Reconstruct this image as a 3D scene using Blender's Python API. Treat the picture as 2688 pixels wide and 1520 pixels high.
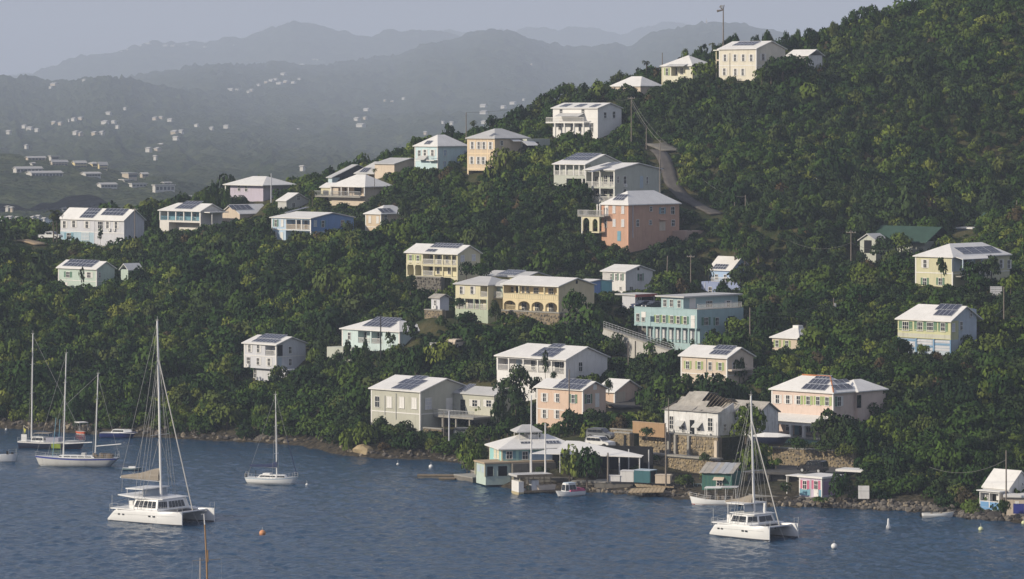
import bpy, math, random
import numpy as np
from mathutils import Vector, Matrix
random.seed(7)
rng = np.random.default_rng(7)
R = math.radians
for o in list(bpy.data.objects):
    bpy.data.objects.remove(o)
SC = bpy.context.scene
COL = SC.collection

# ------------------------------------------------------------------ camera, sky, sun, exposure
F, HZ, CX, CH = 10080.0, 280.0, 1344.0, 54.0      # focal length in photo pixels, horizon row, centre column, eye height (m)
cd = bpy.data.cameras.new('camera')
cam = bpy.data.objects.new('camera', cd)
COL.objects.link(cam)
cam.location = (0, 0, CH)
cam.rotation_euler = (R(90), 0, 0)
cd.sensor_width = 36.0
cd.lens = 135.0
cd.shift_y = -(760.0 - HZ) / 2688.0
cd.clip_start = 1.0
cd.clip_end = 60000.0
SC.camera = cam

SUN_EL = R(26)
SUN_AZ = math.atan2(-0.90, -0.40)                 # measured from +Y towards +X
sdir = Vector((math.sin(SUN_AZ) * math.cos(SUN_EL), math.cos(SUN_AZ) * math.cos(SUN_EL), math.sin(SUN_EL)))
w = bpy.data.worlds.new('World')
SC.world = w
w.use_nodes = True
nt = w.node_tree
bg = nt.nodes['Background']
sky = nt.nodes.new('ShaderNodeTexSky')
sky.sky_type = 'NISHITA'
sky.sun_disc = False
sky.sun_elevation = SUN_EL
sky.sun_rotation = SUN_AZ
sky.altitude = 50
sky.air_density = 1.2
sky.dust_density = 1.0
sky.ozone_density = 1.5
# thin high cloud veil over the whole sky, a little uneven
tcw = nt.nodes.new('ShaderNodeTexCoord'); mpw = nt.nodes.new('ShaderNodeMapping'); mpw.inputs['Scale'].default_value = (2.2, 2.2, 7.0)
nt.links.new(tcw.outputs['Generated'], mpw.inputs[0])
nsw = nt.nodes.new('ShaderNodeTexNoise'); nsw.inputs['Scale'].default_value = 1.6; nsw.inputs['Detail'].default_value = 5.0
nt.links.new(mpw.outputs[0], nsw.inputs['Vector'])
rpw = nt.nodes.new('ShaderNodeValToRGB')
rpw.color_ramp.elements[0].position, rpw.color_ramp.elements[0].color = 0.35, (3.4, 3.65, 4.9, 1)
rpw.color_ramp.elements[1].position, rpw.color_ramp.elements[1].color = 0.65, (4.4, 4.55, 5.6, 1)
nt.links.new(nsw.outputs[0], rpw.inputs[0])
mxw = nt.nodes.new('ShaderNodeMix'); mxw.data_type = 'RGBA'; mxw.inputs[0].default_value = 0.82
nt.links.new(sky.outputs[0], mxw.inputs[6]); nt.links.new(rpw.outputs[0], mxw.inputs[7])
nt.links.new(mxw.outputs[2], bg.inputs[0])
bg.inputs[1].default_value = 0.09
sl = bpy.data.lights.new('sun', 'SUN')
sl.energy = 4.3
sl.angle = R(0.5)
sl.color = (1.0, 0.89, 0.73)
sun = bpy.data.objects.new('sun', sl)
COL.objects.link(sun)
sun.rotation_euler = (-sdir).to_track_quat('-Z', 'Y').to_euler()
sun.location = (-300, 0, 300)
SC.view_settings.view_transform = 'Standard'
SC.view_settings.look = 'None'
SC.view_settings.exposure = 0.1
SC.view_settings.gamma = 1.0
SC.view_settings.use_curve_mapping = False
SC.cycles.max_bounces = 5
SC.cycles.diffuse_bounces = 2
SC.cycles.glossy_bounces = 2
SC.cycles.transmission_bounces = 2
SC.cycles.volume_bounces = 1
SC.cycles.transparent_max_bounces = 6

# ------------------------------------------------------------------ projection helpers
def P(px, py, Y):
    return Vector(((px - CX) / F * Y, Y, CH - (py - HZ) / F * Y))
def YW(py, z=0.0):                                   # distance of a point at height z seen at row py
    return (CH - z) * F / (py - HZ)
def PX(x, y, z):
    return CX + x / y * F, HZ - (z - CH) / y * F
K4 = 2569 / 600.0
K7 = 2569 / 360.0
cA, cB, cC, cD = (560, 420, K4), (0, 440, K4), (1000, 300, K4), (1400, 360, K4)
cE, cF, cG, cH = (1400, 0, 3.219), (2088, 540, K4), (2088, 780, K4), (1740, 840, K4)
cI, cJ, cK, cL = (1240, 860, K4), (1000, 600, K4), (1540, 660, K4), (600, 800, K4)
cM, cN, cO, cQ = (900, 940, K4), (1240, 1120, K7), (1640, 1000, K4), (2328, 1160, K7)
cP, cR, cT, cU = (1800, 1180, K4), (200, 1120, K4), (0, 1080, K7), (1560, 1180, K7)
cS = (0, 820, K4)
def z2s(c, x, y):
    return c[0] + x / c[2], c[1] + y / c[2]

# ------------------------------------------------------------------ materials
MATS = {}
def nmat(name):
    m = bpy.data.materials.new(name)
    m.use_nodes = True
    return m, m.node_tree, m.node_tree.nodes['Principled BSDF']
def node(t, kind, **kw):
    n = t.nodes.new(kind)
    for k, v in kw.items():
        if k.startswith('i_'):
            n.inputs[k[2:].replace('_', ' ')].default_value = v
        else:
            setattr(n, k, v)
    return n
def sc(c, k):
    return (min(1, c[0] * k), min(1, c[1] * k), min(1, c[2] * k), 1)
def mat(name, c, rough=0.7, var=0.08, scale=0.8, spec=0.3, streak=0.0, metal=0.0, bump=0.0, bscale=6.0, dirt=(0.12, 0.11, 0.09)):
    if name in MATS:
        return MATS[name]
    m, t, b = nmat(name)
    tc = node(t, 'ShaderNodeTexCoord')
    n1 = node(t, 'ShaderNodeTexNoise', i_Scale=scale, i_Detail=5.0, i_Roughness=0.65)
    t.links.new(tc.outputs['Object'], n1.inputs['Vector'])
    mx = node(t, 'ShaderNodeMix', data_type='RGBA')
    rp = node(t, 'ShaderNodeMapRange')
    rp.inputs[1].default_value, rp.inputs[2].default_value = 0.3, 0.7
    t.links.new(n1.outputs[0], rp.inputs[0])
    t.links.new(rp.outputs[0], mx.inputs[0])
    mx.inputs[6].default_value = sc(c, 1 - var)
    mx.inputs[7].default_value = sc(c, 1 + var)
    out = mx.outputs[2]
    if streak > 0:
        mp = node(t, 'ShaderNodeMapping')
        mp.inputs['Scale'].default_value = (1.6, 1.6, 0.22)
        t.links.new(tc.outputs['Object'], mp.inputs[0])
        n2 = node(t, 'ShaderNodeTexNoise', i_Scale=1.5, i_Detail=6.0, i_Roughness=0.7)
        t.links.new(mp.outputs[0], n2.inputs['Vector'])
        r2 = node(t, 'ShaderNodeMapRange')
        r2.inputs[1].default_value, r2.inputs[2].default_value = 0.52, 0.75
        r2.inputs[4].default_value = streak
        t.links.new(n2.outputs[0], r2.inputs[0])
        m2 = node(t, 'ShaderNodeMix', data_type='RGBA')
        t.links.new(r2.outputs[0], m2.inputs[0])
        t.links.new(out, m2.inputs[6])
        m2.inputs[7].default_value = (*dirt, 1)
        out = m2.outputs[2]
    t.links.new(out, b.inputs['Base Color'])
    b.inputs['Roughness'].default_value = rough
    b.inputs['Specular IOR Level'].default_value = spec
    b.inputs['Metallic'].default_value = metal
    if bump > 0:
        n3 = node(t, 'ShaderNodeTexNoise', i_Scale=bscale, i_Detail=4.0)
        t.links.new(tc.outputs['Object'], n3.inputs['Vector'])
        bp = node(t, 'ShaderNodeBump', i_Strength=bump, i_Distance=0.1)
        t.links.new(n3.outputs[0], bp.inputs['Height'])
        t.links.new(bp.outputs[0], b.inputs['Normal'])
    MATS[name] = m
    return m

def wallmat(name, c, streak=0.35, var=0.07):
    return mat(name, c, rough=0.85, var=var, scale=0.5, spec=0.15, streak=streak, dirt=(c[0] * .55, c[1] * .52, c[2] * .48), bump=0.15, bscale=3)
WHITE = mat('white_paint', (0.72, 0.71, 0.68), rough=0.55, var=0.05, streak=0.15, dirt=(.4, .38, .34))
ROOF = mat('white_roof', (0.70, 0.69, 0.66), rough=0.6, var=0.08, scale=0.35, streak=0.45, dirt=(.42, .40, .37))
ROOFG = mat('grey_roof', (0.48, 0.48, 0.47), rough=0.6, var=0.1, scale=0.4, streak=0.35, dirt=(.30, .29, .27))
ROOFR = mat('weathered_roof', (0.36, 0.34, 0.30), rough=0.75, var=0.22, scale=0.9, streak=0.7, dirt=(.17, .13, .09))
ROOFD = mat('dark_roof', (0.07, 0.075, 0.085), rough=0.6, var=0.15)
ROOFN = mat('green_roof', (0.03, 0.065, 0.045), rough=0.6, var=0.2)
GLASS = mat('window_glass', (0.018, 0.022, 0.026), rough=0.08, var=0.3, spec=0.6)
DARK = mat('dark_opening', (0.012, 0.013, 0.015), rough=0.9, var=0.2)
SOLAR = mat('solar_cell', (0.020, 0.024, 0.045), rough=0.22, var=0.2, spec=0.6)
SOLARF = mat('solar_frame', (0.42, 0.44, 0.48), rough=0.4, var=0.05)
SHG = mat('green_shutter', (0.09, 0.20, 0.13), var=0.15)
SHL = mat('pale_green_shutter', (0.32, 0.42, 0.16), var=0.12)
SHW = WHITE
SHB = mat('blue_shutter', (0.16, 0.32, 0.40), var=0.12)
SHP = mat('pink_shutter', (0.55, 0.13, 0.22), var=0.12)
CONC = mat('concrete', (0.30, 0.29, 0.26), rough=0.9, var=0.15, scale=0.7, streak=0.5, dirt=(.12, .11, .09), bump=.2)
CONCD = mat('stained_concrete', (0.16, 0.15, 0.13), rough=0.9, var=0.25, scale=0.6, streak=0.6, dirt=(.05, .05, .04), bump=.3)
WOOD = mat('weathered_wood', (0.19, 0.15, 0.10), rough=0.85, var=0.25, scale=2)
POLE = mat('pole_wood', (0.21, 0.18, 0.15), rough=0.85, var=0.2, scale=2)
STEEL = mat('galvanised_steel', (0.45, 0.46, 0.46), rough=0.4, var=0.08, metal=0.3)
ALU = mat('mast_aluminium', (0.74, 0.73, 0.70), rough=0.4, var=0.04, spec=.5)
WIRE = mat('cable', (0.14, 0.14, 0.13), rough=0.6)
ROPE = mat('rigging_wire', (0.32, 0.32, 0.31), rough=0.5)
ASPH = mat('asphalt', (0.075, 0.073, 0.07), rough=0.9, var=0.25, scale=0.3, bump=.2)
BARK = mat('bark', (0.11, 0.09, 0.07), rough=0.95, var=0.3, scale=3)
GEL = mat('white_gelcoat', (0.76, 0.76, 0.74), rough=0.25, var=0.03, spec=.5, streak=.12, dirt=(.5, .49, .44))
NAVY = mat('navy_hull', (0.018, 0.024, 0.05), rough=0.3, var=0.1, spec=.5)
BLUEH = mat('blue_hull', (0.02, 0.03, 0.13), rough=0.3, var=0.1, spec=.5)
ANTIF = mat('boot_stripe', (0.03, 0.035, 0.05), rough=0.6)
REDB = mat('red_bottom', (0.30, 0.06, 0.04), rough=0.7, var=.15)
CANV = mat('tan_canvas', (0.25, 0.22, 0.18), rough=0.9, var=0.15, scale=2, bump=.4, bscale=4)
NAVYC = mat('navy_canvas', (0.025, 0.035, 0.085), rough=0.9, var=0.2, scale=2)
ORANGE = mat('orange_paint', (0.62, 0.12, 0.05), rough=0.5, var=.1)
TYRE = mat('tyre_rubber', (0.02, 0.02, 0.02), rough=0.9)

# ------------------------------------------------------------------ mesh builder
class MB:
    def __init__(s):
        s.v, s.f, s.m = [], [], []
    def add(s, vs, fs, mi=0):
        n = len(s.v)
        s.v += [tuple(p) for p in vs]
        s.f += [tuple(i + n for i in q) for q in fs]
        s.m += [mi] * len(fs)
        return s
    def box(s, x0, x1, y0, y1, z0, z1, mi=0):
        if x0 > x1: x0, x1 = x1, x0
        if y0 > y1: y0, y1 = y1, y0
        if z0 > z1: z0, z1 = z1, z0
        v = [(x0, y0, z0), (x1, y0, z0), (x1, y1, z0), (x0, y1, z0), (x0, y0, z1), (x1, y0, z1), (x1, y1, z1), (x0, y1, z1)]
        return s.add(v, [(0, 3, 2, 1), (4, 5, 6, 7), (0, 1, 5, 4), (1, 2, 6, 5), (2, 3, 7, 6), (3, 0, 4, 7)], mi)
    def prism(s, pts, d, mi=0):                       # polygon (3-D points) extruded by vector d
        n = len(pts)
        a = [Vector(p) for p in pts]
        b = [p + Vector(d) for p in a]
        fs = [tuple(range(n)), tuple(range(2 * n - 1, n - 1, -1))]
        fs += [(i, n + i, n + (i + 1) % n, (i + 1) % n) for i in range(n)]
        return s.add(a + b, fs, mi)
    def tube(s, p, q, r, n=6, r2=None, mi=0):
        p, q = Vector(p), Vector(q)
        r2 = r if r2 is None else r2
        d = (q - p)
        if d.length < 1e-6: return s
        d.normalize()
        a = d.orthogonal().normalized()
        b = d.cross(a)
        vs = []
        for c, rr in ((p, r), (q, r2)):
            for i in range(n):
                t = 2 * math.pi * i / n
                vs.append(c + a * (rr * math.cos(t)) + b * (rr * math.sin(t)))
        fs = [(i, (i + 1) % n, n + (i + 1) % n, n + i) for i in range(n)] + [tuple(range(n - 1, -1, -1)), tuple(range(n, 2 * n))]
        return s.add(vs, fs, mi)
    def loft(s, secs, mi=0, cap=True, closed=False):
        n = len(secs[0])
        vs = [p for sec in secs for p in sec]
        fs = []
        for k in range(len(secs) - 1):
            for i in range(n if closed else n - 1):
                j = (i + 1) % n
                fs.append((k * n + i, k * n + j, (k + 1) * n + j, (k + 1) * n + i))
        if cap:
            fs.append(tuple(range(n - 1, -1, -1)))
            fs.append(tuple(range((len(secs) - 1) * n, len(secs) * n)))
        return s.add(vs, fs, mi)
    def mesh(s, name, mats, smooth=False):
        me = bpy.data.meshes.new(name)
        me.from_pydata(s.v, [], s.f)
        for m in (mats if isinstance(mats, (list, tuple)) else [mats]):
            me.materials.append(m)
        if any(s.m):
            me.polygons.foreach_set('material_index', s.m)
        if smooth:
            me.polygons.foreach_set('use_smooth', [True] * len(s.f))
        me.update()
        return me
    def build(s, name, mats, parent=None, smooth=False, **kw):
        return put(name, s.mesh(name, mats, smooth), parent, **kw)

def put(name, me, parent=None, loc=(0, 0, 0), rot=(0, 0, 0), scale=(1, 1, 1), label=None, cat=None, group=None, kind=None):
    o = bpy.data.objects.new(name, me)
    COL.objects.link(o)
    o.parent = parent
    o.location, o.rotation_euler, o.scale = loc, rot, scale
    return tag(o, label, cat, group, kind)
def tag(o, label=None, cat=None, group=None, kind=None):
    if label: o['label'] = label
    if cat: o['category'] = cat
    if group: o['group'] = group
    if kind: o['kind'] = kind
    return o
def empty(name, loc, rz=0.0, label=None, cat=None, group=None):
    o = bpy.data.objects.new(name, None)
    o.empty_display_size = 0.5
    COL.objects.link(o)
    o.location = loc
    o.rotation_euler = (0, 0, rz)
    return tag(o, label, cat, group)
def dup(root, loc=None, rz=None, label=None):
    c = root.copy(); COL.objects.link(c)
    if loc is not None: c.location = loc
    if rz is not None: c.rotation_euler = (0, 0, rz)
    if label: c['label'] = label
    for ch in list(root.children):
        d = ch.copy(); COL.objects.link(d); d.parent = c
        for g in list(ch.children):
            e = g.copy(); COL.objects.link(e); e.parent = d
    return c

# smooth value noise
def vnoise(x, y, seed=0):
    r = np.random.default_rng(seed)
    tab = r.random((256, 256))
    xi, yi = np.floor(x).astype(int), np.floor(y).astype(int)
    fx, fy = x - xi, y - yi
    fx, fy = fx * fx * (3 - 2 * fx), fy * fy * (3 - 2 * fy)
    a, b = tab[xi % 256, yi % 256], tab[(xi + 1) % 256, yi % 256]
    c, d = tab[xi % 256, (yi + 1) % 256], tab[(xi + 1) % 256, (yi + 1) % 256]
    return (a * (1 - fx) + b * fx) * (1 - fy) + (c * (1 - fx) + d * fx) * fy
def fbm(x, y, o=4, seed=0):
    s, a, k = 0.0, 0.5, 1.0
    for i in range(o):
        s = s + a * vnoise(x * k + 13.7 * i, y * k + 7.1 * i, seed + i)
        a *= 0.5; k *= 2.03
    return s
def sheet(name, X, Yg, Z, m, smooth=True, **kw):          # grid mesh from 2-D arrays
    nr, nc = X.shape
    me = bpy.data.meshes.new(name)
    v = np.stack([X, Yg, Z], -1).reshape(-1, 3)
    me.vertices.add(len(v)); me.vertices.foreach_set('co', v.ravel().astype(np.float32))
    i = np.arange((nr - 1) * (nc - 1)); r_, c_ = i // (nc - 1), i % (nc - 1)
    q = np.stack([r_ * nc + c_, r_ * nc + c_ + 1, (r_ + 1) * nc + c_ + 1, (r_ + 1) * nc + c_], -1)
    me.loops.add(q.size); me.polygons.add(len(q))
    me.loops.foreach_set('vertex_index', q.ravel().astype(np.int32))
    me.polygons.foreach_set('loop_start', np.arange(0, q.size, 4, dtype=np.int32))
    me.polygons.foreach_set('use_smooth', np.full(len(q), smooth))
    me.update(calc_edges=True)
    me.materials.append(m)
    return put(name, me, **kw)
CLEAR = []                                            # (x0,y0,x1,y1,Y): image windows trees nearer than Y must not cover
FOOT = []                                             # (cx,cy,half_x,half_y,angle): footprints
GP = []                                               # ground control points
NEARN = []                                            # (px,py,short description) used for tree labels
# ------------------------------------------------------------------ buildings
MESHC = {}
def cached(key, fn):
    if key not in MESHC:
        MESHC[key] = fn()
    return MESHC[key]
def win_frame(w, h, cols, rows):
    def fn():
        m = MB(); t = 0.075
        m.box(-w/2, -w/2 + t, -.07, .0, -h/2, h/2).box(w/2 - t, w/2, -.07, .0, -h/2, h/2)
        m.box(-w/2 + t, w/2 - t, -.07, .0, h/2 - t, h/2)
        m.box(-w/2 - .06, w/2 + .06, -.13, .0, -h/2 - .07, -h/2)
        for i in range(1, cols):
            x = -w/2 + w * i / cols
            m.box(x - .025, x + .025, -.055, -.01, -h/2, h/2 - t)
        for j in range(1, rows):
            z = -h/2 + h * j / rows
            m.box(-w/2 + t, w/2 - t, -.05, -.012, z - .03, z + .03)
        return m.mesh('window', WHITE)
    return cached(('wf', w, h, cols, rows), fn)
def win_pane(w, h, m_):
    def fn():
        return MB().box(-w/2 + .06, w/2 - .06, -.030, -.004, -h/2 + .01, h/2 - .06).mesh('pane', m_)
    return cached(('wp', w, h, m_.name), fn)
def shutter_mesh(w, h, m_):
    def fn():
        m = MB()
        m.box(-w/2, -w/2 + .05, -.05, 0, -h/2, h/2).box(w/2 - .05, w/2, -.05, 0, -h/2, h/2)
        m.box(-w/2 + .05, w/2 - .05, -.05, 0, h/2 - .06, h/2).box(-w/2 + .05, w/2 - .05, -.05, 0, -h/2, -h/2 + .06)
        n = 6
        for i in range(n):
            z = -h/2 + .06 + (h - .12) * (i + .5) / n
            m.box(-w/2 + .05, w/2 - .05, -.035, -.008, z - .38 * (h - .12) / n, z + .38 * (h - .12) / n)
        return m.mesh('shutter', m_)
    return cached(('sh', w, h, m_.name), fn)
def solar_mesh(a, b):
    def fn():
        m = MB()
        m.box(0.03, a - .03, .03, b - .03, .02, .075, 0)
        t = .035
        m.box(0.01, a - .01, .01, .01 + t, .02, .09, 1).box(0.01, a - .01, b - .01 - t, b - .01, .02, .09, 1)
        m.box(0.01, .01 + t, .01 + t, b - .01 - t, .02, .09, 1).box(a - .01 - t, a - .01, .01 + t, b - .01 - t, .02, .09, 1)
        for i in (1, 2):
            m.box(a * i / 3 - .008, a * i / 3 + .008, .045, b - .045, .076, .079, 1)
        return m.mesh('solar_panel', [SOLAR, SOLARF])
    return cached(('so', a, b), fn)
def roof_shell(x0, x1, y0, y1, ze, rise, ridge='x', hl=0, hr=0, ov=.35, t=.16, ovg=None):
    """hip or gable roof; hl / hr are the hip lengths at the low / high end of the ridge (0 = gable)"""
    og = ov if ovg is None else ovg
    if ridge == 'y':
        a0, a1, b0, b1 = y0, y1, x0, x1
    else:
        a0, a1, b0, b1 = x0, x1, y0, y1
    bm = (b0 + b1) / 2
    p = rise / ((b1 - b0) / 2)
    zE = ze - ov * p
    oa0 = ov if hl else og
    oa1 = ov if hr else og
    pts = [(a0 - oa0, b0 - ov, zE), (a1 + oa1, b0 - ov, zE), (a1 + oa1, b1 + ov, zE), (a0 - oa0, b1 + ov, zE),
           (a0 + hl if hl else a0 - og, bm, ze + rise), (a1 - hr if hr else a1 + og, bm, ze + rise)]
    f = [(0, 1, 5, 4), (2, 3, 4, 5), (0, 1, 7, 6), (2, 3, 9, 8)]
    f += [(3, 0, 4), (3, 0, 6, 9)] if hl else [(3, 4, 10, 9), (4, 0, 6, 10)]
    f += [(1, 2, 5), (1, 2, 8, 7)] if hr else [(1, 5, 11, 7), (5, 2, 8, 11)]
    f += [(6, 7, 11, 10), (8, 9, 10, 11)]
    if hl: f.append((9, 6, 10))
    if hr: f.append((7, 8, 11))
    pts = pts + [(a, b, z - t) for a, b, z in pts]
    if ridge == 'y':
        pts = [(b, a, z) for a, b, z in pts]
    return pts, f
def fix_normals(me):
    import bmesh
    bm = bmesh.new(); bm.from_mesh(me)
    bmesh.ops.recalc_face_normals(bm, faces=bm.faces)
    bm.to_mesh(me); bm.free(); me.update()

class Site:
    def __init__(s, name, label, cat, c, n, Y, th=44, group=None):
        s.c, s.n0 = c, n
        px, py = z2s(c, *n)
        s.Y, s.th = Y, R(th)
        s.loc = P(px, py, Y)
        s.u = Vector((math.cos(s.th), -math.sin(s.th), 0)); s.v = Vector((math.sin(s.th), math.cos(s.th), 0))
        s.root = empty(name, s.loc, -s.th, label, cat, group)
    def ray(s, zx, zy):
        px, py = z2s(s.c, zx, zy)
        return Vector(((px - CX) / F, 1, -(py - HZ) / F))
    def loc3(s, p):
        d = p - s.loc
        return Vector((d.dot(s.u), d.dot(s.v), d.z))
    def hit(s, zx, zy, n, k):                          # local plane n . p = k
        d = s.ray(zx, zy)
        o = s.loc3(Vector((0, 0, CH)))
        dl = Vector((d.dot(s.u), d.dot(s.v), d.z))
        n = Vector(n)
        return o + dl * ((k - n.dot(o)) / n.dot(dl))
    def Fp(s, zx, zy=None, c=0.0):                     # front plane y = c
        return s.hit(zx, s.n0[1] if zy is None else zy, (0, 1, 0), c)
    def Sp(s, zx, zy=None, c=0.0):                     # side plane x = c
        return s.hit(zx, s.n0[1] if zy is None else zy, (1, 0, 0), c)
    def fx(s, zx, c=0.0): return s.Fp(zx, None, c).x
    def fz(s, zx, zy, c=0.0): return s.Fp(zx, zy, c).z
    def sy(s, zx, c=0.0): return s.Sp(zx, None, c).y
    def sz(s, zx, zy, c=0.0): return s.Sp(zx, zy, c).z
    def world(s, x, y, z=0):
        return s.loc + s.u * x + s.v * y + Vector((0, 0, z))

class House(Site):
    def __init__(s, name, label, c, n, l, e, Y, wall, b=None, D=None, th=44, apex=None, rise=None, roof='g', roofmat=None,
                 hl=0, hr=0, ridge='x', ov=.35, cat='house', found=4.0, gdrop=1.0, dep=1.8, clear=None, short=None, trim=True, zt=.16, bands=()):
        super().__init__(name, label, cat, c, n, Y, th)
        s.wallm, s.dep = wall, dep
        s.L = -s.fx(l)
        s.D = D if D else s.sy(b)
        s.ze = s.fz(n[0], e)
        s.roofm = roofmat or ROOF
        s.ridge, s.hl, s.hr, s.ov, s.found = ridge, hl, hr, ov, found
        s.kind = roof
        s.holes, s.extra, s.trims, s.zt = [], [], [], zt
        if rise is None and apex is not None:
            yy = s.D / 2 if ridge == 'x' else 0
            xx = 0 if ridge == 'x' else -s.L / 2
            if roof == 'h':
                xx, yy = -s.L / 2, s.D / 2
            rise = s.zat(apex, xx, yy) - s.ze - zt
        s.rise = rise or 0
        s.roof_o = None
        top = z2s(c, 0, min(apex[1] if apex else e, e))[1]
        bx = z2s(c, b if b else n[0] + (n[0] - l) * .5, 0)[0]
        nx, ny = z2s(c, *n); lx, _ = z2s(c, l, 0); _, ey = z2s(c, 0, e)
        if clear is None:
            CLEAR.append((lx - 3, top - 4, nx + 2, ny - 8, Y + 1))
            CLEAR.append((nx, top - 4, nx + (bx - nx) * .9, ey + (ny - ey) * .55, Y + 4))
        else:
            for q in clear:
                a, b_ = z2s(c, q[0], q[1]), z2s(c, q[2], q[3])
                CLEAR.append((a[0], a[1], b_[0], b_[1], Y + 2))
        w0 = s.world(-s.L / 2, s.D / 2)
        FOOT.append((w0.x, w0.y, s.L / 2 + .6, s.D / 2 + .6, s.th))
        for (x, y) in ((0, -.5), (-s.L, -.5)):
            g = s.world(x, y, -gdrop); GP.append((g.x, g.y, g.z))
        NEARN.append(((lx + nx) / 2, ny, short or label))
    def zat(s, zp, x, y):                             # height at local (x, y) seen at zoom row
        p = s.world(x, y)
        _, py = z2s(s.c, *zp)
        return CH - (py - HZ) / F * p.y - s.loc.z
    def hole(s, x0, x1, z0, z1): s.holes.append((min(x0, x1), max(x0, x1), min(z0, z1), max(z0, z1))); return s
    def holepx(s, zx0, zx1, zyt, zyb):                # recess by zoom pixels (rows measured at its right edge)
        s.hole(s.fx(zx0), s.fx(zx1), s.fz(zx1, zyb), s.fz(zx1, zyt)); return s
    def block(s, x0, x1, y0, y1, z0, z1, m=None, name='wall'):
        s.extra.append((x0, x1, y0, y1, z0, z1, m or s.wallm, name)); return s
    def finish(s, mainwall=True):
        bym = {}
        def w(m, name='wall'):
            return bym.setdefault((m.name, name), (m, name, MB()))[2]
        if mainwall:
            b = w(s.wallm)
            z0 = -s.found
            if s.holes:
                b.box(-s.L, 0, s.dep, s.D, z0, s.ze)
                xs = sorted({-s.L, 0.0} | {round(max(-s.L, h[0]), 3) for h in s.holes} | {round(min(0, h[1]), 3) for h in s.holes})
                zs = sorted({z0, s.ze} | {round(h[2], 3) for h in s.holes} | {round(min(h[3], s.ze), 3) for h in s.holes})
                for j in range(len(zs) - 1):
                    run = None
                    for i in range(len(xs) - 1):
                        xm, zm = (xs[i] + xs[i + 1]) / 2, (zs[j] + zs[j + 1]) / 2
                        solid = not any(h[0] - .01 < xm < h[1] + .01 and h[2] < zm < h[3] for h in s.holes)
                        if solid:
                            b.box(xs[i], xs[i + 1], 0, s.dep, zs[j], zs[j + 1])
            else:
                b.box(-s.L, 0, 0, s.D, z0, s.ze)
            if s.rise and s.kind in 'g':
                zr = s.ze + s.rise - .1
                if s.ridge == 'x':
                    b.prism([(-s.L + s.hl, .1, s.ze), (-s.L + s.hl, s.D - .1, s.ze), (-s.L + s.hl, s.D / 2, zr)], (s.L - s.hl - s.hr, 0, 0))
                else:
                    b.prism([(-s.L + .1, s.hl, s.ze), (-.1, s.hl, s.ze), (-s.L / 2, s.hl, zr)], (0, s.D - s.hl - s.hr, 0))
        for x0, x1, y0, y1, z0, z1, m, name in s.extra:
            w(m, name).box(x0, x1, y0, y1, z0, z1)
        for m, name, b in bym.values():
            b.build(name, m, s.root)
        if s.kind in 'gh' and s.rise:
            v, f = roof_shell(-s.L, 0, 0, s.D, s.ze + s.zt + .01, s.rise, s.ridge, s.hl, s.hr, s.ov, s.zt)
            s.roof_o = MB().add(v, f).build('roof', s.roofm, s.root)
            fix_normals(s.roof_o.data)
        elif s.kind == 'f':
            s.roof_o = MB().box(-s.L - s.ov, s.ov, -s.ov, s.D + s.ov, s.ze + .004, s.ze + .28).build('roof', s.roofm, s.root)
        return s
    def addroof(s, x0, x1, y0, y1, ze, rise, ridge='x', hl=0, hr=0, ov=.3, m=None, gable=None):
        v, f = roof_shell(x0, x1, y0, y1, ze + .17, rise, ridge, hl, hr, ov, .15)
        o = MB().add(v, f).build('roof', m or s.roofm, s.root); fix_normals(o.data)
        if gable:
            b = MB()
            if ridge == 'x':
                b.prism([(x0 + hl, y0 + .1, ze), (x0 + hl, y1 - .1, ze), (x0 + hl, (y0 + y1) / 2, ze + rise - .1)], (x1 - x0 - hl - hr, 0, 0))
            else:
                b.prism([(x0 + .1, y0 + hl, ze), (x1 - .1, y0 + hl, ze), ((x0 + x1) / 2, y0 + hl, ze + rise - .1)], (0, y1 - y0 - hl - hr, 0))
            b.build('gable', gable, s.root)
        return o
    def slab(s, x0, x1, y0, y1, z0, z1, m=None, name='slab'):
        return MB().box(x0, x1, y0, y1, z0, z1).build(name, m or WHITE, s.root)
    def _win(s, loc, rz, w, h, sh, cols, rows, pane, name='window'):
        o = put(name, win_frame(w, h, cols, rows), s.root, loc, (0, 0, rz))
        put('pane', win_pane(w, h, pane), o)
        if sh:
            if not isinstance(sh, (list, tuple)): sh = (sh, sh)
            sw = round(w * .5, 2)
            for k, m in zip((-1, 1), sh):
                if m: put('shutter', shutter_mesh(sw, h, m), o, (k * (w / 2 + sw / 2 + .01), 0, 0))
        return o
    def wf(s, pts, w=.9, h=1.35, sh=None, c=0.0, cols=2, rows=2, pane=None):
        for x, y in pts:
            q = s.Fp(x, y, c); s._win((q.x, c - .005, q.z), 0, w, h, sh, cols, rows, pane or GLASS)
        return s
    def ws(s, pts, w=.9, h=1.35, sh=None, c=0.0, cols=2, rows=2, pane=None):
        for x, y in pts:
            q = s.Sp(x, y, c); s._win((c + .005, q.y, q.z), R(90), w, h, sh, cols, rows, pane or GLASS)
        return s
    def door(s, x, y, w=.95, h=2.05, m=None, side=False, c=0.0):
        q = s.Sp(x, y, c) if side else s.Fp(x, y, c)
        o = put('door', cached(('dr', w, h, (m or WHITE).name), lambda: MB().box(-w/2, w/2, -.05, 0, -h/2, h/2).box(-w/2 + .12, w/2 - .12, -.065, -.051, .1, h/2 - .15).box(-w/2 + .12, w/2 - .12, -.065, -.051, -h/2 + .15, -.05).mesh('door', m or WHITE)),
                s.root, (c + .004, q.y, q.z) if side else (q.x, c - .004, q.z), (0, 0, R(90) if side else 0))
        put('handle', cached('hdl', lambda: MB().box(-.03, .03, -.12, -.066, -.06, .06).mesh('handle', STEEL)), o, (w * .36, 0, 0))
        return s
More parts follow.
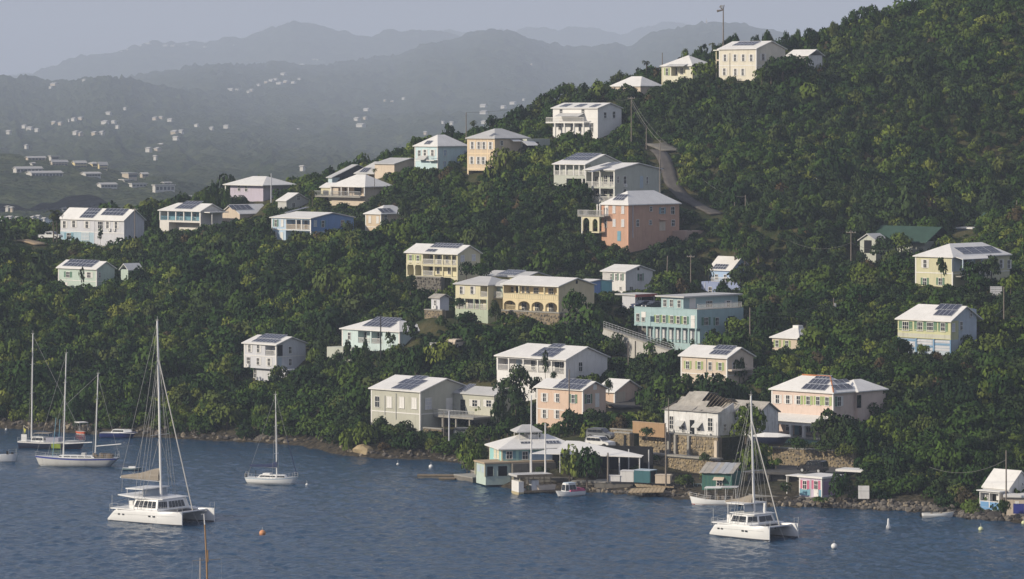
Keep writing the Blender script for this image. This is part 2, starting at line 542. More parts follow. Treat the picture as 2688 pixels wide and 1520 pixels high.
    def opening(s, x, y, w, h, side=False, c=0.0, m=None, name='opening'):
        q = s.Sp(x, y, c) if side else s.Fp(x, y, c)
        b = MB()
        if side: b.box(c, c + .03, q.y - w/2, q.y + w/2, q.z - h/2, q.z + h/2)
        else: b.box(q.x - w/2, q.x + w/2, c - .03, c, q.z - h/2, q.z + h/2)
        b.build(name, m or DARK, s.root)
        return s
    def posts(s, zxs, z0, z1, c=0.12, m=None, r=.11, name='post'):
        me = cached(('po', round(z1 - z0, 2), (m or WHITE).name, r), lambda: MB().box(-r, r, -r, r, 0, z1 - z0).box(-r * 1.35, r * 1.35, -r * 1.35, r * 1.35, z1 - z0 - .22, z1 - z0 - .1).mesh(name, m or WHITE))
        for zx in zxs:
            put(name, me, s.root, (s.fx(zx, c), c, z0))
        return s
    def rail(s, x0, x1, y0, y1, z0, z1, m=None, step=.16, solid=False):
        b = MB()
        a, c_ = Vector((x0, y0, 0)), Vector((x1, y1, 0))
        d = c_ - a; n = max(1, int(d.length / step))
        nx = Vector((-d.y, d.x, 0)).normalized() * .035
        for (za, zb, k) in ((z1 - .07, z1, 1.3), (z0 + .08, z0 + .13, 1)):
            q = nx * k
            b.prism([a - q + Vector((0, 0, za)), a + q + Vector((0, 0, za)), a + q + Vector((0, 0, zb)), a - q + Vector((0, 0, zb))], d)
        for i in range(n + 1):
            p = a + d * (i / n)
            b.box(p.x - .022, p.x + .022, p.y - .022, p.y + .022, z0 + .13, z1 - .07)
        b.build('railing', m or WHITE, s.root)
        return s
    def railf(s, zx0, zx1, z0, z1, c=.1, m=None, step=.16):
        return s.rail(s.fx(zx0, c), s.fx(zx1, c), c, c, z0, z1, m, step)
    def band(s, z, h=.16, m=None, side=True, x0=None, x1=None, front=True):
        if front: MB().box(-s.L - .04 if x0 is None else x0, .04 if x1 is None else x1, -.045, -.003, z - h/2, z + h/2).build('trim_band', m or WHITE, s.root)
        if side: MB().box(.003, .045, .0, s.D, z - h/2, z + h/2).build('trim_band', m or WHITE, s.root)
        return s
    def corners(s, m=None, w=.22):
        z0, z1 = -s.found, s.ze - .02
        for q in ((-w, .03, -.03, -.004), (.004, .03, -.004, w), (-s.L - .03, -s.L + w, -.03, -.004)):
            MB().box(*q, z0, z1).build('corner_trim', m or WHITE, s.root)
        return s
    def panels(s, bl, tr, nu, nv, face='f', plane=None):
        if plane is None:
            z0 = s.ze + s.zt + .01
            if face == 'f':
                p = s.rise / (s.D / 2); n, k = (0, -p, 1), z0
            elif face == 'r':
                p = s.rise / (s.L / 2); n, k = (p, 0, 1), z0
            elif face == 'hr':
                p = s.rise / s.hr; n, k = (p, 0, 1), z0
            elif face == 'hf':
                p = s.rise / s.hl; n, k = (0, -p, 1), z0
        else:
            n, k, p = plane
        A, B = s.hit(*bl, n, k), s.hit(*tr, n, k)
        par = s.roof_o
        ca = math.sqrt(1 + p * p)
        if face in ('f', 'hf'):
            a, b = abs(B.x - A.x) / nu, abs(B.y - A.y) * ca / nv
            x0, y0 = min(A.x, B.x), min(A.y, B.y)
            for i in range(nu):
                for j in range(nv):
                    y = y0 + j * b / ca
                    put('solar_panel', solar_mesh(round(a, 2), round(b, 2)), par, (x0 + i * a, y, k + p * y + .03), (math.atan(p), 0, 0))
        else:
            a, b = abs(B.y - A.y) / nu, abs(B.x - A.x) * ca / nv
            y0, x1 = min(A.y, B.y), max(A.x, B.x)
            for i in range(nu):
                for j in range(nv):
                    x = x1 - j * b / ca
                    put('solar_panel', solar_mesh(round(a, 2), round(b, 2)), par, (x, y0 + i * a, k - p * x + .03), (math.atan(p), 0, R(90)))
        return s
    def arches(s, x0, x1, z0, z1, spans, y0, y1, m, name='arcade'):
        """wall strip with round-headed openings; spans = [(xa, xb, z_spring)]"""
        b = MB(); N = 10
        cur = x0
        for xa, xb, zs in sorted(spans):
            b.box(cur, xa, y0, y1, z0, z1)
            r = (xb - xa) / 2; cx = (xa + xb) / 2
            hh = min(r, z1 - .12 - zs)
            pts = [(cx + r * math.cos(t), zs + hh * math.sin(t)) for t in [math.pi * (1 - i / N) for i in range(N + 1)]]
            for i in range(N):
                (xa_, za_), (xb_, zb_) = pts[i], pts[i + 1]
                b.prism([(xa_, y0, za_), (xb_, y0, zb_), (xb_, y0, z1), (xa_, y0, z1)], (0, y1 - y0, 0))
            cur = xb
        b.box(cur, x1, y0, y1, z0, z1)
        o = b.build(name, m, s.root)
        return s
    def awning(s, x, y, w, d, drop, m=None, side=False, c=0.0, name='awning', kids=True):
        q = s.Sp(x, y, c) if side else s.Fp(x, y, c)
        b = MB()
        b.prism([(-w/2, 0, 0), (-w/2, -d, -drop), (-w/2, -d, -drop - .05), (-w/2, 0, -.05)], (w, 0, 0))
        b.build(name, m or WHITE, s.root, ).matrix_local = Matrix.Translation((c + .03, q.y, q.z) if side else (q.x, c - .03, q.z)) @ Matrix.Rotation(R(90) if side else 0, 4, 'Z')
        return s
    def acunit(s, x, y, side=False, c=0.0):
        q = s.Sp(x, y, c) if side else s.Fp(x, y, c)
        b = MB().box(-.4, .4, -.34, -.01, -.28, .28, 0).box(-.25, .1, -.35, -.341, -.2, .2, 1)
        put('air_conditioner', b.mesh('air_conditioner', [WHITE, STEEL]), s.root, (c + .01, q.y, q.z) if side else (q.x, c - .01, q.z), (0, 0, R(90) if side else 0))
        return s
    def pipe(s, x, yt, yb, c=0.0, r=.05, m=None, side=False):
        a = s.Sp(x, yt, c) if side else s.Fp(x, yt, c)
        z2 = (s.sz if side else s.fz)(x, yb, c)
        p = Vector((c + r + .01, a.y, 0)) if side else Vector((a.x, c - r - .01, 0))
        MB().tube(p + Vector((0, 0, a.z)), p + Vector((0, 0, z2)), r).build('drainpipe', m or STEEL, s.root)
        return s
# ------------------------------------------------------------------ the houses, one by one
def W(name, c, streak=.5): return wallmat(name + '_wall', c, streak)
SAGE = W('sage', (.46, .46, .39)); PEACH = W('peach', (.61, .46, .36)); CREAM = W('cream', (.60, .51, .41))
PINK = W('pale_pink', (.63, .51, .44)); WHT = W('white', (.68, .67, .65)); PEEL = mat('peeling_white_wall', (.66, .66, .65), rough=.9, var=.15, scale=.8, streak=.85, dirt=(.22, .20, .17))
TEAL = W('turquoise', (.36, .49, .50)); BLUEG = W('light_blue', (.38, .50, .66)); BLUE = W('blue', (.22, .34, .62)); YEL = W('pale_yellow', (.62, .58, .41))
BEIGE = W('beige', (.58, .50, .40)); LILAC = W('lilac', (.48, .44, .52)); TAN = W('tan', (.60, .49, .36)); MINT = W('mint', (.45, .54, .48))
AQUA = W('aqua', (.52, .62, .61)); GREY = W('grey', (.50, .50, .48)); GREYG = W('grey_green', (.46, .48, .42)); SALMON = W('salmon', (.51, .32, .23))
OLIVE = W('olive_cream', (.55, .53, .36)); GRBL = W('grey_blue', (.42, .50, .56)); ARCH = W('arcade_cream', (.66, .56, .36)); SGRN = W('soft_green', (.42, .48, .37))
PALEB = W('grey_white', (.56, .57, .60)); LIME = W('lime', (.54, .54, .33)); SLATEB = W('slate_blue', (.28, .40, .55)); PURP = W('purple', (.36, .24, .36))

# big pale sage house above the point
h = House('sage_house', 'large pale sage gabled house above the rocky point, three solar arrays on its white roof', cM, (870, 850), 318, 380, 605, SAGE,
          apex=(1160, 225), D=11.4, short='the large sage house above the point', clear=[(300, 180, 880, 690), (850, 200, 1260, 780), (1230, 290, 1650, 660)], gdrop=.4)
sy_ = h.sy(1245); x1 = h.fx(1700, sy_); zd = h.fz(870, 648); za = h.fz(1245, 388, sy_)
h.block(.02, x1, sy_, sy_ + 5, -3, za)
h.finish()
h.corners(); h.band(h.fz(870, 632))
h.addroof(.3, x1, sy_, sy_ + 5, za, .9, hr=0, m=ROOFG)
h.wf([(523, 493), (663, 498), (803, 507)], 1.2, 1.75, cols=2, rows=4, pane=WHITE); h.wf([(388, 487)], 1.1, 1.75)
h.ws([(960, 510)], 1.5, 1.8, cols=3, rows=3, pane=PALEB); h.door(1195, 525, 1.4, 2.2, WHITE, True)
h.pipe(600, 395, 690); h.pipe(475, 420, 640)
h.wf([(1485, 505), (1642, 508)], 1.2, 1.05, WHITE, c=sy_); h.door(1350, 540, 1.0, 2.1, GLASS, c=sy_)
yd = h.sy(1012)
h.slab(.05, x1, yd, sy_ - .02, zd - .3, zd, CONC, 'deck')
h.rail(.1, x1, yd + .06, yd + .06, zd, zd + .95, STEEL, .3)
for k in range(3): h.slab(x1 * (k + .6) / 3 - .12, x1 * (k + .6) / 3 + .12, yd + .3, yd + .54, -3.5, zd - .3, CONC, 'deck_post')
h.panels((1290, 372), (1500, 300), 3, 1, 'f', ((0, -.36, 1), za + .17 - .36 * sy_, .36))
for a in ((x1, sy_ - .5, -.6), (x1 * .5, sy_ - 1.5, -.8), (.5, 5, -.6), (x1 + 2, sy_, -.6), (x1, 3.0, -1.2), (x1 + 1, 0, -1.5)): g = h.world(*a); GP.append(tuple(g))
h.panels((538, 345), (862, 307), 4, 1); h.panels((610, 290), (955, 255), 4, 1); h.panels((740, 240), (965, 208), 3, 1)

# white verandah house
h = House('verandah_house', 'long white house with a balustraded front verandah and three solar arrays, behind the peach house', cI, (1050, 585), 275, 362, 600, WHT,
          apex=(1325, 212), D=9.6, hl=2.2, dep=1.8, short='the white verandah house', clear=[(245, 170, 1060, 520), (1050, 200, 1520, 520)])
zf = h.fz(1050, 525); h.hole(-h.L + .25, -.25, zf, h.ze - .35); h.finish()
h.slab(-h.L + .1, -.1, .05, 1.78, zf - .12, zf + .01, CONC, 'verandah_floor')
h.posts([283, 412, 575, 737, 893, 1044], zf, h.ze - .3); h.railf(283, 1047, zf, zf + .95)
h.wf([(685, 415), (1008, 430)], 1.0, 1.5, c=1.8); h.door(520, 420, c=1.8, m=GRBL); h.door(960, 440, 1.2, m=GLASS, c=1.8); h.door(1100, 445, side=False, m=WHITE, c=1.8)
h.ws([(1213, 437)], .95, 1.45); h.opening(1315, 285, .7, .7, True, m=WHITE, name='vent')
h.panels((655, 322), (985, 283), 4, 1); h.panels((735, 270), (1045, 240), 4, 1); h.panels((850, 222), (1050, 192), 3, 1)

# peach house and its rear wing
h = House('peach_house', 'two storey peach house with white and green shutters behind a utility pole', cI, (1243, 1120), 722, 702, 580, PEACH,
          b=1500, apex=(1375, 602), short='the peach house', clear=[(715, 575, 1250, 890), (720, 890, 1010, 1080), (1243, 590, 1500, 860)])
h.finish(); h.corners(); h.band(h.fz(722, 880) - .35, .12, x0=-h.L + 0, x1=-h.L * .4, side=False)
h.wf([(812, 782), (812, 967)], .75, 1.3, SHW); h.wf([(960, 787), (958, 972)], .75, 1.3, (SHW, None)); h.wf([(1135, 798)], .8, 1.3, SHG)
h.ws([(1303, 800)], .8, 1.4, SHG); h.door(1402, 815, .9, 2.1, WHITE, True); h.opening(1378, 668, .8, .8, True, m=WHITE, name='vent')
h.panels((900, 682), (1285, 646), 6, 1); h.panels((965, 628), (1345, 594), 6, 1)
h = House('peach_garage', 'low peach garage wing with a plain white roof behind the peach house', cI, (1600, 905), 1395, 722, 594, PEACH,
          D=6.4, apex=(1765, 582), short='the peach garage', cat='garage', clear=[(1380, 560, 1610, 730), (1600, 570, 1800, 780)])
h.finish(); h.opening(1665, 790, 2.2, 1.9, True, m=BEIGE, name='garage_door'); h.corners()

# cream house below the turquoise block
h = House('cream_house', 'small cream two storey house with green shutters below the turquoise block', cH, (722, 770), 203, 428, 590, CREAM,
          D=6.2, apex=(875, 305), short='the cream green shuttered house', clear=[(195, 275, 728, 600), (722, 290, 850, 560)])
h.finish(); h.corners(); h.band(h.fz(722, 625), .12)
h.wf([(280, 503), (410, 508), (645, 520)], .75, 1.2, SHL); h.wf([(533, 515)], .75, 1.25); h.wf([(590, 660)], .8, 1.2); h.ws([(795, 515)], .75, 1.2)
h.slab(.02, .9, .1, h.D * .9, h.fz(722, 575), h.fz(722, 555), CREAM, 'balcony'); h.pipe(493, 420, 720)
h.panels((515, 388), (775, 350), 5, 1); h.panels((560, 332), (838, 296), 5, 1)

# big pale pink house
h = House('pink_house', 'big pale pink house with six shuttered upper windows and a white columned porch', cH, (1915, 1320), 1222, 815, 560, PINK,
          D=6.5, roof='h', apex=(1750, 628), hl=3.2, hr=3.2, gdrop=2.8, short='the big pale pink house', clear=[(1210, 615, 1930, 1040), (1140, 1040, 1700, 1310), (1915, 630, 2240, 1000)])
x0w = -5.0; zw = h.ze
yw0 = h.sy(2160)
h.block(x0w, .55, yw0, yw0 + 6.5, -4, zw - .05)
zp = h.fz(1222, 1090); c = -3.0
h.finish(); h.corners()
h.addroof(x0w, .55, yw0, yw0 + 6.5, zw - .05, h.rise * .72, 'y', 2.4, 2.4, .35)
h.wf([(1290, 886), (1407, 890)], .8, 1.25, SHW); h.wf([(1525, 897)], .8, 1.25, (SHW, SHL)); h.wf([(1635, 902), (1745, 906), (1848, 912)], .8, 1.25, SHL)
h.ws([(1980, 912)], .9, 1.4, (SHG, SHW)); h.opening(2205, 915, 1.0, 1.9, True, c=.55, m=GLASS, name='glazed_door')
xl, xr = h.fx(1140, c), h.fx(1760, c); zpf = h.fz(1440, 1308, c)
zf_ = h.fz(1130, 1108, c)
b = MB().prism([(xl - .3, c - .3, zf_), (xl - .3, 0, zf_ + .75), (xl - .3, 0, zf_ + .6), (xl - .3, c - .3, zf_ - .17)], (xr - xl + .6, 0, 0)); b.build('porch_roof', ROOF, h.root)
h.slab(xl - .2, xr + .2, c - .2, -.01, zpf - .25, zpf, CONC, 'porch_floor'); h.slab(xl, xr, c - .1, -.02, zpf - 3, zpf - .25, W('green_plinth', (.22, .36, .32)), 'plinth')
h.slab(xl - .1, xr + .1, c - .08, c + .14, zf_ - .62, zf_ - .2, WHITE, 'beam')
h.posts([1148, 1285, 1440, 1585], zpf, zf_ - .6, c + .03, r=.2)
h.slab(xl, -h.L, .02, .3, zpf - 2, zf_ + .4, PINK, 'wall')
h.opening(1240, 1215, 1.5, 1.9, c=0); h.wf([(1408, 1198)], .8, 1.2); h.door(1508, 1222, .9, 2.2, SHB); h.opening(1556, 1222, .9, 2.2); h.wf([(1640, 1205)], .8, 1.4, SHB)
for bl, tr, nu in (((1552, 780), (1878, 737), 5), ((1630, 718), (1898, 675), 5), ((1700, 660), (1905, 630), 4)): h.panels(bl, tr, nu, 1)
h.panels((1938, 785), (2085, 722), 3, 1, 'hr'); h.panels((1940, 715), (2060, 668), 3, 1, 'hr')
RIDGE = mat('rusty_ridge', (.42, .17, .07), var=.25)
b = MB().tube((-h.L + 3.2, h.D / 2, h.ze + h.rise + .2), (-3.2, h.D / 2, h.ze + h.rise + .2), .13).tube((-3.2, h.D / 2, h.ze + h.rise + .2), (.25, -.25, h.ze + .05), .11); b.build('ridge_cap', RIDGE, h.root)

# derelict white house on the stone cliff
h = House('derelict_house', 'derelict white house with a collapsed rusty roof above the ochre stone wall', cH, (620, 1318), 20, 1050, 555, PEEL,
          D=7.0, short='the derelict white house', clear=[(15, 790, 780, 1320), (620, 860, 1080, 980)], roof='n', apex=(520, 812), found=.6, gdrop=4.6)
h.rise = h.zat((520, 812), -h.L * .5, 3.5) - h.ze
h.finish(mainwall=False)
b = MB(); t = .22
for x0, x1_, y0, y1 in ((-h.L, 0, 0, t), (-h.L, 0, h.D - t, h.D), (-h.L, -h.L + t, t, h.D - t), (-t, 0, t, h.D - t)): b.box(x0, x1_, y0, y1, -.6, h.ze)
b.build('wall', PEEL, h.root)
h.slab(-h.L + t, -t, t, h.D - t, h.ze - 1.6, h.ze - 1.45, DARK, 'attic_floor')  # near-black colour stands in for the unlit inside below the hole
p = h.rise / 3.5; ca = math.sqrt(1 + p * p); n = 15; hl = 2.4
rf = empty('roof', (0, 0, 0)); rf.parent = h.root
rr = random.Random(4)
for i in range(n):                                     # corrugated sheets, one by one, the right third fallen in
    xa = -h.L - .3 + (h.L + .6) * i / n; xb = -h.L - .3 + (h.L + .6) * (i + 1) / n + .05
    xm = (xa + xb) / 2
    yt0 = 3.5 if xm > -h.L + hl else 3.5 * max(.1, (xm + h.L + .3) / (hl + .3))
    f_ = (xm + h.L) / h.L
    yt = yt0 if f_ < .56 else (1.0 + .4 * rr.random() if f_ > .66 else 2.1 - .3 * rr.random())
    dz = rr.uniform(0, .05)
    ys = [-.4, (yt - .4) * .35, (yt - .4) * .7, yt]
    zs = [h.ze + p * max(y, 0) * (.80 if y < 1.5 and y > 0 else 1) + dz + (.0 if y < .1 else .02) for y in ys]
    zs[0] = h.ze + .05 + dz
    b = MB()
    for k in range(3):
        b.prism([(xa, ys[k], zs[k]), (xa, ys[k + 1], zs[k + 1]), (xa, ys[k + 1], zs[k + 1] + .04), (xa, ys[k], zs[k] + .04)], (xb - xa, 0, 0))
    b.build('roof_sheet', ROOFR, rf)
b = MB().add([(-h.L - .3, -.4, h.ze + .02), (-h.L - .3, h.D + .4, h.ze + .02), (-h.L + hl, 3.5, h.ze + h.rise - .02)], [(0, 1, 2)]); b.build('hip_sheet', ROOFR, rf)
MB().prism([(-h.L + hl, 3.5, h.ze + h.rise), (-h.L + hl, h.D + .4, h.ze - .1), (-h.L + hl, h.D + .4, h.ze - .15), (-h.L + hl, 3.5, h.ze + h.rise - .05)], (h.L * .46, 0, 0)).build('back_sheet', ROOFD, rf)  # both back sheets coloured dark to stand in for the shaded inside
MB().prism([(-h.L * .46, 4.4, h.ze + h.rise * .7), (-h.L * .46, h.D + .4, h.ze - .1), (-h.L * .46, h.D + .4, h.ze - .15), (-h.L * .46, 4.4, h.ze + h.rise * .7 - .05)], (h.L * .4, 0, 0)).build('back_sheet', ROOFD, rf)
for i in range(7):
    x = -h.L * .42 + i * .62
    MB().tube((x, .3, h.ze - .05), (x, 3.5, h.ze + h.rise - .15 - .12 * i), .06, 4).tube((x, h.D - .2, h.ze - .1), (x, 3.5, h.ze + h.rise - .15 - .12 * i), .06, 4).build('rafter', WOOD, rf)
h.addroof(-2.6, 4.6, 3.6, 8.0, h.ze + .1, 1.35, m=ROOFR); h.slab(-.1, 4.6, 3.7, 8.0, -.6, h.ze + .1, PEEL, 'rear_wing')
MB().prism([(4.55, 3.7, h.ze + .1), (4.55, 8, h.ze + .1), (4.55, 5.8, h.ze + 1.4)], (-4.5, 0, 0)).build('rear_gable', PEEL, h.root)
MB().prism([(.1, -.1, h.ze), (.1, 3.6, h.ze), (.1, 3.3, h.ze + 1.35)], (-.12, 0, 0)).build('gable_remnant', PEEL, h.root)
h.wf([(98, 1150)], .85, 1.9, rows=3); h.door(330, 1205, .85, 2.1, GLASS); h.wf([(232, 1225)], .7, 1.0); h.wf([(408, 1215)], .7, .9); h.wf([(535, 1172)], 1.0, 1.9, rows=3); h.ws([(695, 1205)], .7, 1.0)
h.awning(205, 1130, 1.5, .95, .75, GREY); h.awning(405, 1148, 1.4, .95, .7, GREY)
h.slab(h.fx(20), h.fx(385), -1.1, -.01, h.fz(200, 1305) - .2, h.fz(200, 1305), CONC, 'balcony'); h.rail(h.fx(22), h.fx(380), -1.05, -1.05, h.fz(200, 1305), h.fz(200, 1305) + .95, STEEL, .8)
h.acunit(105, 1255); h.acunit(520, 1295)

# small hipped house half hidden by trees
h = House('hipped_cottage', 'small cream cottage with a white hipped roof half hidden by bushes beside the wires', cH, (1535, 345), 1228, 205, 625, CREAM,
          D=6.2, roof='h', apex=(1530, 62), hl=3, hr=3, short='the half hidden cream cottage', clear=[(1222, 60, 1470, 290)])
h.finish(); h.wf([(1285, 262), (1395, 267)], .75, 1.1, SHL); h.slab(-h.L / 2 - .6, -h.L / 2 + .6, h.D / 2 - .6, h.D / 2 + .6, h.ze + h.rise - .3, h.ze + h.rise + .2, WHITE, 'cupola')

# turquoise apartment block
h = House('apartment_block', 'long turquoise apartment block in three stepped storeys with a flat roof above the sloping wall', cK, (1240, 1100), 535, 658, 640, TEAL,
          b=1762, roof='n', short='the turquoise apartment block', cat='building', clear=[(530, 470, 1245, 990), (1240, 490, 1740, 860), (1000, 950, 1160, 1090)], gdrop=.2)
z1, z2 = h.fz(1240, 868), h.fz(1240, 660)
x2 = h.fx(1080); ye = h.sy(1700, x2); zt = h.fz(1080, 522); xs = h.fx(830); xlow = h.fx(668)
h.block(-h.L, 0, 0, h.D, z1, z2); h.block(xs, x2, .15, ye, z2, zt); h.block(xlow, 0, .9, h.D - 3.5, -4, z1)
h.block(xlow, 0, .02, .9, -4, z1 - 2.55); h.block(-h.L + .05, xlow, .8, 4, -2, z1, CONCD, 'rubble_base')
h.finish(mainwall=False)
h.roof_o = h.slab(xs - .9, x2 + .6, -.4, ye + .6, zt + .003, zt + .25, ROOFG, 'roof')
h.band(z1 + .1, .25, TEAL); h.slab(-h.L - .05, .05, -.05, .02, z2 + .003, z2 + .12, TEAL, 'parapet')
h.slab(x2 + .05, 0, .0, h.D - .3, z2 + .003, z2 + .06, CONC, 'terrace')
h.rail(-.08, -.08, .2, h.D - .4, z2 + .06, z2 + 1.0, WHITE, .3)
h.posts([682, 762, 838, 918, 998, 1075, 1150, 1232], z1 - 2.55, z1 - .02, .14, TEAL, .13)
h.slab(xlow, 0, .02, .9, z1 - 2.549, z1 - 2.53, CONC, 'gallery_floor')
h.wf([(577, 738), (637, 740)], .8, 1.3); h.wf([(800, 755), (872, 757), (958, 763), (1030, 768), (1108, 772)], .75, 1.25, (SHL, SHG)); h.door(1195, 790, .9, 2.1, WHITE); h.wf([(1195, 740)], .8, .5, cols=3, rows=1)
h.wf([(715, 905), (800, 915), (872, 920), (955, 927), (1032, 932), (1105, 937), (1190, 932)], .85, 1.6, c=.9, pane=PALEB, rows=3)
h.ws([(1340, 783)], 1.1, 1.3, SHG, cols=3); h.ws([(1465, 783)], .9, 1.3, (SHG, None)); h.opening(1620, 785, 1.6, 1.7, True, m=GLASS, name='glazed_opening'); h.ws([(1345, 940), (1460, 945)], .8, 1.1)
h.wf([(880, 578), (955, 579), (1040, 586)], .75, 1.2, c=.15); h.ws([(1375, 590)], 1.7, 1.1, cols=4, c=x2); h.ws([(1590, 590)], .95, 1.2, (SHW, SHW), c=x2); h.opening(1190, 590, 1.6, 1.9, True, c=x2, m=WHITE, name='shutter_door')
b = MB().tube((h.fx(690), -1.5, z1 - .6), (h.fx(690), -1.5, z2 - .7), .04).box(h.fx(690) - .1, h.fx(690) + .9, -1.6, -1.5, z2 - 1.5, z2 - .6); b.build('satellite_dish', WHITE, h.root)

# carport with a red fascia
h = House('carport', 'low flat roofed carport with a dull red fascia beside the turquoise block', cK, (545, 595), 400, 498, 668, PALEB, b=770, roof='n', cat='carport',
          short='the red edged carport', found=2, clear=[(300, 455, 775, 585)])
h.finish(); h.roof_o = h.slab(-h.L - 1.5, .3, -.3, h.D + .3, h.ze + .003, h.ze + .25, ROOFG, 'roof')
h.slab(.31, .45, -.3, h.D, h.ze - .25, h.ze + .2, mat('red_fascia', (.36, .10, .09)), 'fascia'); h.opening(680, 555, 3.2, 1.6, True); h.ws([(590, 550)], 1.0, 1.2)

# white house, upper middle
h = House('white_gabled_house', 'plain white gabled house with three dark shuttered windows and a grey white roof', cK, (438, 425), 178, 232, 700, WHT,
          b=742, apex=(582, 153), short='the plain white gabled house', clear=[(172, 138, 440, 320), (300, 310, 440, 425), (438, 145, 620, 400)])
h.finish(); h.wf([(278, 282), (333, 284), (390, 287)], .55, 1.2, (None, SHG)); h.wf([(382, 412)], .6, .6)
h.ws([(605, 288)], .8, 1.3, SHG); h.opening(580, 197, .5, .5, True, name='round_vent'); h.ws([(500, 412)], 1.0, .6)
h.rail(h.fx(180, -.1), h.fx(250, -.1), -.1, -.1, h.fz(250, 312), h.fz(250, 245), WHITE, .3)
# little blue house left of it
h = House('little_blue_house', 'little bright blue house with a turquoise corner left of the plain white house', cK, (10, 450), -130, 352, 690, BLUE,
          b=275, apex=(118, 312), short='the little blue house', clear=[(-100, 305, 275, 430)])
h.block(.02, .25, h.D * .55, h.D, -3, 1.9, W('turquoise_patch', (.25, .55, .58))); h.finish()
# blue house in the trees
h = House('blue_villa', 'blue and white villa half hidden by trees with solar panels on its roof', cK, (1625, 360), 1385, 205, 720, BLUEG, D=5.5, rise=2.2, short='the half hidden blue villa',
          clear=[(1400, 135, 1640, 290), (1290, 340, 1400, 450), (1640, 345, 1720, 400)])
h.block(h.fx(1290, -3.5), h.fx(1720, -3.5), -3.5, -.02, -6, h.fz(1500, 345, -3.5), W('periwinkle', (.27, .32, .48))); h.finish()
h.wf([(1460, 285), (1560, 288)], .8, 1.0); h.wf([(1390, 440)], .9, 1.4, c=-3.5); h.panels((1410, 200), (1600, 150), 5, 2); h.pipe(1332, 345, 480, -3.5, m=WHITE)
h.rail(h.fx(1400, -3.4), h.fx(1700, -3.4), -3.4, -3.4, h.fz(1500, 345, -3.5), h.fz(1500, 345, -3.5) + .9, WHITE)

# yellow house with double porch
h = House('yellow_porch_house', 'pale yellow house with a two storey porch and solar panels along its ridge', cJ, (862, 552), 285, 286, 690, YEL,
          b=1115, apex=(990, 186), dep=1.7, short='the pale yellow porch house', clear=[(275, 165, 865, 400), (470, 400, 865, 545), (862, 180, 1110, 350)], gdrop=3.2)
zu = h.fz(862, 415); zl = h.fz(862, 545); xp0, xp1 = h.fx(472), -.15
h.hole(xp0, xp1, zu, h.ze - .3).hole(xp0, xp1, zl, zu - .35)
za_ = h.fz(470, 530); h.hole(h.fx(298), h.fx(370), za_, za_ + 2.3).hole(h.fx(385), h.fx(455), za_, za_ + 2.3); h.finish()
h.arches(h.fx(290), h.fx(465), za_ + 1.2, za_ + 2.7, [(h.fx(298), h.fx(370), za_ + 1.4), (h.fx(385), h.fx(455), za_ + 1.4)], -.06, -.01, YEL)
h.posts([470, 600, 697, 797, 858], zl, h.ze - .3, m=YEL); h.railf(472, 858, zu, zu + .95); h.railf(472, 595, zl, zl + .9); h.band(zu - .1, .2, YEL, False)
h.wf([(335, 332), (417, 337)], .75, 1.25, SHL); h.wf([(655, 345), (575, 340)], 1.0, 1.8, c=1.7); h.wf([(745, 345), (822, 350)], .7, 1.3, c=1.7); h.wf([(770, 472), (645, 470)], .8, 1.2, c=1.7); h.opening(490, 480, .8, 2, c=1.7); h.opening(560, 480, .8, 2, c=1.7)
h.ws([(915, 335), (1040, 325)], 1.0, 1.2, pane=PALEB); h.panels((550, 214), (930, 176), 9, 2); h.panels((495, 262), (640, 236), 3, 1)
# arcade house
h = House('arcade_house', 'long cream house with four arches below an upper gallery on a stone terrace', cJ, (1995, 948), 1370, 652, 655, ARCH,
          apex=(2205, 552), D=9.0, dep=1.9, short='the cream arcade house', clear=[(1365, 540, 2000, 945), (1995, 550, 2120, 680)], gdrop=3.6, ridge='x')
zu0, zu1 = h.fz(1995, 752), h.ze - .25; zb = h.fz(1995, 945); zs_ = h.fz(1995, 868)
h.hole(-h.L + .2, -.2, zu0, zu1).hole(-h.L + .1, -.1, zb, zs_ + .55); h.finish()
sp = [(h.fx(a, 0), h.fx(b_, 0), zs_ - .25) for a, b_ in ((1380, 1512), (1542, 1672), (1692, 1826), (1848, 1980))]
h.arches(-h.L + .1, -.1, zb, zs_ + .62, sp, .02, .34, ARCH)
h.slab(-h.L, 0, .35, 1.88, zb - .2, zb + .01, CONC, 'arcade_floor')
h.posts([1380, 1555, 1838, 1988], zu0 - .02, zu1, m=YEL); h.railf(1380, 1988, zu0 - .9, zu0 + .02, -.02, YEL, .5); h.railf(1385, 1510, zb, zb + .9, .4, m=ARCH)
h.wf([(1465, 690), (1745, 698), (1912, 705)], 1.3, 1.2, c=1.9, cols=3); h.opening(1533, 690, .7, 1.8, c=1.9); h.wf([(1600, 695), (1650, 697)], .7, 1.7, c=1.9); h.wf([(1450, 880), (1610, 885), (1760, 890), (1915, 895)], 1.2, 1.6, c=1.9, cols=3)
h.opening(2200, 600, .5, .6, True, name='vent')
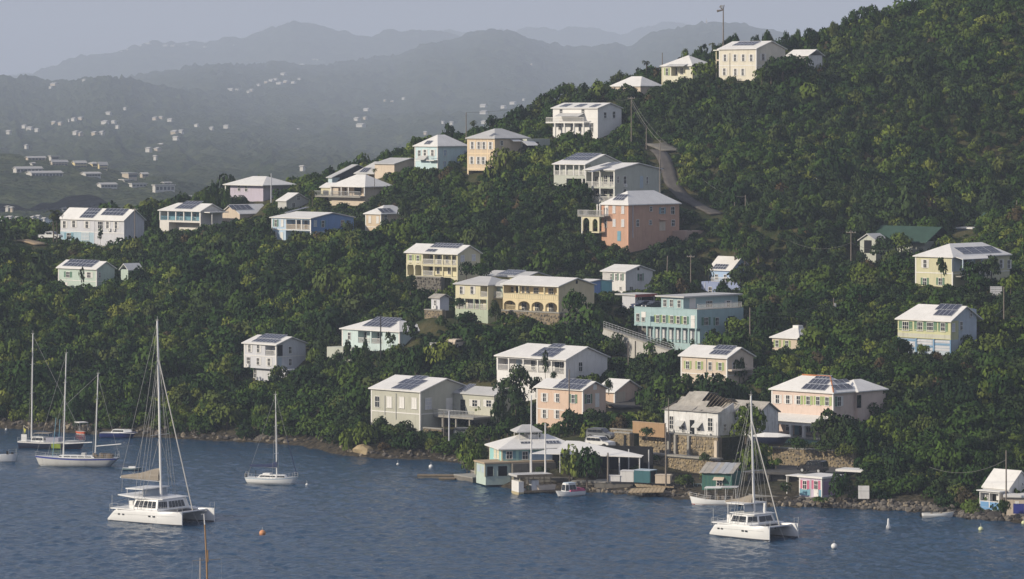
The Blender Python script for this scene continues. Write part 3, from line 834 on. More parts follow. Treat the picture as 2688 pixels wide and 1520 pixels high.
# left wing with the green base
h = House('yellow_green_house', 'pale yellow house over a pale green lower storey left of the arches', cJ, (1203, 1062), 838, 636, 667.5, YEL,
          D=7, rise=1.15, roofmat=ROOFG, hl=2.5, hr=2.5, dep=1.5, gdrop=2.0, short='the yellow and green house', clear=[(820, 565, 1360, 910), (830, 905, 880, 1020), (1130, 900, 1205, 1050)])
zg1 = h.fz(1203, 780); zg0 = h.fz(1203, 915); zup = h.fz(1203, 770)
h.hole(-h.L + .2, -.15, zg0, zg1 - .3).hole(h.fx(1118), -.15, zup, h.ze - .25); h.finish()
h.slab(-h.L - .02, .02, -.03, -.002, -4, zg0 - .02, SGRN, 'green_base'); h.slab(.003, .03, -.02, h.D, -4, zg0, SGRN, 'green_base')
h.slab(-h.L, 0, .1, 1.48, zg0 - .15, zg0 + .01, CONC, 'floor'); h.posts([842, 945, 1050, 1112, 1195], zg0, zg1 - .28, m=SGRN); h.railf(845, 1195, zg0, zg0 + .95); h.railf(1120, 1195, zup, zup + .9)
h.wf([(905, 690), (1025, 690)], .8, 1.35, (None, SHW)); h.wf([(1005, 845)], 1.2, 1.6, c=1.5, cols=3); h.opening(1085, 850, .8, 1.9, c=1.5); h.opening(900, 850, 1.3, 1.8, c=1.5)
h.wf([(1165, 690)], .8, 1.3, c=1.5)
yb = 2.2; xb_ = h.fx(1400, yb); h.slab(.04, xb_, yb, 6.0, zup - .3, h.ze, W('sea_green', (.44, .52, .44)), 'link_wall'); h.wf([(1258, 692)], 1.3, 1.3, c=yb, cols=3)
h.addroof(.0, xb_, yb - .6, 6.5, h.ze - .1, .8, m=ROOFG); h.railf(1215, 1360, zup, zup + .9, yb - .7); h.slab(.04, xb_, yb - .8, yb, zup - .2, zup, CONC, 'balcony'); CLEAR += [(*z2s(cJ, 1340, 945), *z2s(cJ, 2000, 1050), 655), (*z2s(cJ, 400, 545), *z2s(cJ, 670, 660), 690), (*z2s(cK, 150, 880), *z2s(cK, 500, 1160), 630), (*z2s(cK, 500, 970), *z2s(cK, 760, 1140), 624)]
# roof behind
h = House('solar_roof_house', 'low house showing only its grey roof and solar panels behind the arcade house', cJ, (1625, 630), 1160, 548, 682, W('mustard', (.50, .46, .22)), D=6, apex=(1755, 486), roofmat=ROOFG,
          short='the low solar roofed house', clear=[(1150, 462, 1800, 560)])
h.finish(); h.panels((1295, 520), (1635, 474), 8, 2)
# little shed
h = House('garden_shed', 'small grey square shed on a rubble footing left of the yellow and green house', cJ, (662, 918), 565, 778, 656, PALEB, b=765, rise=.45, roofmat=ROOFR, cat='shed', short='the small grey shed', found=1.0,
          clear=[(555, 750, 770, 905)], gdrop=.3)
h.finish(); h.wf([(610, 838)], .6, 1.1); h.acunit(612, 882)

# three storey white house
h = House('tall_white_house', 'white three storey house with dark solar panels standing alone in the forest', cL, (537, 722), 175, 452, 660, PALEB,
          b=868, apex=(712, 358), dep=1.5, found=.1, gdrop=3.2, short='the lone tall white house', clear=[(160, 325, 545, 690), (235, 690, 410, 800), (537, 350, 860, 600)])
zq = h.fz(537, 578); h.hole(h.fx(412), -.08, zq, h.ze - .25); h.block(h.fx(262), h.fx(480) + 3, .8, h.D - .5, -6, -.1); h.finish()
h.railf(415, 535, zq, zq + .95); h.posts([535], zq, h.ze - .25); h.band(zq - .15, .14); h.corners()
h.wf([(237, 487)], .7, 1.3, SHW); h.wf([(335, 493)], .75, 1.3, (None, SHW)); h.wf([(455, 505)], .8, 1.4, c=1.5, cols=2); h.wf([(225, 627)], 1.0, 1.3, cols=3); h.wf([(332, 634)], .75, 1.2, (None, SHW)); h.wf([(455, 642)], .75, 1.3, SHW)
h.opening(575, 515, 1.3, 1.9, True); h.opening(575, 640, .9, 1.9, True, m=GRBL); h.ws([(690, 507), (690, 643)], .75, 1.2); h.acunit(222, 680); h.wf([(300, 770)], .7, 1.5, c=.8)
h.panels((255, 418), (595, 398), 7, 1); h.panels((320, 376), (668, 344), 7, 1)
# aqua hipped house
h = House('aqua_hipped_house', 'pale aqua house with a wide white hipped roof and a dark pole before it', cL, (1922, 540), 1275, 303, 650, AQUA,
          b=2310, roof='h', apex=(1830, 155), hl=4.3, hr=4.3, dep=1.5, short='the pale aqua hipped house', clear=[(1262, 145, 1925, 400), (1275, 395, 1480, 440), (1922, 150, 2300, 300)])
zq = h.fz(1922, 455); h.hole(h.fx(1455), h.fx(1590), zq, h.ze - .3).hole(h.fx(1605), h.fx(1730), zq, h.ze - .3); h.finish()
h.wf([(1358, 347)], .75, 1.2); h.wf([(1520, 350), (1665, 358)], 1.5, 1.6, c=1.5, cols=3); h.railf(1457, 1588, zq, zq + .9); h.railf(1607, 1728, zq, zq + .9); h.corners()
h.panels((1500, 243), (1895, 208), 7, 1); h.panels((1585, 192), (1955, 155), 7, 1)
h.slab(h.fx(1105, -3), h.fx(1380, -3), -3, -.3, -6, h.fz(1250, 480, -3), GREYG, 'lower_terrace')

# pale yellow house, far right
h = House('olive_hipped_house', 'pale olive yellow house with a long hipped roof and solar panels on the right slope', cF, (1768, 860), 1348, 576, 650, OLIVE,
          D=16.0, roof='h', ridge='y', apex=(1640, 436), hl=4.3, hr=2.5, short='the pale olive hipped house', clear=[(1335, 425, 1770, 620), (1345, 600, 1500, 850), (1640, 800, 1768, 850), (1768, 440, 2430, 600), (2290, 580, 2430, 700)])
h.rise = h.zat((1640, 436), -h.L / 2, 4.3) - h.ze; h.finish(); h.corners(); h.band(h.fz(1768, 763), .14)
h.wf([(1458, 650)], .8, 1.4, SHW); h.wf([(1640, 655)], .8, 1.4); h.wf([(1455, 850), (1630, 850)], .85, 1.2, SHG)
h.opening(1890, 660, 6.5, 2.3, True, m=GRBL, name='porch_wall'); h.ws([(2310, 652), (2395, 657)], .8, 1.5, (None, SHW)); h.opening(1905, 650, .9, 1.8, True, c=.04)
ya, yb = h.sy(1790), h.sy(2110); zq = h.fz(1768, 790)
b = MB().prism([(0, ya - .2, h.ze + .1), (1.9, ya - .2, h.ze - .35), (1.9, ya - .2, h.ze - .45), (0, ya - .2, h.ze)], (0, yb - ya + .4, 0)); b.build('porch_roof', ROOF, h.root)
h.slab(.05, 1.8, ya, yb, zq - .2, zq, CONC, 'porch_floor'); h.rail(1.75, 1.75, ya, yb, zq, zq + .95)
for k in range(4): h.slab(1.65, 1.85, ya + (yb - ya) * k / 3 - .1, ya + (yb - ya) * k / 3 + .1, zq, h.ze - .4, GRBL, 'post')
h.panels((1885, 545), (2200, 458), 4, 2, 'r')
# green roofed house in shade
h = House('green_roof_house', 'shaded grey house with a torn green roof and small front gable among trees', cF, (905, 600), 725, 390, 720, GREYG, D=3.2, ridge='y', apex=(812, 312), roofmat=ROOFG,
          short='the torn green roofed house', clear=[(640, 300, 905, 560), (705, 245, 960, 330)])
h.block(h.fx(640), h.fx(700), 1, 5, -4, 1.2); h.finish(); h.opening(815, 460, 1.8, 2.4)
h.addroof(-h.L - 1, 9.5, 3.0, 12, h.ze - .2, 2.6, m=ROOFN); h.slab(-h.L, 8.5, 4, 11, -4, h.ze - .1, GREYG, 'rear_wall')
# small flat roofed porch
h = House('blue_porch_hut', 'tiny flat roofed hut with a blue porch high among the trees', cF, (1985, 330), 1815, 262, 745, BLUEG, D=3, roof='f', short='the tiny blue porch hut', cat='hut', clear=[(1800, 225, 1990, 300)])
h.dep = 1.2; h.hole(-h.L + .3, -.3, -1, h.ze - .3); h.finish(); h.posts([1905], -.5, h.ze - .3, m=BLUEG)
h.addroof(-h.L + 2, 7, 3.5, 9, h.ze + .6, 2.2, m=ROOFN); h.slab(-h.L + 2.3, 6.7, 3.8, 8.7, -2, h.ze + .6, GREYG, 'rear_wall')
# sun porch house right
h = House('sun_porch_house', 'green trimmed sun porch house on slatted blue stilts with eight solar panels', cG, (1745, 610), 1150, 268, 600, LIME,
          D=7.6, apex=(1975, 100), hl=1.2, short='the green trimmed sun porch house', clear=[(1130, 78, 1750, 500), (1230, 500, 1745, 585), (1745, 100, 2120, 400)], gdrop=.8)
zb1, zb2 = h.fz(1745, 385), h.fz(1745, 482)
h.finish(mainwall=False)
yw = h.sy(2035)
MB().box(-h.L, 0, 0, yw, zb2, h.ze).build('wall', LIME, h.root)
MB().box(.004, .03, 2.0, yw, -1.5, h.ze).prism([(.0, .1, h.ze), (.0, yw, h.ze), (.0, yw, h.ze + h.rise * .8), (.0, 3.8, h.ze + h.rise - .1)], (-h.L + 1.4, 0, 0)).box(-h.L, 0, .2, yw, -4, zb2).build('side_wall', W('pale_blue_grey', (.44, .50, .56)), h.root)
m2 = W('slat_blue', (.20, .33, .48)); b = None
for k in range(3):
    xa, xb_ = -h.L + h.L * k / 3 + .15, -h.L + h.L * (k + 1) / 3 - .15
    for j in range(4):
        z = zb2 - .35 - .42 * j; h.slab(xa, xb_, .12, .18, z - .14, z + .14, PALEB if (k + j) % 3 else m2, 'slat')
    h.slab(xa - .15, xa + .1, .0, .19, -4, zb2, m2, 'stilt')
h.slab(-.2, -.0, .0, .19, -4, zb2, m2, 'stilt'); h.band(zb1, .1, LIME, False); h.band(zb2 + .1, .12, LIME, False)
h.slab(-h.L, .0, -.02, -.004, zb2 + .15, zb2 + .75, wallmat('peeling_grey_wall', (.5, .5, .42), .8), 'weathered_board')
h.wf([(1240, 322), (1515, 330)], 1.3, 1.4, SHG, cols=3); h.wf([(1400, 326)], 1.1, 1.4, (SHG, None), cols=3); h.wf([(1660, 336)], .9, 1.4, SHG, cols=2)
h.ws([(1775, 340)], .8, 1.3, pane=PALEB); h.ws([(1862, 320)], .7, 1.3, c=.03); h.ws([(1973, 180)], .6, 1.1, c=.03)
h.panels((1545, 208), (1825, 148), 4, 1); h.panels((1565, 145), (1880, 90), 4, 1)

# ---- ridge houses
h = House('ridge_top_house', 'cream two storey house highest on the ridge beneath the tall bare pole', cE, (1885, 640), 1570, 412, 825, W('ivory', (.66, .62, .52)),
          b=2130, apex=(2008, 345), short='the topmost cream house', clear=[(1520, 335, 1890, 545), (1565, 540, 1790, 650), (1885, 345, 2020, 450)])
h.finish(); h.corners(); h.band(h.fz(1885, 552), .14); h.wf([(1620, 487), (1705, 487), (1775, 487), (1842, 488), (1615, 605), (1708, 608), (1770, 608)], .75, 1.5, SHW)
h.ws([(1940, 482)], 1.0, 1.5, SHW); h.pipe(1662, 448, 650, m=WIRE); h.panels((1678, 388), (1925, 352), 6, 2)
h.slab(-h.L - 1.5, -h.L, .6, 4, h.fz(1570, 515), h.fz(1570, 525) + .6, CREAM, 'side_porch'); h.slab(-h.L - 1.9, -h.L, .2, 4.4, h.ze - .3, h.ze - .1, WHITE, 'porch_roof'); h.slab(-h.L - 1.5, -h.L - 1.3, .6, .8, -3, h.ze - .3, YEL, 'porch_post')
h.addroof(3.5, 9.5, 6, 11, h.ze - 1.5, 1.2); h.slab(3.6, 9.4, 6.2, 10.8, -2, h.ze - 1.4, WHT, 'rear_annexe')
h = House('white_hipped_bungalow', 'white bungalow with a pointed hipped roof and pale green porch trim on the ridge', cE, (1345, 700), 1085, 553, 840, W('pale_ivory', (.66, .64, .52)),
          b=1535, roof='h', apex=(1310, 468), hl=4.4, hr=4.4, dep=1.5, short='the pointed white bungalow', clear=[(1070, 465, 1350, 600), (1085, 600, 1130, 680), (1345, 465, 1480, 550)])
zq = h.fz(1345, 640); h.hole(h.fx(1165), h.fx(1290), zq, h.ze - .3); h.finish(); h.corners(YEL)
h.wf([(1130, 605)], .8, 1.6, SHL); h.wf([(1205, 600), (1255, 600)], .9, 1.5, c=1.5); h.posts([1165, 1290], zq, h.ze - .3, m=YEL); h.awning(1230, 540, 5.2, 1.4, .5, ROOFG, name='porch_roof')
h = House('small_hipped_house', 'small cream house with a white hipped roof and lower flat wing on the ridge', cE, (905, 780), 660, 724, 832, CREAM, b=1005, D=7, roof='h', apex=(880, 645), hl=2.8, hr=2.8,
          short='the small cream hipped house', clear=[(650, 640, 930, 725)])
h.block(-h.L - 1.4, -h.L + 2.5, -1.6, 2, -5, h.fz(670, 785)); h.finish(); h.slab(-h.L - 1.7, -h.L + 2.7, -1.9, 2.2, h.fz(670, 785) + .003, h.fz(670, 785) + .2, ROOF, 'wing_roof'); h.wf([(627, 818)], 1.1, .8, c=-1.6); CLEAR.append((1400 + 575 / 3.219, 765 / 3.219, 1400 + 668 / 3.219, 855 / 3.219, 834))
h = House('balcony_house', 'bright white house with three small solar arrays and a full width balcony on columns', cE, (545, 1150), 165, 915, 810, W('bright_white', (.72, .71, .69), .15),
          b=745, apex=(650, 868), short='the bright white balcony house', clear=[(145, 860, 550, 1085), (480, 1080, 590, 1150), (545, 865, 700, 1010)])
h.finish(); zb = h.fz(545, 1032); h.slab(-h.L - .6, -2.5, -1.6, -.01, zb - .25, zb, WHITE, 'balcony'); h.rail(-h.L - .55, -2.55, -1.55, -1.55, zb, zb + 1.0, WHITE, .22)
h.posts([185, 265, 345, 425], -4, zb - .25, -1.4, r=.14); h.awning(330, 955, 7.0, 1.9, .7, ROOFG, name='canopy_roof')
h.wf([(225, 1062), (330, 1065), (395, 1072)], .9, 1.7); h.wf([(495, 1075)], .9, 1.9); h.wf([(235, 945), (420, 945)], .9, 1.2, c=0); h.ws([(605, 975), (680, 968)], .9, 1.4); h.band(h.fz(545, 1000), .12)
h.panels((215, 905), (335, 880), 3, 1); h.panels((340, 906), (462, 881), 3, 1); h.panels((466, 908), (575, 883), 3, 1)
h = House('aqua_house', 'light aqua two storey house with a white hipped roof and small balcony on the ridge', cC, (637, 620), 380, 354, 810, W('light_aqua', (.52, .66, .69)),
          b=972, roof='h', ridge='y', apex=(640, 240), hl=3.4, hr=3.4, short='the light aqua house', clear=[(365, 235, 640, 500), (540, 500, 640, 580), (637, 240, 968, 520)])
h.rise = h.zat((815, 237), -h.L / 2, h.D - 4) - h.ze; h.finish(); h.corners()
h.wf([(432, 436)], .9, 1.3, cols=3); h.wf([(495, 430), (580, 432)], .8, 1.3, (SHW, SHW)); h.awning(483, 466, 2.6, 1.2, .8, ROOFG)
zq = h.fz(637, 515); h.slab(h.fx(548), .0, -1.1, -.01, zq - .15, zq, WHITE, 'balcony'); h.rail(h.fx(550), -.02, -1.05, -1.05, zq, zq + .95, STEEL, .3); h.band(h.fz(637, 520) - .1, .12, side=False)
h.ws([(720, 432), (945, 440), (715, 560)], .9, 1.3, pane=SLATEB); h.panels((480, 340), (590, 300), 3, 1, 'hf')
h = House('tan_tower_house', 'tall tan house of two shuttered storeys on open piers with a grey white hipped roof', cC, (1278, 625), 972, 268, 790, TAN,
          b=1660, roof='h', ridge='y', apex=(1250, 170), hl=4, hr=4, roofmat=ROOFG, dep=2.5, short='the tall tan house', clear=[(962, 165, 1280, 400), (970, 400, 1190, 640), (975, 630, 1060, 720), (1278, 170, 1600, 290)])
h.rise = h.zat((1390, 168), -h.L / 2, 6) - h.ze; zq = h.fz(1278, 618); h.hole(-h.L + .35, -.3, -5, zq - .35); h.finish(); m = W('pale_tan', (.72, .58, .40)); h.corners(m, .35)
for zz in (h.fz(1278, 445), zq, h.ze - .15): h.band(zz, .3, m, False)
for zx in (1060, 1128, 1200): h.slab(h.fx(zx) - .14, h.fx(zx) + .14, -.04, -.005, zq, h.ze - .2, m, 'pilaster')
h.wf([(1028, 347), (1100, 348), (1158, 348), (1232, 350), (1022, 515), (1097, 517), (1152, 518)], .75, 1.5, SHW); h.ws([(1355, 322)], .8, .9)
h.awning(1500, 278, 2.6, 1.0, .45, WHITE, True); h.slab(.02, 1.8, h.sy(1570), h.sy(1830), h.fz(1278, 400), h.ze - .2, GREYG, 'rear_porch'); h.awning(1650, 300, 3.6, 1.6, .9, WHITE, True, c=1.8); h.opening(1650, 360, 3.2, 1.1, True, c=1.82); h.opening(1755, 345, .9, 1.3, True, c=1.82)
h.panels((1215, 250), (1300, 215), 2, 1, 'hf')

# blue house on the left spur
h = House('blue_house', 'light blue house with a deep blue gable end and beige balcony rail on the spur', cA, (1097, 850), 655, 660, 770, W('sky_blue', (.44, .56, .68)),
          apex=(1340, 588), D=11.8, hl=1.0, dep=2.0, short='the blue gabled house', clear=[(645, 515, 1100, 790), (655, 790, 815, 890), (1097, 560, 1500, 760)])
zq = h.fz(1097, 785); xq = h.fx(815); h.hole(xq, -.15, zq, h.ze - .3).hole(xq, 0, -4, zq - .3); h.finish(); h.corners()
h.slab(-.005, .04, .02, h.D, zq - .3, h.ze, W('deep_blue', (.16, .28, .52)), 'gable_wall'); MB().prism([(.0, .1, h.ze), (.0, h.D - .1, h.ze), (.0, h.D / 2, h.ze + h.rise - .12)], (.04, 0, 0)).build('gable_wall', bpy.data.materials['deep_blue_wall'], h.root)
h.posts([820, 935, 995, 1093], zq, h.ze - .3); h.railf(820, 1093, zq, zq + 1.0, m=BEIGE, step=.12); h.slab(xq, 0, 0, 2, zq - .25, zq, WHITE, 'balcony_floor')
h.wf([(703, 706)], .75, 1.4, SHG); h.wf([(775, 707)], .75, 1.4, pane=WHITE); h.wf([(702, 848), (770, 852)], .8, 1.5, pane=WHITE); h.wf([(880, 715), (960, 720), (1045, 725)], 1.0, 1.7, c=2.0); h.band(zq - .1, .15, side=False)
h.ws([(1145, 712)], .8, 1.2, pane=GRBL, c=.04); h.ws([(1230, 716)], .8, 1.3, (SHB, SHB), c=.04); h.ws([(1450, 710)], .9, 1.3, c=.04); h.slab(.02, 1.5, h.sy(1290), h.sy(1480), -5, zq - .2, CONCD, 'stone_base')
h.panels((800, 594), (1075, 534), 4, 2)
h = House('ochre_house', 'small ochre house with white louvred windows and a hipped white roof behind bushes', cA, (1885, 780), 1710, 602, 775, TAN,
          b=2290, D=8.5, roof='h', ridge='y', apex=(1950, 515), hl=3, hr=3, short='the small ochre house', clear=[(1700, 510, 1890, 690), (1705, 690, 1780, 760), (1885, 520, 2050, 640)])
h.rise = h.zat((1950, 517), -h.L / 2, 3.2) - h.ze; h.finish(); h.corners(); h.wf([(1760, 667), (1847, 670)], .75, 1.4, pane=WHITE, rows=4); h.ws([(1935, 650)], .8, 1.2); h.panels((1885, 592), (1985, 545), 3, 1, 'r'); h.band(h.fz(1885, 755), .12)
h = House('pavilion_house', 'beige open fronted house under a sharp white pyramid roof with a railed deck', cA, (1705, 470), 1330, 290, 800, BEIGE,
          b=1885, D=7.5, roof='h', apex=(1622, 162), hl=3.7, hr=3.7, dep=2, ov=.6, short='the pyramid roofed pavilion house', clear=[(1165, 160, 1710, 450), (1705, 170, 1880, 290)])
zq = h.fz(1705, 408); h.hole(-h.L * .8, -.2, zq, h.ze - .2); h.finish(); h.posts([1325, 1440, 1520, 1700], zq, h.ze - .1, -.3); h.slab(-h.L - 4, 0, -1.4, 0, zq - .3, zq, CONC, 'deck'); h.rail(-h.L - 4, 0, -1.35, -1.35, zq, zq + 1, STEEL, .25)
h.opening(1625, 345, 2.2, 1.8, c=2); h.wf([(1480, 350)], 1.0, 1.7, c=2); h.slab(-h.L - 3.6, -h.L - .02, .3, 4, -3, h.ze - .5, YEL, 'side_wing'); h.addroof(-h.L - 3.6, -h.L, .3, 4, h.ze - .5, .8); h.opening(1265, 395, 1.6, 2.0, c=.3)
h = House('lilac_house', 'lilac grey bungalow with a low white hipped roof behind the thin white pole', cA, (560, 420), 190, 268, 850, LILAC, D=8, roof='h', apex=(500, 182), hl=3.2, hr=3.2, ov=1.2,
          short='the lilac grey bungalow', clear=[(115, 180, 640, 340), (560, 185, 800, 270)])
h.finish(); h.wf([(370, 322), (290, 315)], .9, 1.2, pane=None)
h.slab(h.fx(120, -1.0), -h.L, -1.0, 4, h.fz(190, 275) - .2, h.fz(190, 275), ROOF, 'porch_roof'); h.slab(h.fx(130, -.9), h.fx(138, -.9), -.9, -.75, -3, h.fz(190, 275) - .2, WHITE, 'porch_post')
h = House('low_cream_house', 'low cream house with a tilted solar array behind the verandah bungalow', cA, (297, 660), 95, 603, 838, CREAM, D=9, ridge='y', apex=(190, 500), short='the low cream house', clear=[(80, 485, 540, 600)])
h.finish(); h.panels((215, 562), (390, 505), 4, 1, 'r')
h = House('grey_cottage', 'small grey gabled cottage below the pavilion house', cA, (822, 560), 725, 458, 830, GREY, D=6.6, apex=(985, 368), roofmat=ROOF, short='the small grey cottage', clear=[(715, 362, 1060, 520)])
h.finish(); h.ws([(955, 425), (900, 505)], .9, .9)
h = House('dark_roof_house', 'pale house under an unfinished black mono pitch roof on the ridge', cA, (1335, 320), 1290, 197, 838, W('ice_blue', (.55, .66, .70)), D=15, apex=(1665, 50), roofmat=ROOFG, short='the black roofed house', clear=[(1280, 45, 1740, 180)])
h.finish(); MB().prism([(.03, 0, h.ze), (.03, h.D, h.ze), (.03, h.D / 2, h.ze + h.rise)], (.06, 0, 0)).build('black_gable', ROOFD, h.root); MB().prism([(.03, h.D * .15, h.ze), (.03, h.D, h.ze), (.03, h.D, -3), (.03, h.D * .15, -3)], (.05, 0, 0)).build('black_gable', ROOFD, h.root)
h = House('timber_frame_house', 'half built house with bare timber frame and a light roof on the ridge', cA, (1830, 250), 1600, 150, 828, TAN, D=7.5, apex=(1960, 20), hl=2, roofmat=ROOFG, dep=3, short='the half built timber house', clear=[(1575, 5, 1900, 230)])
h.hole(-h.L + .2, -.2, -2, h.ze - .3); h.finish(); h.posts([1605, 1680, 1750, 1825], -3, h.ze, m=mat('raw_timber', (.45, .28, .14)))
h.panels((1640, 140), (1780, 90), 3, 1)
h = House('low_ridge_house', 'low house showing a long pale roof left of the light aqua house', cC, (150, 640), -70, 560, 822, CREAM, D=10, apex=(330, 490), short='the long pale roofed house', clear=[(-60, 485, 370, 560)], roofmat=ROOFG)
h.finish()

# left spur
h = House('long_grey_house', 'long grey white house on the left spur under a large solar field', cB, (1395, 790), 680, 590, 820, W('cool_grey', (.54, .55, .58)),
          b=1560, apex=(1480, 468), D=5.6, dep=.3, gdrop=2.6, short='the long grey solar roofed house', clear=[(675, 455, 1400, 700), (680, 700, 1070, 830), (1395, 460, 1520, 600)])
z2 = h.fz(680, 715); h.block(-h.L - .02, h.fx(1062), -.02, .5, -4, z2, W('dull_blue', (.36, .48, .55)), 'lower_wall'); h.finish()
h.wf([(725, 637), (830, 632), (978, 640)], 1.0, 1.5, SHW); h.wf([(1130, 643)], 1.7, 1.5, cols=3); h.wf([(1210, 643), (1305, 645)], .9, 1.5, SHW); h.wf([(775, 766)], 1.5, 1.3, SHB, cols=3, c=-.02); h.wf([(960, 770)], 2.6, 1.5, cols=5, c=-.02, pane=GRBL)
h.band(z2 + .05, .14, side=False); h.slab(h.fx(1060) - .08, h.fx(1060) + .08, -.06, -.03, -3, h.ze, PALEB, 'downpipe'); h.acunit(1235, 700); h.acunit(1290, 700)
h.panels((890, 565), (1150, 462), 5, 3); h.panels((1130, 536), (1455, 466), 6, 2)
h = House('spur_verandah_house', 'white bungalow with a blue walled five bay porch on the left spur', cB, (2255, 720), 1795, 490, 830, W('warm_white', (.66, .64, .60)), b=2500, apex=(2400, 405), hl=2.4, dep=2.2,
          short='the five bay porch bungalow', clear=[(1782, 378, 2260, 620), (1880, 610, 1960, 690), (2255, 385, 2540, 560)])
zq = h.fz(2255, 602); h.hole(-h.L + .2, -.2, zq, h.ze - .15).hole(h.fx(1898), -.3, -4, zq - .4); h.finish(); h.posts([1802, 1893, 1980, 2070, 2158, 2250], zq, h.ze - .1, r=.14); h.railf(1805, 2250, zq, zq + .9, m=SHB)
h.slab(-h.L + .2, -.2, 2.15, 2.19, zq, h.ze - .2, W('bluish_back', (.22, .42, .50)), 'back_wall'); h.wf([(1850, 560), (2040, 560), (2190, 560)], 1.0, 1.6, c=2.15)  # thin bluish sheet over the back wall of the porch
h.slab(.05, 2.4, .5, 6, h.ze - .35, h.ze - .15, ROOF, 'side_porch_roof'); h.slab(2.2, 2.4, 1.2, 1.4, -3, h.ze - .35, GREY, 'side_post'); h.panels((1960, 464), (2290, 382), 5, 2)
h = House('mint_house', 'pale mint green house with a full row of solar panels alone on the left slope', cB, (1087, 1350), 655, 1140, 755, MINT, D=4.6, apex=(1155, 1053), short='the pale mint house', clear=[(645, 1035, 870, 1300), (870, 1035, 1090, 1140), (960, 1130, 1090, 1230), (1087, 1050, 1290, 1190)])
h.block(2.0, 4.2, 4.5, 8, -4, h.ze - .1); h.finish(); h.corners(); h.addroof(2.0, 4.2, 4.5, 8, h.ze - .1, 1.0, 'y')
h.wf([(765, 1200)], 1.2, 1.1, SHG, cols=3); h.wf([(1000, 1205)], 1.2, 1.1, SHW, cols=3); h.wf([(745, 1325)], .9, 1.3, pane=WHITE); h.ws([(1120, 1205)], .5, 1.1); h.wf([(1225, 1195)], 1.2, .9, c=4.5); h.band(h.fz(1087, 1280), .12)
h.panels((698, 1108), (1125, 1046), 8, 2)

# stepped sage house
h = House('stepped_grey_house', 'large grey green house stepped in two gabled blocks with screened porches', cD, (915, 735), 590, 372, 745, GREYG,
          D=13.4, apex=(1105, 288), dep=2.2, short='the large stepped grey green house', clear=[(215, 170, 590, 560), (455, 540, 560, 620), (585, 270, 920, 720), (915, 275, 1320, 590)])
zq1, zq2 = h.fz(915, 562), h.fz(915, 728)
h.hole(-h.L + .1, -.1, zq1, h.ze - .3).hole(-h.L + .1, -.1, zq2, zq1 - .3)
c1 = 2.6; xa, xb_ = h.fx(230, c1), h.fx(583, c1); ze1 = h.fz(583, 308, c1)
q1, q2, q3 = h.fz(583, 432, c1), h.fz(583, 462, c1), h.fz(583, 578, c1)
h.block(xa, xb_, c1 + 1.6, c1 + 11, -6, ze1)
h.block(xa, xb_, c1, c1 + 1.6, q2 - .1, q1); h.block(xa, h.fx(372, c1), c1, c1 + 1.6, q3, q2 - .1); h.block(xa, xb_, c1, c1 + 1.6, q3 - .25, q3)
h.finish()
o = h.addroof(xa, xb_, c1, c1 + 11, ze1, h.zat((850, 192), xb_, c1 + 5.5) - ze1 - .15, hl=1.2, gable=GREYG)
ra = h.zat((850, 192), xb_, c1 + 5.5) - ze1 - .15; pp = ra / 5.5; sv = h.roof_o; h.roof_o = o
h.panels((325, 262), (770, 185), 7, 2, 'f', ((0, -pp, 1), ze1 + .17 - pp * c1, pp)); h.roof_o = sv
h.posts([238, 300, 368, 455, 518, 578], q1, ze1 - .05, c1 + .12); h.posts([372, 455, 552], q3, q2 - .1, c1 + .12); h.posts([455, 550], -4, q3 - .25, c1 + .12); h.railf(240, 578, q1, q1 + .9, c1 + .1)
h.posts([593, 665, 752, 910], zq1, h.ze - .2); h.posts([593, 665, 752, 910], zq2, zq1 - .3); h.railf(593, 910, zq1, zq1 + 1); h.railf(593, 910, zq2, zq2 + 1); h.slab(-h.L, 0, .02, 2.18, zq1 - .3, zq1, WHITE, 'gallery_floor'); h.slab(-h.L, 0, .02, 2.18, zq2 - .3, zq2, WHITE, 'gallery_floor')
h.wf([(630, 480), (715, 485), (815, 475), (880, 475), (630, 630), (720, 640), (810, 645), (875, 640)], 1.0, 1.7, c=2.2)
h.ws([(950, 475), (1278, 482)], .6, 1.4); h.ws([(1027, 480), (1027, 625)], .9, 1.5); h.door(1215, 505, .9, 2.4, GRBL, True); h.acunit(1027, 545, True)
h.panels((610, 395), (885, 335), 5, 1); h.panels((740, 330), (1000, 285), 5, 1)
# salmon house
h = House('salmon_house', 'salmon orange house with a white hipped roof and arched side balcony', cD, (1067, 1175), 770, 754, 725, SALMON,
          b=1640, roof='h', ridge='y', apex=(1060, 640), hl=3.5, hr=3.5, short='the salmon orange house', clear=[(745, 610, 1070, 1060), (960, 1050, 1070, 1150), (1067, 620, 1640, 1000), (545, 835, 770, 1040)])
h.rise = h.zat((1170, 612), -h.L / 2, 4.5) - h.ze; h.finish(); h.corners(W('salmon_trim', (.66, .38, .26)))
h.wf([(908, 812), (1007, 817), (910, 962), (1007, 964)], .75, 1.4, pane=PALEB); h.door(825, 820, .9, 2.1, WHITE); h.door(965, 1112, .9, 1.9, SHB); h.wf([(815, 965)], .7, 1.5)
h.ws([(1322, 805), (1315, 957)], .8, .9); h.ws([(1450, 825)], .9, 1.2, SHB); h.ws([(1565, 822)], 1.1, 1.4); h.ws([(1170, 963)], .8, 1.3); h.ws([(1570, 962)], 1.0, 1.2); h.opening(1450, 1000, 1.7, 1.7, True, m=BEIGE, name='shuttered_opening'); h.awning(1450, 915, 2, .5, .25, SALMON, True)
h.opening(1165, 815, 1.3, 1.3, True, m=W('salmon_patch', (.50, .30, .22)), name='wall_plate'); h.pipe(1115, 752, 1130, side=True, m=PALEB, r=.08)  # flat plate a touch darker than the wall
zq = h.fz(770, 880); xl = h.fx(560)
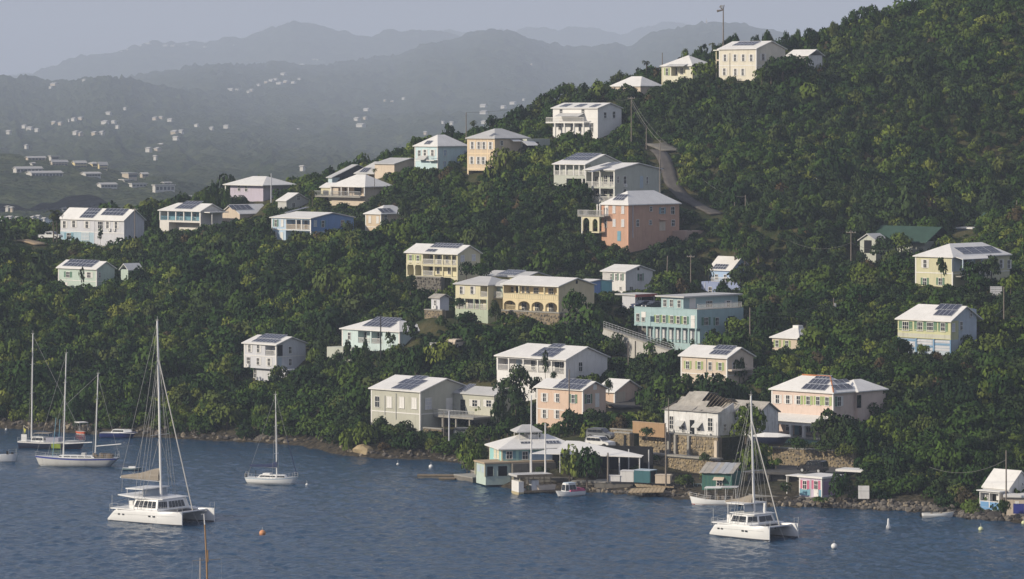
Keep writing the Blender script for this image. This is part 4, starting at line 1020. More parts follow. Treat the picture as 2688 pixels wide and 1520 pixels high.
h.slab(xl, h.fx(860), -1.6, -.01, zq - .25, zq, CONC, 'balcony'); h.rail(xl, h.fx(860), -1.55, -1.55, zq, zq + 1, GREY, .2); h.rail(xl + .05, xl + .05, -1.5, 1.5, zq, zq + 1, GREY, .2); h.slab(xl, -h.L - .02, 0, 2, zq - .25, zq, CONC, 'balcony')
h.arches(h.fx(605), h.fx(800), zq - 3.0, zq - .26, [(h.fx(618), h.fx(690), zq - 1.3), (h.fx(725), h.fx(782), zq - 1.3)], -1.5, -1.25, YEL)
h.posts([720, 750], zq, h.ze - .1, -1.4); h.slab(h.fx(605) - .12, h.fx(605) + .12, -1.5, -1.26, -5, zq - .25, WHITE, 'post'); h.slab(h.fx(715), h.fx(800), -1.5, -.02, zq - 3.3, zq - 3.05, YEL, 'lower_balcony')
h.panels((890, 712), (1075, 648), 4, 2, 'hf')
h.slab(.02, 3.5, h.D - 2, h.D + 3, -5, 1.8, W('salmon_grey', (.45, .33, .27)), 'side_annexe')
# ------------------------------------------------------------------ near hillside terrain
SHORE = [(-400, 1105), (0, 1122), (130, 1130), (261, 1140), (400, 1146), (522, 1153), (620, 1158), (731, 1164), (833, 1169), (870, 1186), (950, 1199), (1040, 1204), (1137, 1204),
         (1210, 1215), (1262, 1256), (1300, 1272), (1400, 1285), (1500, 1288), (1640, 1296), (1757, 1304), (1850, 1316), (1920, 1324), (2000, 1328), (2088, 1330), (2251, 1335), (2438, 1343), (2555, 1364), (2688, 1368), (3100, 1395)]
for px, py in SHORE:
    Y = YW(py)
    left = px < 1150
    for dy, z in ((0, .05), (-8, -1.6), (-30, -5), (4, 1.8 if left else 1.0), (10, 4.4 if left else 1.4)):
        if not left and dy > 5: continue
        q = P(px, py, Y); GP.append((q.x * (Y + dy) / Y, Y + dy, z))
EXTRA = [(1590, 965, 618), (1680, 980, 612), (1750, 975, 609),(2040, 215, 822), (2110, 200, 824), (2200, 180, 826),  # ridge skyline (ground), then slopes
    (-300, 640, 840), (0, 622, 840), (100, 628, 835), (250, 618, 845), (430, 560, 855), (560, 535, 860), (650, 525, 862), (760, 505, 862), (900, 470, 850), (1000, 440, 850), (1100, 405, 845), (1230, 382, 845),
    (1350, 335, 850), (1450, 300, 850), (1560, 262, 855), (1700, 225, 855), (1800, 190, 855), (1900, 165, 855), (2050, 150, 858), (2130, 135, 860), (2250, 97, 862), (2350, 78, 865), (2450, 30, 868), (2688, -60, 870), (3000, -150, 880),
    (2688, 120, 835), (2400, 150, 838), (2200, 220, 830), (2688, 330, 795), (2400, 330, 795), (2100, 330, 800), (2688, 560, 725), (2400, 540, 745), (2050, 480, 765), (1850, 420, 775), (1950, 600, 730), (2150, 620, 725),
    (2688, 760, 660), (2688, 940, 605), (2688, 1120, 560), (2500, 1180, 540), (2400, 1050, 570), (2250, 900, 615), (2100, 860, 635), (2450, 1000, 578), (3000, 800, 640), (3000, 1100, 560),
    (1730, 395, 800), (1757, 477, 775), (1800, 530, 760), (1855, 556, 752), (1560, 400, 785), (1400, 520, 765), (1300, 600, 735), (1150, 640, 725), (1000, 680, 715), (880, 760, 700), (700, 700, 745), (500, 740, 745), (300, 800, 735), (100, 780, 740), (-200, 800, 735),
    (100, 900, 705), (300, 920, 695), (500, 900, 695), (700, 860, 690), (900, 840, 672), (100, 1030, 668), (300, 1040, 660), (500, 1040, 655), (700, 1060, 642), (800, 1100, 628), (900, 1080, 625),
    (1230, 900, 632), (1180, 960, 634), (1150, 935, 638), (1300, 1150, 590), (1250, 1165, 590), (1180, 1168, 597), (1330, 1165, 578), (1480, 780, 668), (1700, 760, 690), (1900, 780, 680),
    (1620, 1080, 585), (1650, 1120, 572), (1560, 1165, 562), (1850, 1000, 595), (2000, 920, 610),
    (1490, 1000, 603), (1560, 1040, 590),
]
for px, py, Y in EXTRA:
    q = P(px, py, Y); GP.append(tuple(q))
for px, py, Y in EXTRA[6:31]:                           # far side of the ridge falls away
    q = P(px, py, Y)
    for dy, dz in ((60, -8), (140, -30), (260, -60)):
        GP.append((q.x * 1.05, Y + dy, max(-6, q.z + dz)))
# platform by the waterfront buildings and the road above the wall
for px, py, Y, z in ((1300, 0, 548, 1.0), (1420, 0, 545, 1.1), (1560, 0, 543, 1.1), (1680, 0, 541, 1.1), (1800, 0, 536, 1.1), (1300, 0, 565, 2.6), (1560, 0, 556, 5.5), (1950, 0, 529, 1.2), (2080, 0, 525, 1.2), (2250, 0, 520, 1.6), (1600, 0, 547, 1.1), (1690, 0, 546.5, 1.1), (1780, 0, 546, 1.1), (1870, 0, 545.5, 1.1), (1960, 0, 539, 1.8), (2060, 0, 538.5, 2.0), (2160, 0, 538, 2.3), (2240, 0, 538, 2.6)):
    GP.append(((px - CX) / F * Y, Y, z))
G = np.array(GP)
CEN, SCL = np.array([0, 700.0]), 120.0
A_ = (G[:, :2] - CEN) / SCL
def tk(r2):
    return np.where(r2 > 1e-12, r2 * np.log(np.maximum(r2, 1e-12)) * .5, 0)
def fit(A_, zv, lam):
    n = len(A_)
    d2 = ((A_[:, None] - A_[None]) ** 2).sum(-1)
    M = np.zeros((n + 3, n + 3))
    M[:n, :n] = tk(d2) + lam * np.eye(n)
    M[:n, n], M[:n, n + 1:], M[n, :n], M[n + 1:, :n] = 1, A_, 1, A_.T
    return np.linalg.solve(M, np.concatenate([zv, np.zeros(3)]))
TW = fit(A_, G[:, 2], .004)
def height(x, y):
    x, y = np.asarray(x, float), np.asarray(y, float)
    sh = x.shape
    q = (np.stack([x.ravel(), y.ravel()], -1) - CEN) / SCL
    out = np.empty(len(q))
    n = len(A_)
    for i in range(0, len(q), 6000):
        qq = q[i:i + 6000]
        d2 = ((qq[:, None] - A_[None]) ** 2).sum(-1)
        out[i:i + 6000] = tk(d2) @ TW[:n] + TW[n] + qq @ TW[n + 1:]
    z = out.reshape(sh)
    z = z + (fbm(x / 9.0, y / 9.0, 4, 3) - .47) * 1.0 * np.clip((z - 1.5) / 4, 0, 1)
    return z
def rayhit(px, py, y0=480, y1=960):                    # where the photo ray through (px, py) meets the hillside
    ys = np.arange(y0, y1, .5)
    xs = (px - CX) / F * ys
    zr = CH - (py - HZ) / F * ys
    k = np.argmax(height(xs, ys) > zr)
    return Vector((xs[k], ys[k], zr[k]))
# material: dry soil, leaf litter and grass, bare rock near the water
m, t, b = nmat('hillside_ground')
geo = node(t, 'ShaderNodeNewGeometry'); sep = node(t, 'ShaderNodeSeparateXYZ'); t.links.new(geo.outputs['Position'], sep.inputs[0])
n1 = node(t, 'ShaderNodeTexNoise', i_Scale=.25, i_Detail=8.0); t.links.new(geo.outputs['Position'], n1.inputs['Vector'])
n2 = node(t, 'ShaderNodeTexNoise', i_Scale=1.3, i_Detail=6.0); t.links.new(geo.outputs['Position'], n2.inputs['Vector'])
cr = node(t, 'ShaderNodeValToRGB'); t.links.new(n1.outputs[0], cr.inputs[0])
cr.color_ramp.elements[0].color = (.028, .040, .014, 1); cr.color_ramp.elements[0].position = .35
cr.color_ramp.elements[1].color = (.085, .075, .035, 1); cr.color_ramp.elements[1].position = .68
c2 = node(t, 'ShaderNodeValToRGB'); t.links.new(n2.outputs[0], c2.inputs[0])
c2.color_ramp.elements[0].color = (.022, .020, .016, 1); c2.color_ramp.elements[0].position = .35
c2.color_ramp.elements[1].color = (.090, .075, .052, 1); c2.color_ramp.elements[1].position = .7
mr = node(t, 'ShaderNodeMapRange'); t.links.new(sep.outputs['Z'], mr.inputs[0]); mr.inputs[1].default_value, mr.inputs[2].default_value, mr.inputs[3].default_value, mr.inputs[4].default_value = .8, 3.0, 1, 0
mx = node(t, 'ShaderNodeMix', data_type='RGBA'); t.links.new(mr.outputs[0], mx.inputs[0]); t.links.new(cr.outputs[0], mx.inputs[6]); t.links.new(c2.outputs[0], mx.inputs[7])
t.links.new(mx.outputs[2], b.inputs['Base Color']); b.inputs['Roughness'].default_value = .95; b.inputs['Specular IOR Level'].default_value = .1
bp = node(t, 'ShaderNodeBump', i_Strength=.8, i_Distance=.5); t.links.new(n2.outputs[0], bp.inputs['Height']); t.links.new(bp.outputs[0], b.inputs['Normal'])
GROUND = m
gx = np.arange(-210, 211, 1.5); gy = np.concatenate([np.arange(478, 880, 1.5), np.arange(880, 1150, 5)])
GX, GY = np.meshgrid(gx, gy)
GZ = height(GX, GY)
sheet('hillside', GX, GY, GZ, GROUND, kind='structure', label='scrubby green hillside rising from the rocky shore to the ridge')
def gz(x, y): return float(height(np.array([x]), np.array([y]))[0])

# ------------------------------------------------------------------ roads and tracks draped on the hillside
def strip(name, pix, width, m, label, lift=.18, world=False, step=1.2, clear=True):
    pts = [Vector(p) for p in pix] if world else [rayhit(*p) for p in pix]
    dense = []
    for a, c in zip(pts[:-1], pts[1:]):
        n = max(1, int((c - a).length / step))
        dense += [a + (c - a) * (i / n) for i in range(n)]
    dense.append(pts[-1])
    for _ in range(4):
        dense = [dense[0]] + [(dense[i - 1] + dense[i] * 2 + dense[i + 1]) / 4 for i in range(1, len(dense) - 1)] + [dense[-1]]
    xs, ys, zs = [], [], []
    for i, p in enumerate(dense):
        d = dense[min(i + 1, len(dense) - 1)] - dense[max(i - 1, 0)]
        nrm = Vector((-d.y, d.x, 0)).normalized()
        row = [p + nrm * (width * k) for k in (-.5, -.17, .17, .5)]
        zz = height(np.array([q.x for q in row]), np.array([q.y for q in row]))
        zc = float(np.mean(zz)) + lift
        xs.append([q.x for q in row]); ys.append([q.y for q in row]); zs.append([max(zc, float(v) + .06) for v in zz])
    o = sheet(name, np.array(xs), np.array(ys), np.array(zs), m, kind='structure', label=label)
    sm = o.modifiers.new('thickness', 'SOLIDIFY'); sm.thickness = .25; sm.offset = -1
    for i in range(0, len(dense) if clear else 0, 2):
        px, py = PX(xs[i][1], ys[i][1], zs[i][1])
        hw = width * .62 * F / dense[i].y * .5
        CLEAR.append((px - hw, py - 9, px + hw, py + 3, dense[i].y + 2))
    return o
strip('hill_road', [(1722, 398), (1742, 420), (1753, 450), (1762, 485), (1783, 515), (1812, 535), (1850, 552), (1880, 566)], 2.8, mat('worn_tarmac', (.085, .077, .07), rough=.95, var=.3, scale=.4), 'worn tarmac lane bending down the hill past the salmon house')
strip('concrete_apron', [(1722, 386), (1745, 392), (1766, 402)], 5.0, CONCD, 'pale concrete apron at the head of the hill lane', .3)
strip('lower_road', [(1120, 925), (1165, 940), (1205, 945), (1222, 935)], 5.5, ASPH, 'shaded asphalt bend above the peach house', clear=False)
strip('driveway', [(1610, 1050), (1640, 1062), (1662, 1075)], 6.0, ASPH, 'dark sloping driveway beside the peach garage')
strip('left_track', [(60, 634), (95, 640), (110, 646)], 4.0, mat('dirt', (.34, .26, .17), var=.2), 'pale dirt pull-in beside the palm trees')

# ------------------------------------------------------------------ sea
m, t, b = nmat('sea_water')
geo = node(t, 'ShaderNodeNewGeometry')
b.inputs['Base Color'].default_value = (.007, .046, .100, 1)
b.inputs['Roughness'].default_value = .12
b.inputs['IOR'].default_value = 1.27
mp = node(t, 'ShaderNodeMapping'); mp.inputs['Scale'].default_value = (1.0, .55, 1); mp.inputs['Rotation'].default_value = (0, 0, R(12)); t.links.new(geo.outputs['Position'], mp.inputs[0])
na = node(t, 'ShaderNodeTexNoise', i_Scale=1.15, i_Detail=5.0, i_Roughness=.62, i_Distortion=.5); t.links.new(mp.outputs[0], na.inputs['Vector'])
bp = node(t, 'ShaderNodeBump', i_Strength=1.0, i_Distance=.38); t.links.new(na.outputs[0], bp.inputs['Height']); t.links.new(bp.outputs[0], b.inputs['Normal'])
WATER = m
sx = np.concatenate([[-7400, -2500, -900, -300, -140], np.arange(-100, 100.1, .45), [140, 300, 900, 2500, 7400]])
syy = np.concatenate([[-50, 0, 120, 300, 400], np.arange(425, 690, .5), [720, 800, 1200, 2500, 6000, 18500]])
X, Yg = np.meshgrid(sx, syy)
wob = fbm(X / 18, Yg / 18, 2, 40) * 5
a1 = fbm((X * .95 + Yg * .25 + wob) / 1.35, (Yg - .2 * X) / 2.0, 3, 21) - .44
a2 = fbm((X + .5 * Yg) / 1.1, (Yg - .3 * X) / 1.5, 2, 31) - .37
a3 = np.sin((Yg * .9 + X * .35 + wob * 1.6) * 1.55) * .5
ds = np.clip((690 - Yg) / 60, 0, 1) * np.clip((Yg - 424), 0, 1) * np.clip((100.5 - abs(X)), 0, 1)
gust = .72 + .56 * fbm(X / 30, Yg / 55, 2, 77)
Zs = (a1 * 1.05 + a2 * .5 + a3 * .03) * ds * gust * (.35 + .65 * np.clip((640 - Yg) / 150, 0, 1)) * .62
sheet('sea', X, Yg, Zs, WATER, kind='structure', label='rippled dark blue bay water')

# ------------------------------------------------------------------ distant island
def hillmat(name, c1, c2):
    m, t, b = nmat(name)
    geo = node(t, 'ShaderNodeNewGeometry')
    n1 = node(t, 'ShaderNodeTexNoise', i_Scale=.02, i_Detail=12.0, i_Roughness=.75); t.links.new(geo.outputs['Position'], n1.inputs['Vector'])
    cr = node(t, 'ShaderNodeValToRGB'); t.links.new(n1.outputs[0], cr.inputs[0])
    cr.color_ramp.elements[0].color = (*c1, 1); cr.color_ramp.elements[0].position = .38
    cr.color_ramp.elements[1].color = (*c2, 1); cr.color_ramp.elements[1].position = .66
    t.links.new(cr.outputs[0], b.inputs['Base Color']); b.inputs['Roughness'].default_value = 1.0; b.inputs['Specular IOR Level'].default_value = 0
    n2 = node(t, 'ShaderNodeTexNoise', i_Scale=.12, i_Detail=6.0); t.links.new(geo.outputs['Position'], n2.inputs['Vector'])
    bp = node(t, 'ShaderNodeBump', i_Strength=1.0, i_Distance=9.0); t.links.new(n2.outputs[0], bp.inputs['Height']); t.links.new(bp.outputs[0], b.inputs['Normal'])
    return m
FARM = hillmat('distant_forest', (.020, .034, .013), (.070, .080, .035))
V = 2688 / 2575.0
class Ridge:
    def __init__(s, name, label, prof, Yr, Yb, seed, rough=1.0, ex=1.15, zb=-3, pxr=(-300, 3000), nc=420, nr=90, fine=.004, fm=1.0):
        s.pr = np.array(prof, float) * V
        s.Yr, s.Yb, s.seed, s.zb, s.rough, s.fine, s.fm, s.ex = Yr, Yb, seed, zb, rough, fine, fm, ex
        px = np.linspace(pxr[0], pxr[1], nc)
        tt = np.concatenate([np.linspace(-.35, 0, 9)[:-1], np.linspace(0, 1.08, nr)])
        T, PXg = np.meshgrid(tt, px, indexing='ij')
        Y, Z = s.YZ(PXg, T)
        o = sheet(name, (PXg - CX) / F * Y, Y, Z, FARM, kind='structure', label=label)
    def YZ(s, px, t):
        py = np.interp(px, s.pr[:, 0], s.pr[:, 1])
        wave = (fbm(px / 260 + s.seed, px * 0 + s.seed * 1.7, 3, s.seed) - .45)
        Y = s.Yr + (s.Yb - s.Yr) * t + wave * (s.Yr - s.Yb) * .35 * np.clip(1 - abs(t), 0, 1)
        Yr0 = s.Yr + wave * (s.Yr - s.Yb) * .35
        zr = CH - (py - HZ) / F * Yr0
        x = (px - CX) / F * Y
        k = np.clip(t, 0, 1.1)
        sp = fbm(x / (.10 * (s.Yr)) + 3 * s.seed, Y / (.22 * s.Yr), 5, s.seed + 5) - .46
        z = s.zb + (zr - s.zb) * np.clip(1 - k, 0, 1) ** s.ex
        z = z + sp * (zr - s.zb) * s.rough * np.clip(k * 2.2, 0, 1) * np.clip((1.04 - k) * 2.2, 0, 1)
        z = z + (fbm(x / (s.fine * s.Yr), Y / (s.fine * s.Yr), 3, s.seed + 9) - .45) * .0035 * s.Yr * s.fm
        back = np.clip(-t, 0, 1)
        z = z - back * (zr - s.zb) * 1.1
        return Y, z
    def at(s, px, py):                                  # photo pixel -> point on this slope (front-most hit)
        t = np.linspace(1.0, 0.0, 700)
        Y, Z = s.YZ(np.full(700, px), t)
        pr = HZ - (Z - CH) / Y * F
        k = np.argmax(pr <= py)
        if pr[k] > py: k = 699
        return Vector(((px - CX) / F * Y[k], Y[k], Z[k]))
R0 = Ridge('promontory', 'hazy wooded promontory with pale hotels across the bay behind the left spur',
           [(-400, 370), (0, 388), (60, 392), (120, 398), (170, 402), (260, 416), (300, 432), (345, 444), (380, 442), (415, 444), (470, 458), (520, 470), (600, 486), (700, 505), (900, 545), (1200, 590)], 2350, 1745, 3, .35, pxr=(-400, 1200), nc=300, nr=110, fm=.55)
R1 = Ridge('near_island_slope', 'hazy lower spur of the island across the water',
           [(-500, 200), (0, 194), (70, 194), (140, 205), (220, 198), (310, 194), (380, 212), (470, 225), (560, 240), (640, 272), (720, 300), (840, 336), (1000, 343), (1200, 344), (1500, 344), (3000, 345)], 6600, 2250, 11, .22, ex=2.1, zb=5, pxr=(-500, 1900), fm=1.0)
R2 = Ridge('island_hills', 'blue grey island hills with a domed summit and a right hand summit',
           [(-600, 240), (200, 230), (330, 192), (470, 168), (560, 160), (620, 166), (690, 154), (760, 164), (800, 166), (870, 155), (935, 144), (1000, 139), (1060, 114), (1160, 90), (1220, 75), (1262, 71), (1300, 80), (1380, 108), (1445, 124), (1500, 114), (1550, 108), (1580, 116), (1640, 84), (1700, 70), (1780, 57), (1850, 58), (1950, 80), (2010, 100), (2120, 140), (2400, 170), (3200, 200)], 9800, 3900, 23, .36)
R3 = Ridge('far_island_ridge', 'fainter high ridge behind the island hills',
           [(-600, 215), (60, 192), (100, 178), (170, 150), (220, 138), (290, 139), (330, 117), (400, 103), (470, 108), (520, 111), (560, 99), (620, 89), (680, 69), (735, 55), (790, 61), (850, 78), (905, 86), (1000, 81), (1080, 79), (1150, 88), (1300, 130), (1600, 160), (2600, 170), (3200, 180)], 14000, 11000, 31, .25)
R4 = Ridge('faintest_ridge', 'faintest ridge on the skyline',
           [(-600, 210), (900, 150), (1050, 92), (1130, 79), (1200, 84), (1300, 74), (1370, 70), (1440, 72), (1510, 68), (1560, 82), (1620, 68), (1690, 58), (1760, 62), (1900, 90), (2200, 130), (3200, 160)], 17200, 14500, 41, .25, nr=40)

# haze: one closed box of air round everything
haze = MB().box(-7500, 7500, -60, 18600, -8, 470)
m = bpy.data.materials.new('haze_air'); m.use_nodes = True
t = m.node_tree
for n in list(t.nodes): t.nodes.remove(n)
ou = t.nodes.new('ShaderNodeOutputMaterial'); pv = t.nodes.new('ShaderNodeVolumePrincipled')
pv.inputs['Color'].default_value = (.74, .835, 1.0, 1); pv.inputs['Density'].default_value = .000125; pv.inputs['Anisotropy'].default_value = 0.0
t.links.new(pv.outputs[0], ou.inputs['Volume'])
haze.build('haze', m, kind='stuff', label='thin bluish sea haze between the camera and the far hills')
# ------------------------------------------------------------------ vegetation
def leafmat(name, ramp, hue=.0):
    m, t, b = nmat(name)
    oi = node(t, 'ShaderNodeObjectInfo'); geo = node(t, 'ShaderNodeNewGeometry')
    cr = node(t, 'ShaderNodeValToRGB'); cr.color_ramp.interpolation = 'LINEAR'
    e = cr.color_ramp.elements
    e[0].position, e[0].color = ramp[0][0], (*ramp[0][1], 1); e[1].position, e[1].color = ramp[-1][0], (*ramp[-1][1], 1)
    for p_, c_ in ramp[1:-1]:
        q = e.new(p_); q.color = (*c_, 1)
    t.links.new(oi.outputs['Random'], cr.inputs[0])
    n1 = node(t, 'ShaderNodeTexNoise', i_Scale=.9, i_Detail=3.0); t.links.new(geo.outputs['Position'], n1.inputs['Vector'])
    mr = node(t, 'ShaderNodeMapRange'); mr.inputs[1].default_value, mr.inputs[2].default_value, mr.inputs[3].default_value, mr.inputs[4].default_value = .3, .7, .65, 1.4
    t.links.new(n1.outputs[0], mr.inputs[0])
    ml = node(t, 'ShaderNodeVectorMath', operation='SCALE'); t.links.new(cr.outputs[0], ml.inputs[0]); t.links.new(mr.outputs[0], ml.inputs['Scale'])
    n3 = node(t, 'ShaderNodeTexNoise', i_Scale=.035, i_Detail=3.0); t.links.new(geo.outputs['Position'], n3.inputs['Vector'])
    mr3 = node(t, 'ShaderNodeMapRange'); mr3.inputs[1].default_value, mr3.inputs[2].default_value = .42, .68
    t.links.new(n3.outputs[0], mr3.inputs[0])
    mx = node(t, 'ShaderNodeMix', data_type='RGBA', blend_type='MULTIPLY'); t.links.new(mr3.outputs[0], mx.inputs[0]); t.links.new(ml.outputs[0], mx.inputs[6]); mx.inputs[7].default_value = (1.10, 1.0, .85, 1)
    t.links.new(mx.outputs[2], b.inputs['Base Color'])
    b.inputs['Roughness'].default_value = .75; b.inputs['Specular IOR Level'].default_value = .15
    return m
LEAF = leafmat('scrub_leaves', [(0, (.010, .028, .006)), (.35, (.020, .049, .008)), (.65, (.042, .080, .012)), (.86, (.080, .118, .017)), (.93, (.050, .070, .020)), (1, (.115, .142, .022))])
LEAFB = leafmat('bright_leaves', [(0, (.085, .13, .018)), (1, (.16, .19, .035))])
LEAFD = leafmat('dark_leaves', [(0, (.016, .036, .011)), (1, (.034, .058, .016))])
LEAFR = leafmat('russet_leaves', [(0, (.055, .046, .024)), (1, (.085, .062, .030))])
PALML = leafmat('palm_leaves', [(0, (.035, .055, .014)), (1, (.065, .075, .022))])
def crown_mesh(name, seed, lobes, leaves, m, spread=(1, 1, .8), lobe_r=(.32, .52), leaf=.17, low=0.0, stack=False, upright=.25):
    """a crown about 1 wide (radius) and 1 high (z 0..1): leaf-sized faces on many clumps"""
    r = np.random.default_rng(seed)
    vs, fs, ns = [], [], []
    for k in range(lobes):
        if stack:
            z = low + (1 - low) * (k + .4) / lobes; a = r.uniform(0, 6.28); rad = r.uniform(.1, .55) * (1.1 - .5 * z)
            c = np.array([math.cos(a) * rad, math.sin(a) * rad, z * .86])
        else:
            d = r.normal(size=3); d /= np.linalg.norm(d); d[2] = abs(d[2]) * .9 - .12
            c = d * np.array(spread) * r.uniform(.35, .74) + np.array([0, 0, .22 + low * .5])
            c[2] = min(.84, max(low + .12, c[2]))
        R_ = r.uniform(*lobe_r)
        n = int(leaves * (R_ / .42) ** 2)
        d = r.normal(size=(n, 3)); d /= np.linalg.norm(d, axis=1)[:, None]
        d[:, 2] = np.where(d[:, 2] < -.35, -d[:, 2], d[:, 2])
        p = c + d * R_ * r.uniform(.84, 1.05, (n, 1)) * np.array([1, 1, .76])
        nr = d + r.normal(size=(n, 3)) * .55 + np.array([0, 0, upright]); nr /= np.linalg.norm(nr, axis=1)[:, None]
        t1 = np.cross(nr, r.normal(size=(n, 3))); t1 /= np.linalg.norm(t1, axis=1)[:, None]
        t2 = np.cross(nr, t1)
        s = leaf * r.uniform(.6, 1.25, (n, 1))
        base = len(vs)
        q = np.stack([p - t1 * s * .5 - t2 * s * .22, p + t1 * s * .12 - t2 * s * .52, p + t1 * s * .58 + t2 * s * .05 + nr * s * .12, p + t2 * s * .5, p - t1 * s * .45 + t2 * s * .3 - nr * s * .1], 1)
        vs += q.reshape(-1, 3).tolist()
        fs += [tuple(range(base + 5 * i, base + 5 * i + 5)) for i in range(n)]
        sm = d * .75 + nr * .4 + np.array([0, 0, .1]); sm /= np.linalg.norm(sm, axis=1)[:, None]
        ns += np.repeat(sm, 5, 0).tolist()
    me = bpy.data.meshes.new(name)
    me.from_pydata(vs, [], fs)
    me.polygons.foreach_set('use_smooth', [True] * len(fs))
    me.materials.append(m)
    me.update()
    me.normals_split_custom_set_from_vertices(ns)
    return me
def trunk_mesh(name, seed, h=.45):
    r = random.Random(seed); b = MB()
    p = Vector((0, 0, -.25)); q = Vector((r.uniform(-.06, .06), r.uniform(-.06, .06), h * .55))
    b.tube(p, q, .075, 6, .05)
    for k in range(4):
        a = r.uniform(0, 6.28); e = q + Vector((math.cos(a) * .32, math.sin(a) * .32, h * .75))
        b.tube(q, e, .045, 5, .02)
    return b.mesh(name, BARK)
CROWNS = [crown_mesh('crown', 100 + i, 9 + i % 4, 34, LEAF, leaf=.165, lobe_r=(.34, .58)) for i in range(7)]
FINE = [crown_mesh('crown', 200 + i, 11 + i % 4, 46, LEAF, leaf=.14, low=.08, lobe_r=(.33, .56)) for i in range(6)]
TALL = [crown_mesh('crown', 300 + i, 10 + i, 26, LEAF, stack=True, low=.22, lobe_r=(.30, .55), leaf=.22) for i in range(5)]
OPEN = [crown_mesh('crown', 400 + i, 9, 26, LEAFD, stack=True, low=.38, lobe_r=(.22, .42), leaf=.19) for i in range(4)]
BRIGHT = [crown_mesh('crown', 500 + i, 14, 42, LEAFB, leaf=.15) for i in range(2)]
DARKC = [crown_mesh('crown', 520 + i, 16, 40, LEAFD, leaf=.14, spread=(1, 1, .9)) for i in range(3)]
RUSS = [crown_mesh('crown', 540 + i, 14, 36, LEAFR, leaf=.15) for i in range(1)]
TRUNKS = [trunk_mesh('trunk', i) for i in range(4)]
STEM = [MB().tube((0, 0, -.1), (.03, 0, .55), .035, 5, .02).tube((.03, 0, .55), (.0, .05, .95), .02, 5, .01).mesh('trunk', BARK)]
def palm_meshes(seed):
    r = random.Random(seed); b = MB()
    for k in range(6):
        b.tube((.02 * math.sin(k), 0, k / 6 * .72), (.02 * math.sin(k + 1), 0, (k + 1) / 6 * .72), .030, 6, .026)
    fr = MB()
    for k in range(20):
        a = r.uniform(0, 6.28); el = r.uniform(-.5, 1.2)
        pr = Vector((.02, 0, .72)); L = .30
        up = el
        side = Vector((-math.sin(a), math.cos(a), 0))
        w0 = .035
        prev = (pr - side * .005, pr + side * .005)
        for j in range(5):
            up -= .34
            pr = pr + Vector((math.cos(a) * math.cos(up), math.sin(a) * math.cos(up), math.sin(up))) * (L / 5)
            ww = (.035, .05, .05, .04, .008)[j]
            cur = (pr - side * ww - Vector((0, 0, .02)), pr + side * ww - Vector((0, 0, .02)))
            fr.add([prev[0], cur[0], pr + Vector((0, 0, .012)), prev[1], cur[1]], [(0, 1, 2), (3, 2, 4), (0, 2, 3)])
            prev = cur
    return b.mesh('trunk', BARK), fr.mesh('crown', PALML)
PALMS = [palm_meshes(i) for i in range(3)]

# ---- forest points
NX, NY = 200, 240
xs = np.arange(-178, 178, 2.0); ys = np.arange(505, 905, 2.0)
XX, YY = np.meshgrid(xs, ys)
XX = (XX + rng.uniform(-1, 1, XX.shape)).ravel(); YY = (YY + rng.uniform(-1, 1, YY.shape)).ravel()
keep = (abs(XX / YY) < 1344 / F * 1.12)
XX, YY = XX[keep], YY[keep]
ZZ = height(XX, YY)
big = fbm(XX / 14, YY / 14, 3, 55)
rad = np.clip(.95 + 1.7 * np.clip((big - .3) * 1.6, 0, 1) * rng.uniform(.4, 1.2, len(XX)) + rng.exponential(.28, len(XX)), .8, 3.4) * np.where(rng.random(len(XX)) < .10, 1.5, 1)
hgt = rad * rng.uniform(1.05, 1.7, len(XX)) * (1 + .35 * (rng.random(len(XX)) < .12))
shoreY = np.interp(XX / YY * F + CX, [p[0] for p in SHORE], [YW(p[1]) for p in SHORE])
ok = (YY > shoreY + np.where(XX / YY * F + CX < 1150, rng.uniform(.1, 1.9, len(XX)), rng.uniform(2.2, 4.5, len(XX)))) & (ZZ > .1)
# waterfront strip without trees
ppx, ppy = PX(XX, YY, ZZ)
ok &= ~((ppx > 1255) & (ppx < 2240) & (ppy > 1140))
ok &= ~((ppx > 2060) & (ppx < 2260) & (ppy > 1180))
s_ = F / YY
tx0, tx1 = ppx - rad * s_ * .95, ppx + rad * s_ * .95
ty0, ty1 = ppy - hgt * s_ * .95, ppy
okc = ok.copy()
for x0, y0, x1_, y1_, Yc in CLEAR:
    ok &= ~((tx1 > x0) & (tx0 < x1_) & (ty1 > y0) & (ty0 < y1_) & (YY < Yc))
redo = okc & ~ok                                       # too tall for the spot: low scrub instead
rad[redo] = rng.uniform(.75, 1.25, redo.sum()); hgt[redo] = rng.uniform(.55, 1.1, redo.sum())
tx0, tx1, ty0 = ppx - rad * s_ * .95, ppx + rad * s_ * .95, ppy - hgt * s_ * .95
ok = okc
for x0, y0, x1_, y1_, Yc in CLEAR:
    ok &= ~((tx1 > x0) & (tx0 < x1_) & (ty1 > y0) & (ty0 < y1_) & (YY < Yc))
for cx, cy, hx, hy, th in FOOT:
    dx, dy = XX - cx, YY - cy
    lu, lv = dx * math.cos(th) - dy * math.sin(th), dx * math.sin(th) + dy * math.cos(th)
    ok &= ~((abs(lu) < hx + rad * .7) & (abs(lv) < hy + rad * .7))

# drop far-side trees that the ridge hides
sl_ = height(XX, YY - 10) - ZZ
ok &= ~((YY > 868) & (sl_ > 1.5))
idx = np.nonzero(ok)[0]
XX, YY, ZZ, rad, hgt = XX[idx], YY[idx], ZZ[idx], rad[idx], hgt[idx]
ppx, ppy = PX(XX, YY, ZZ)
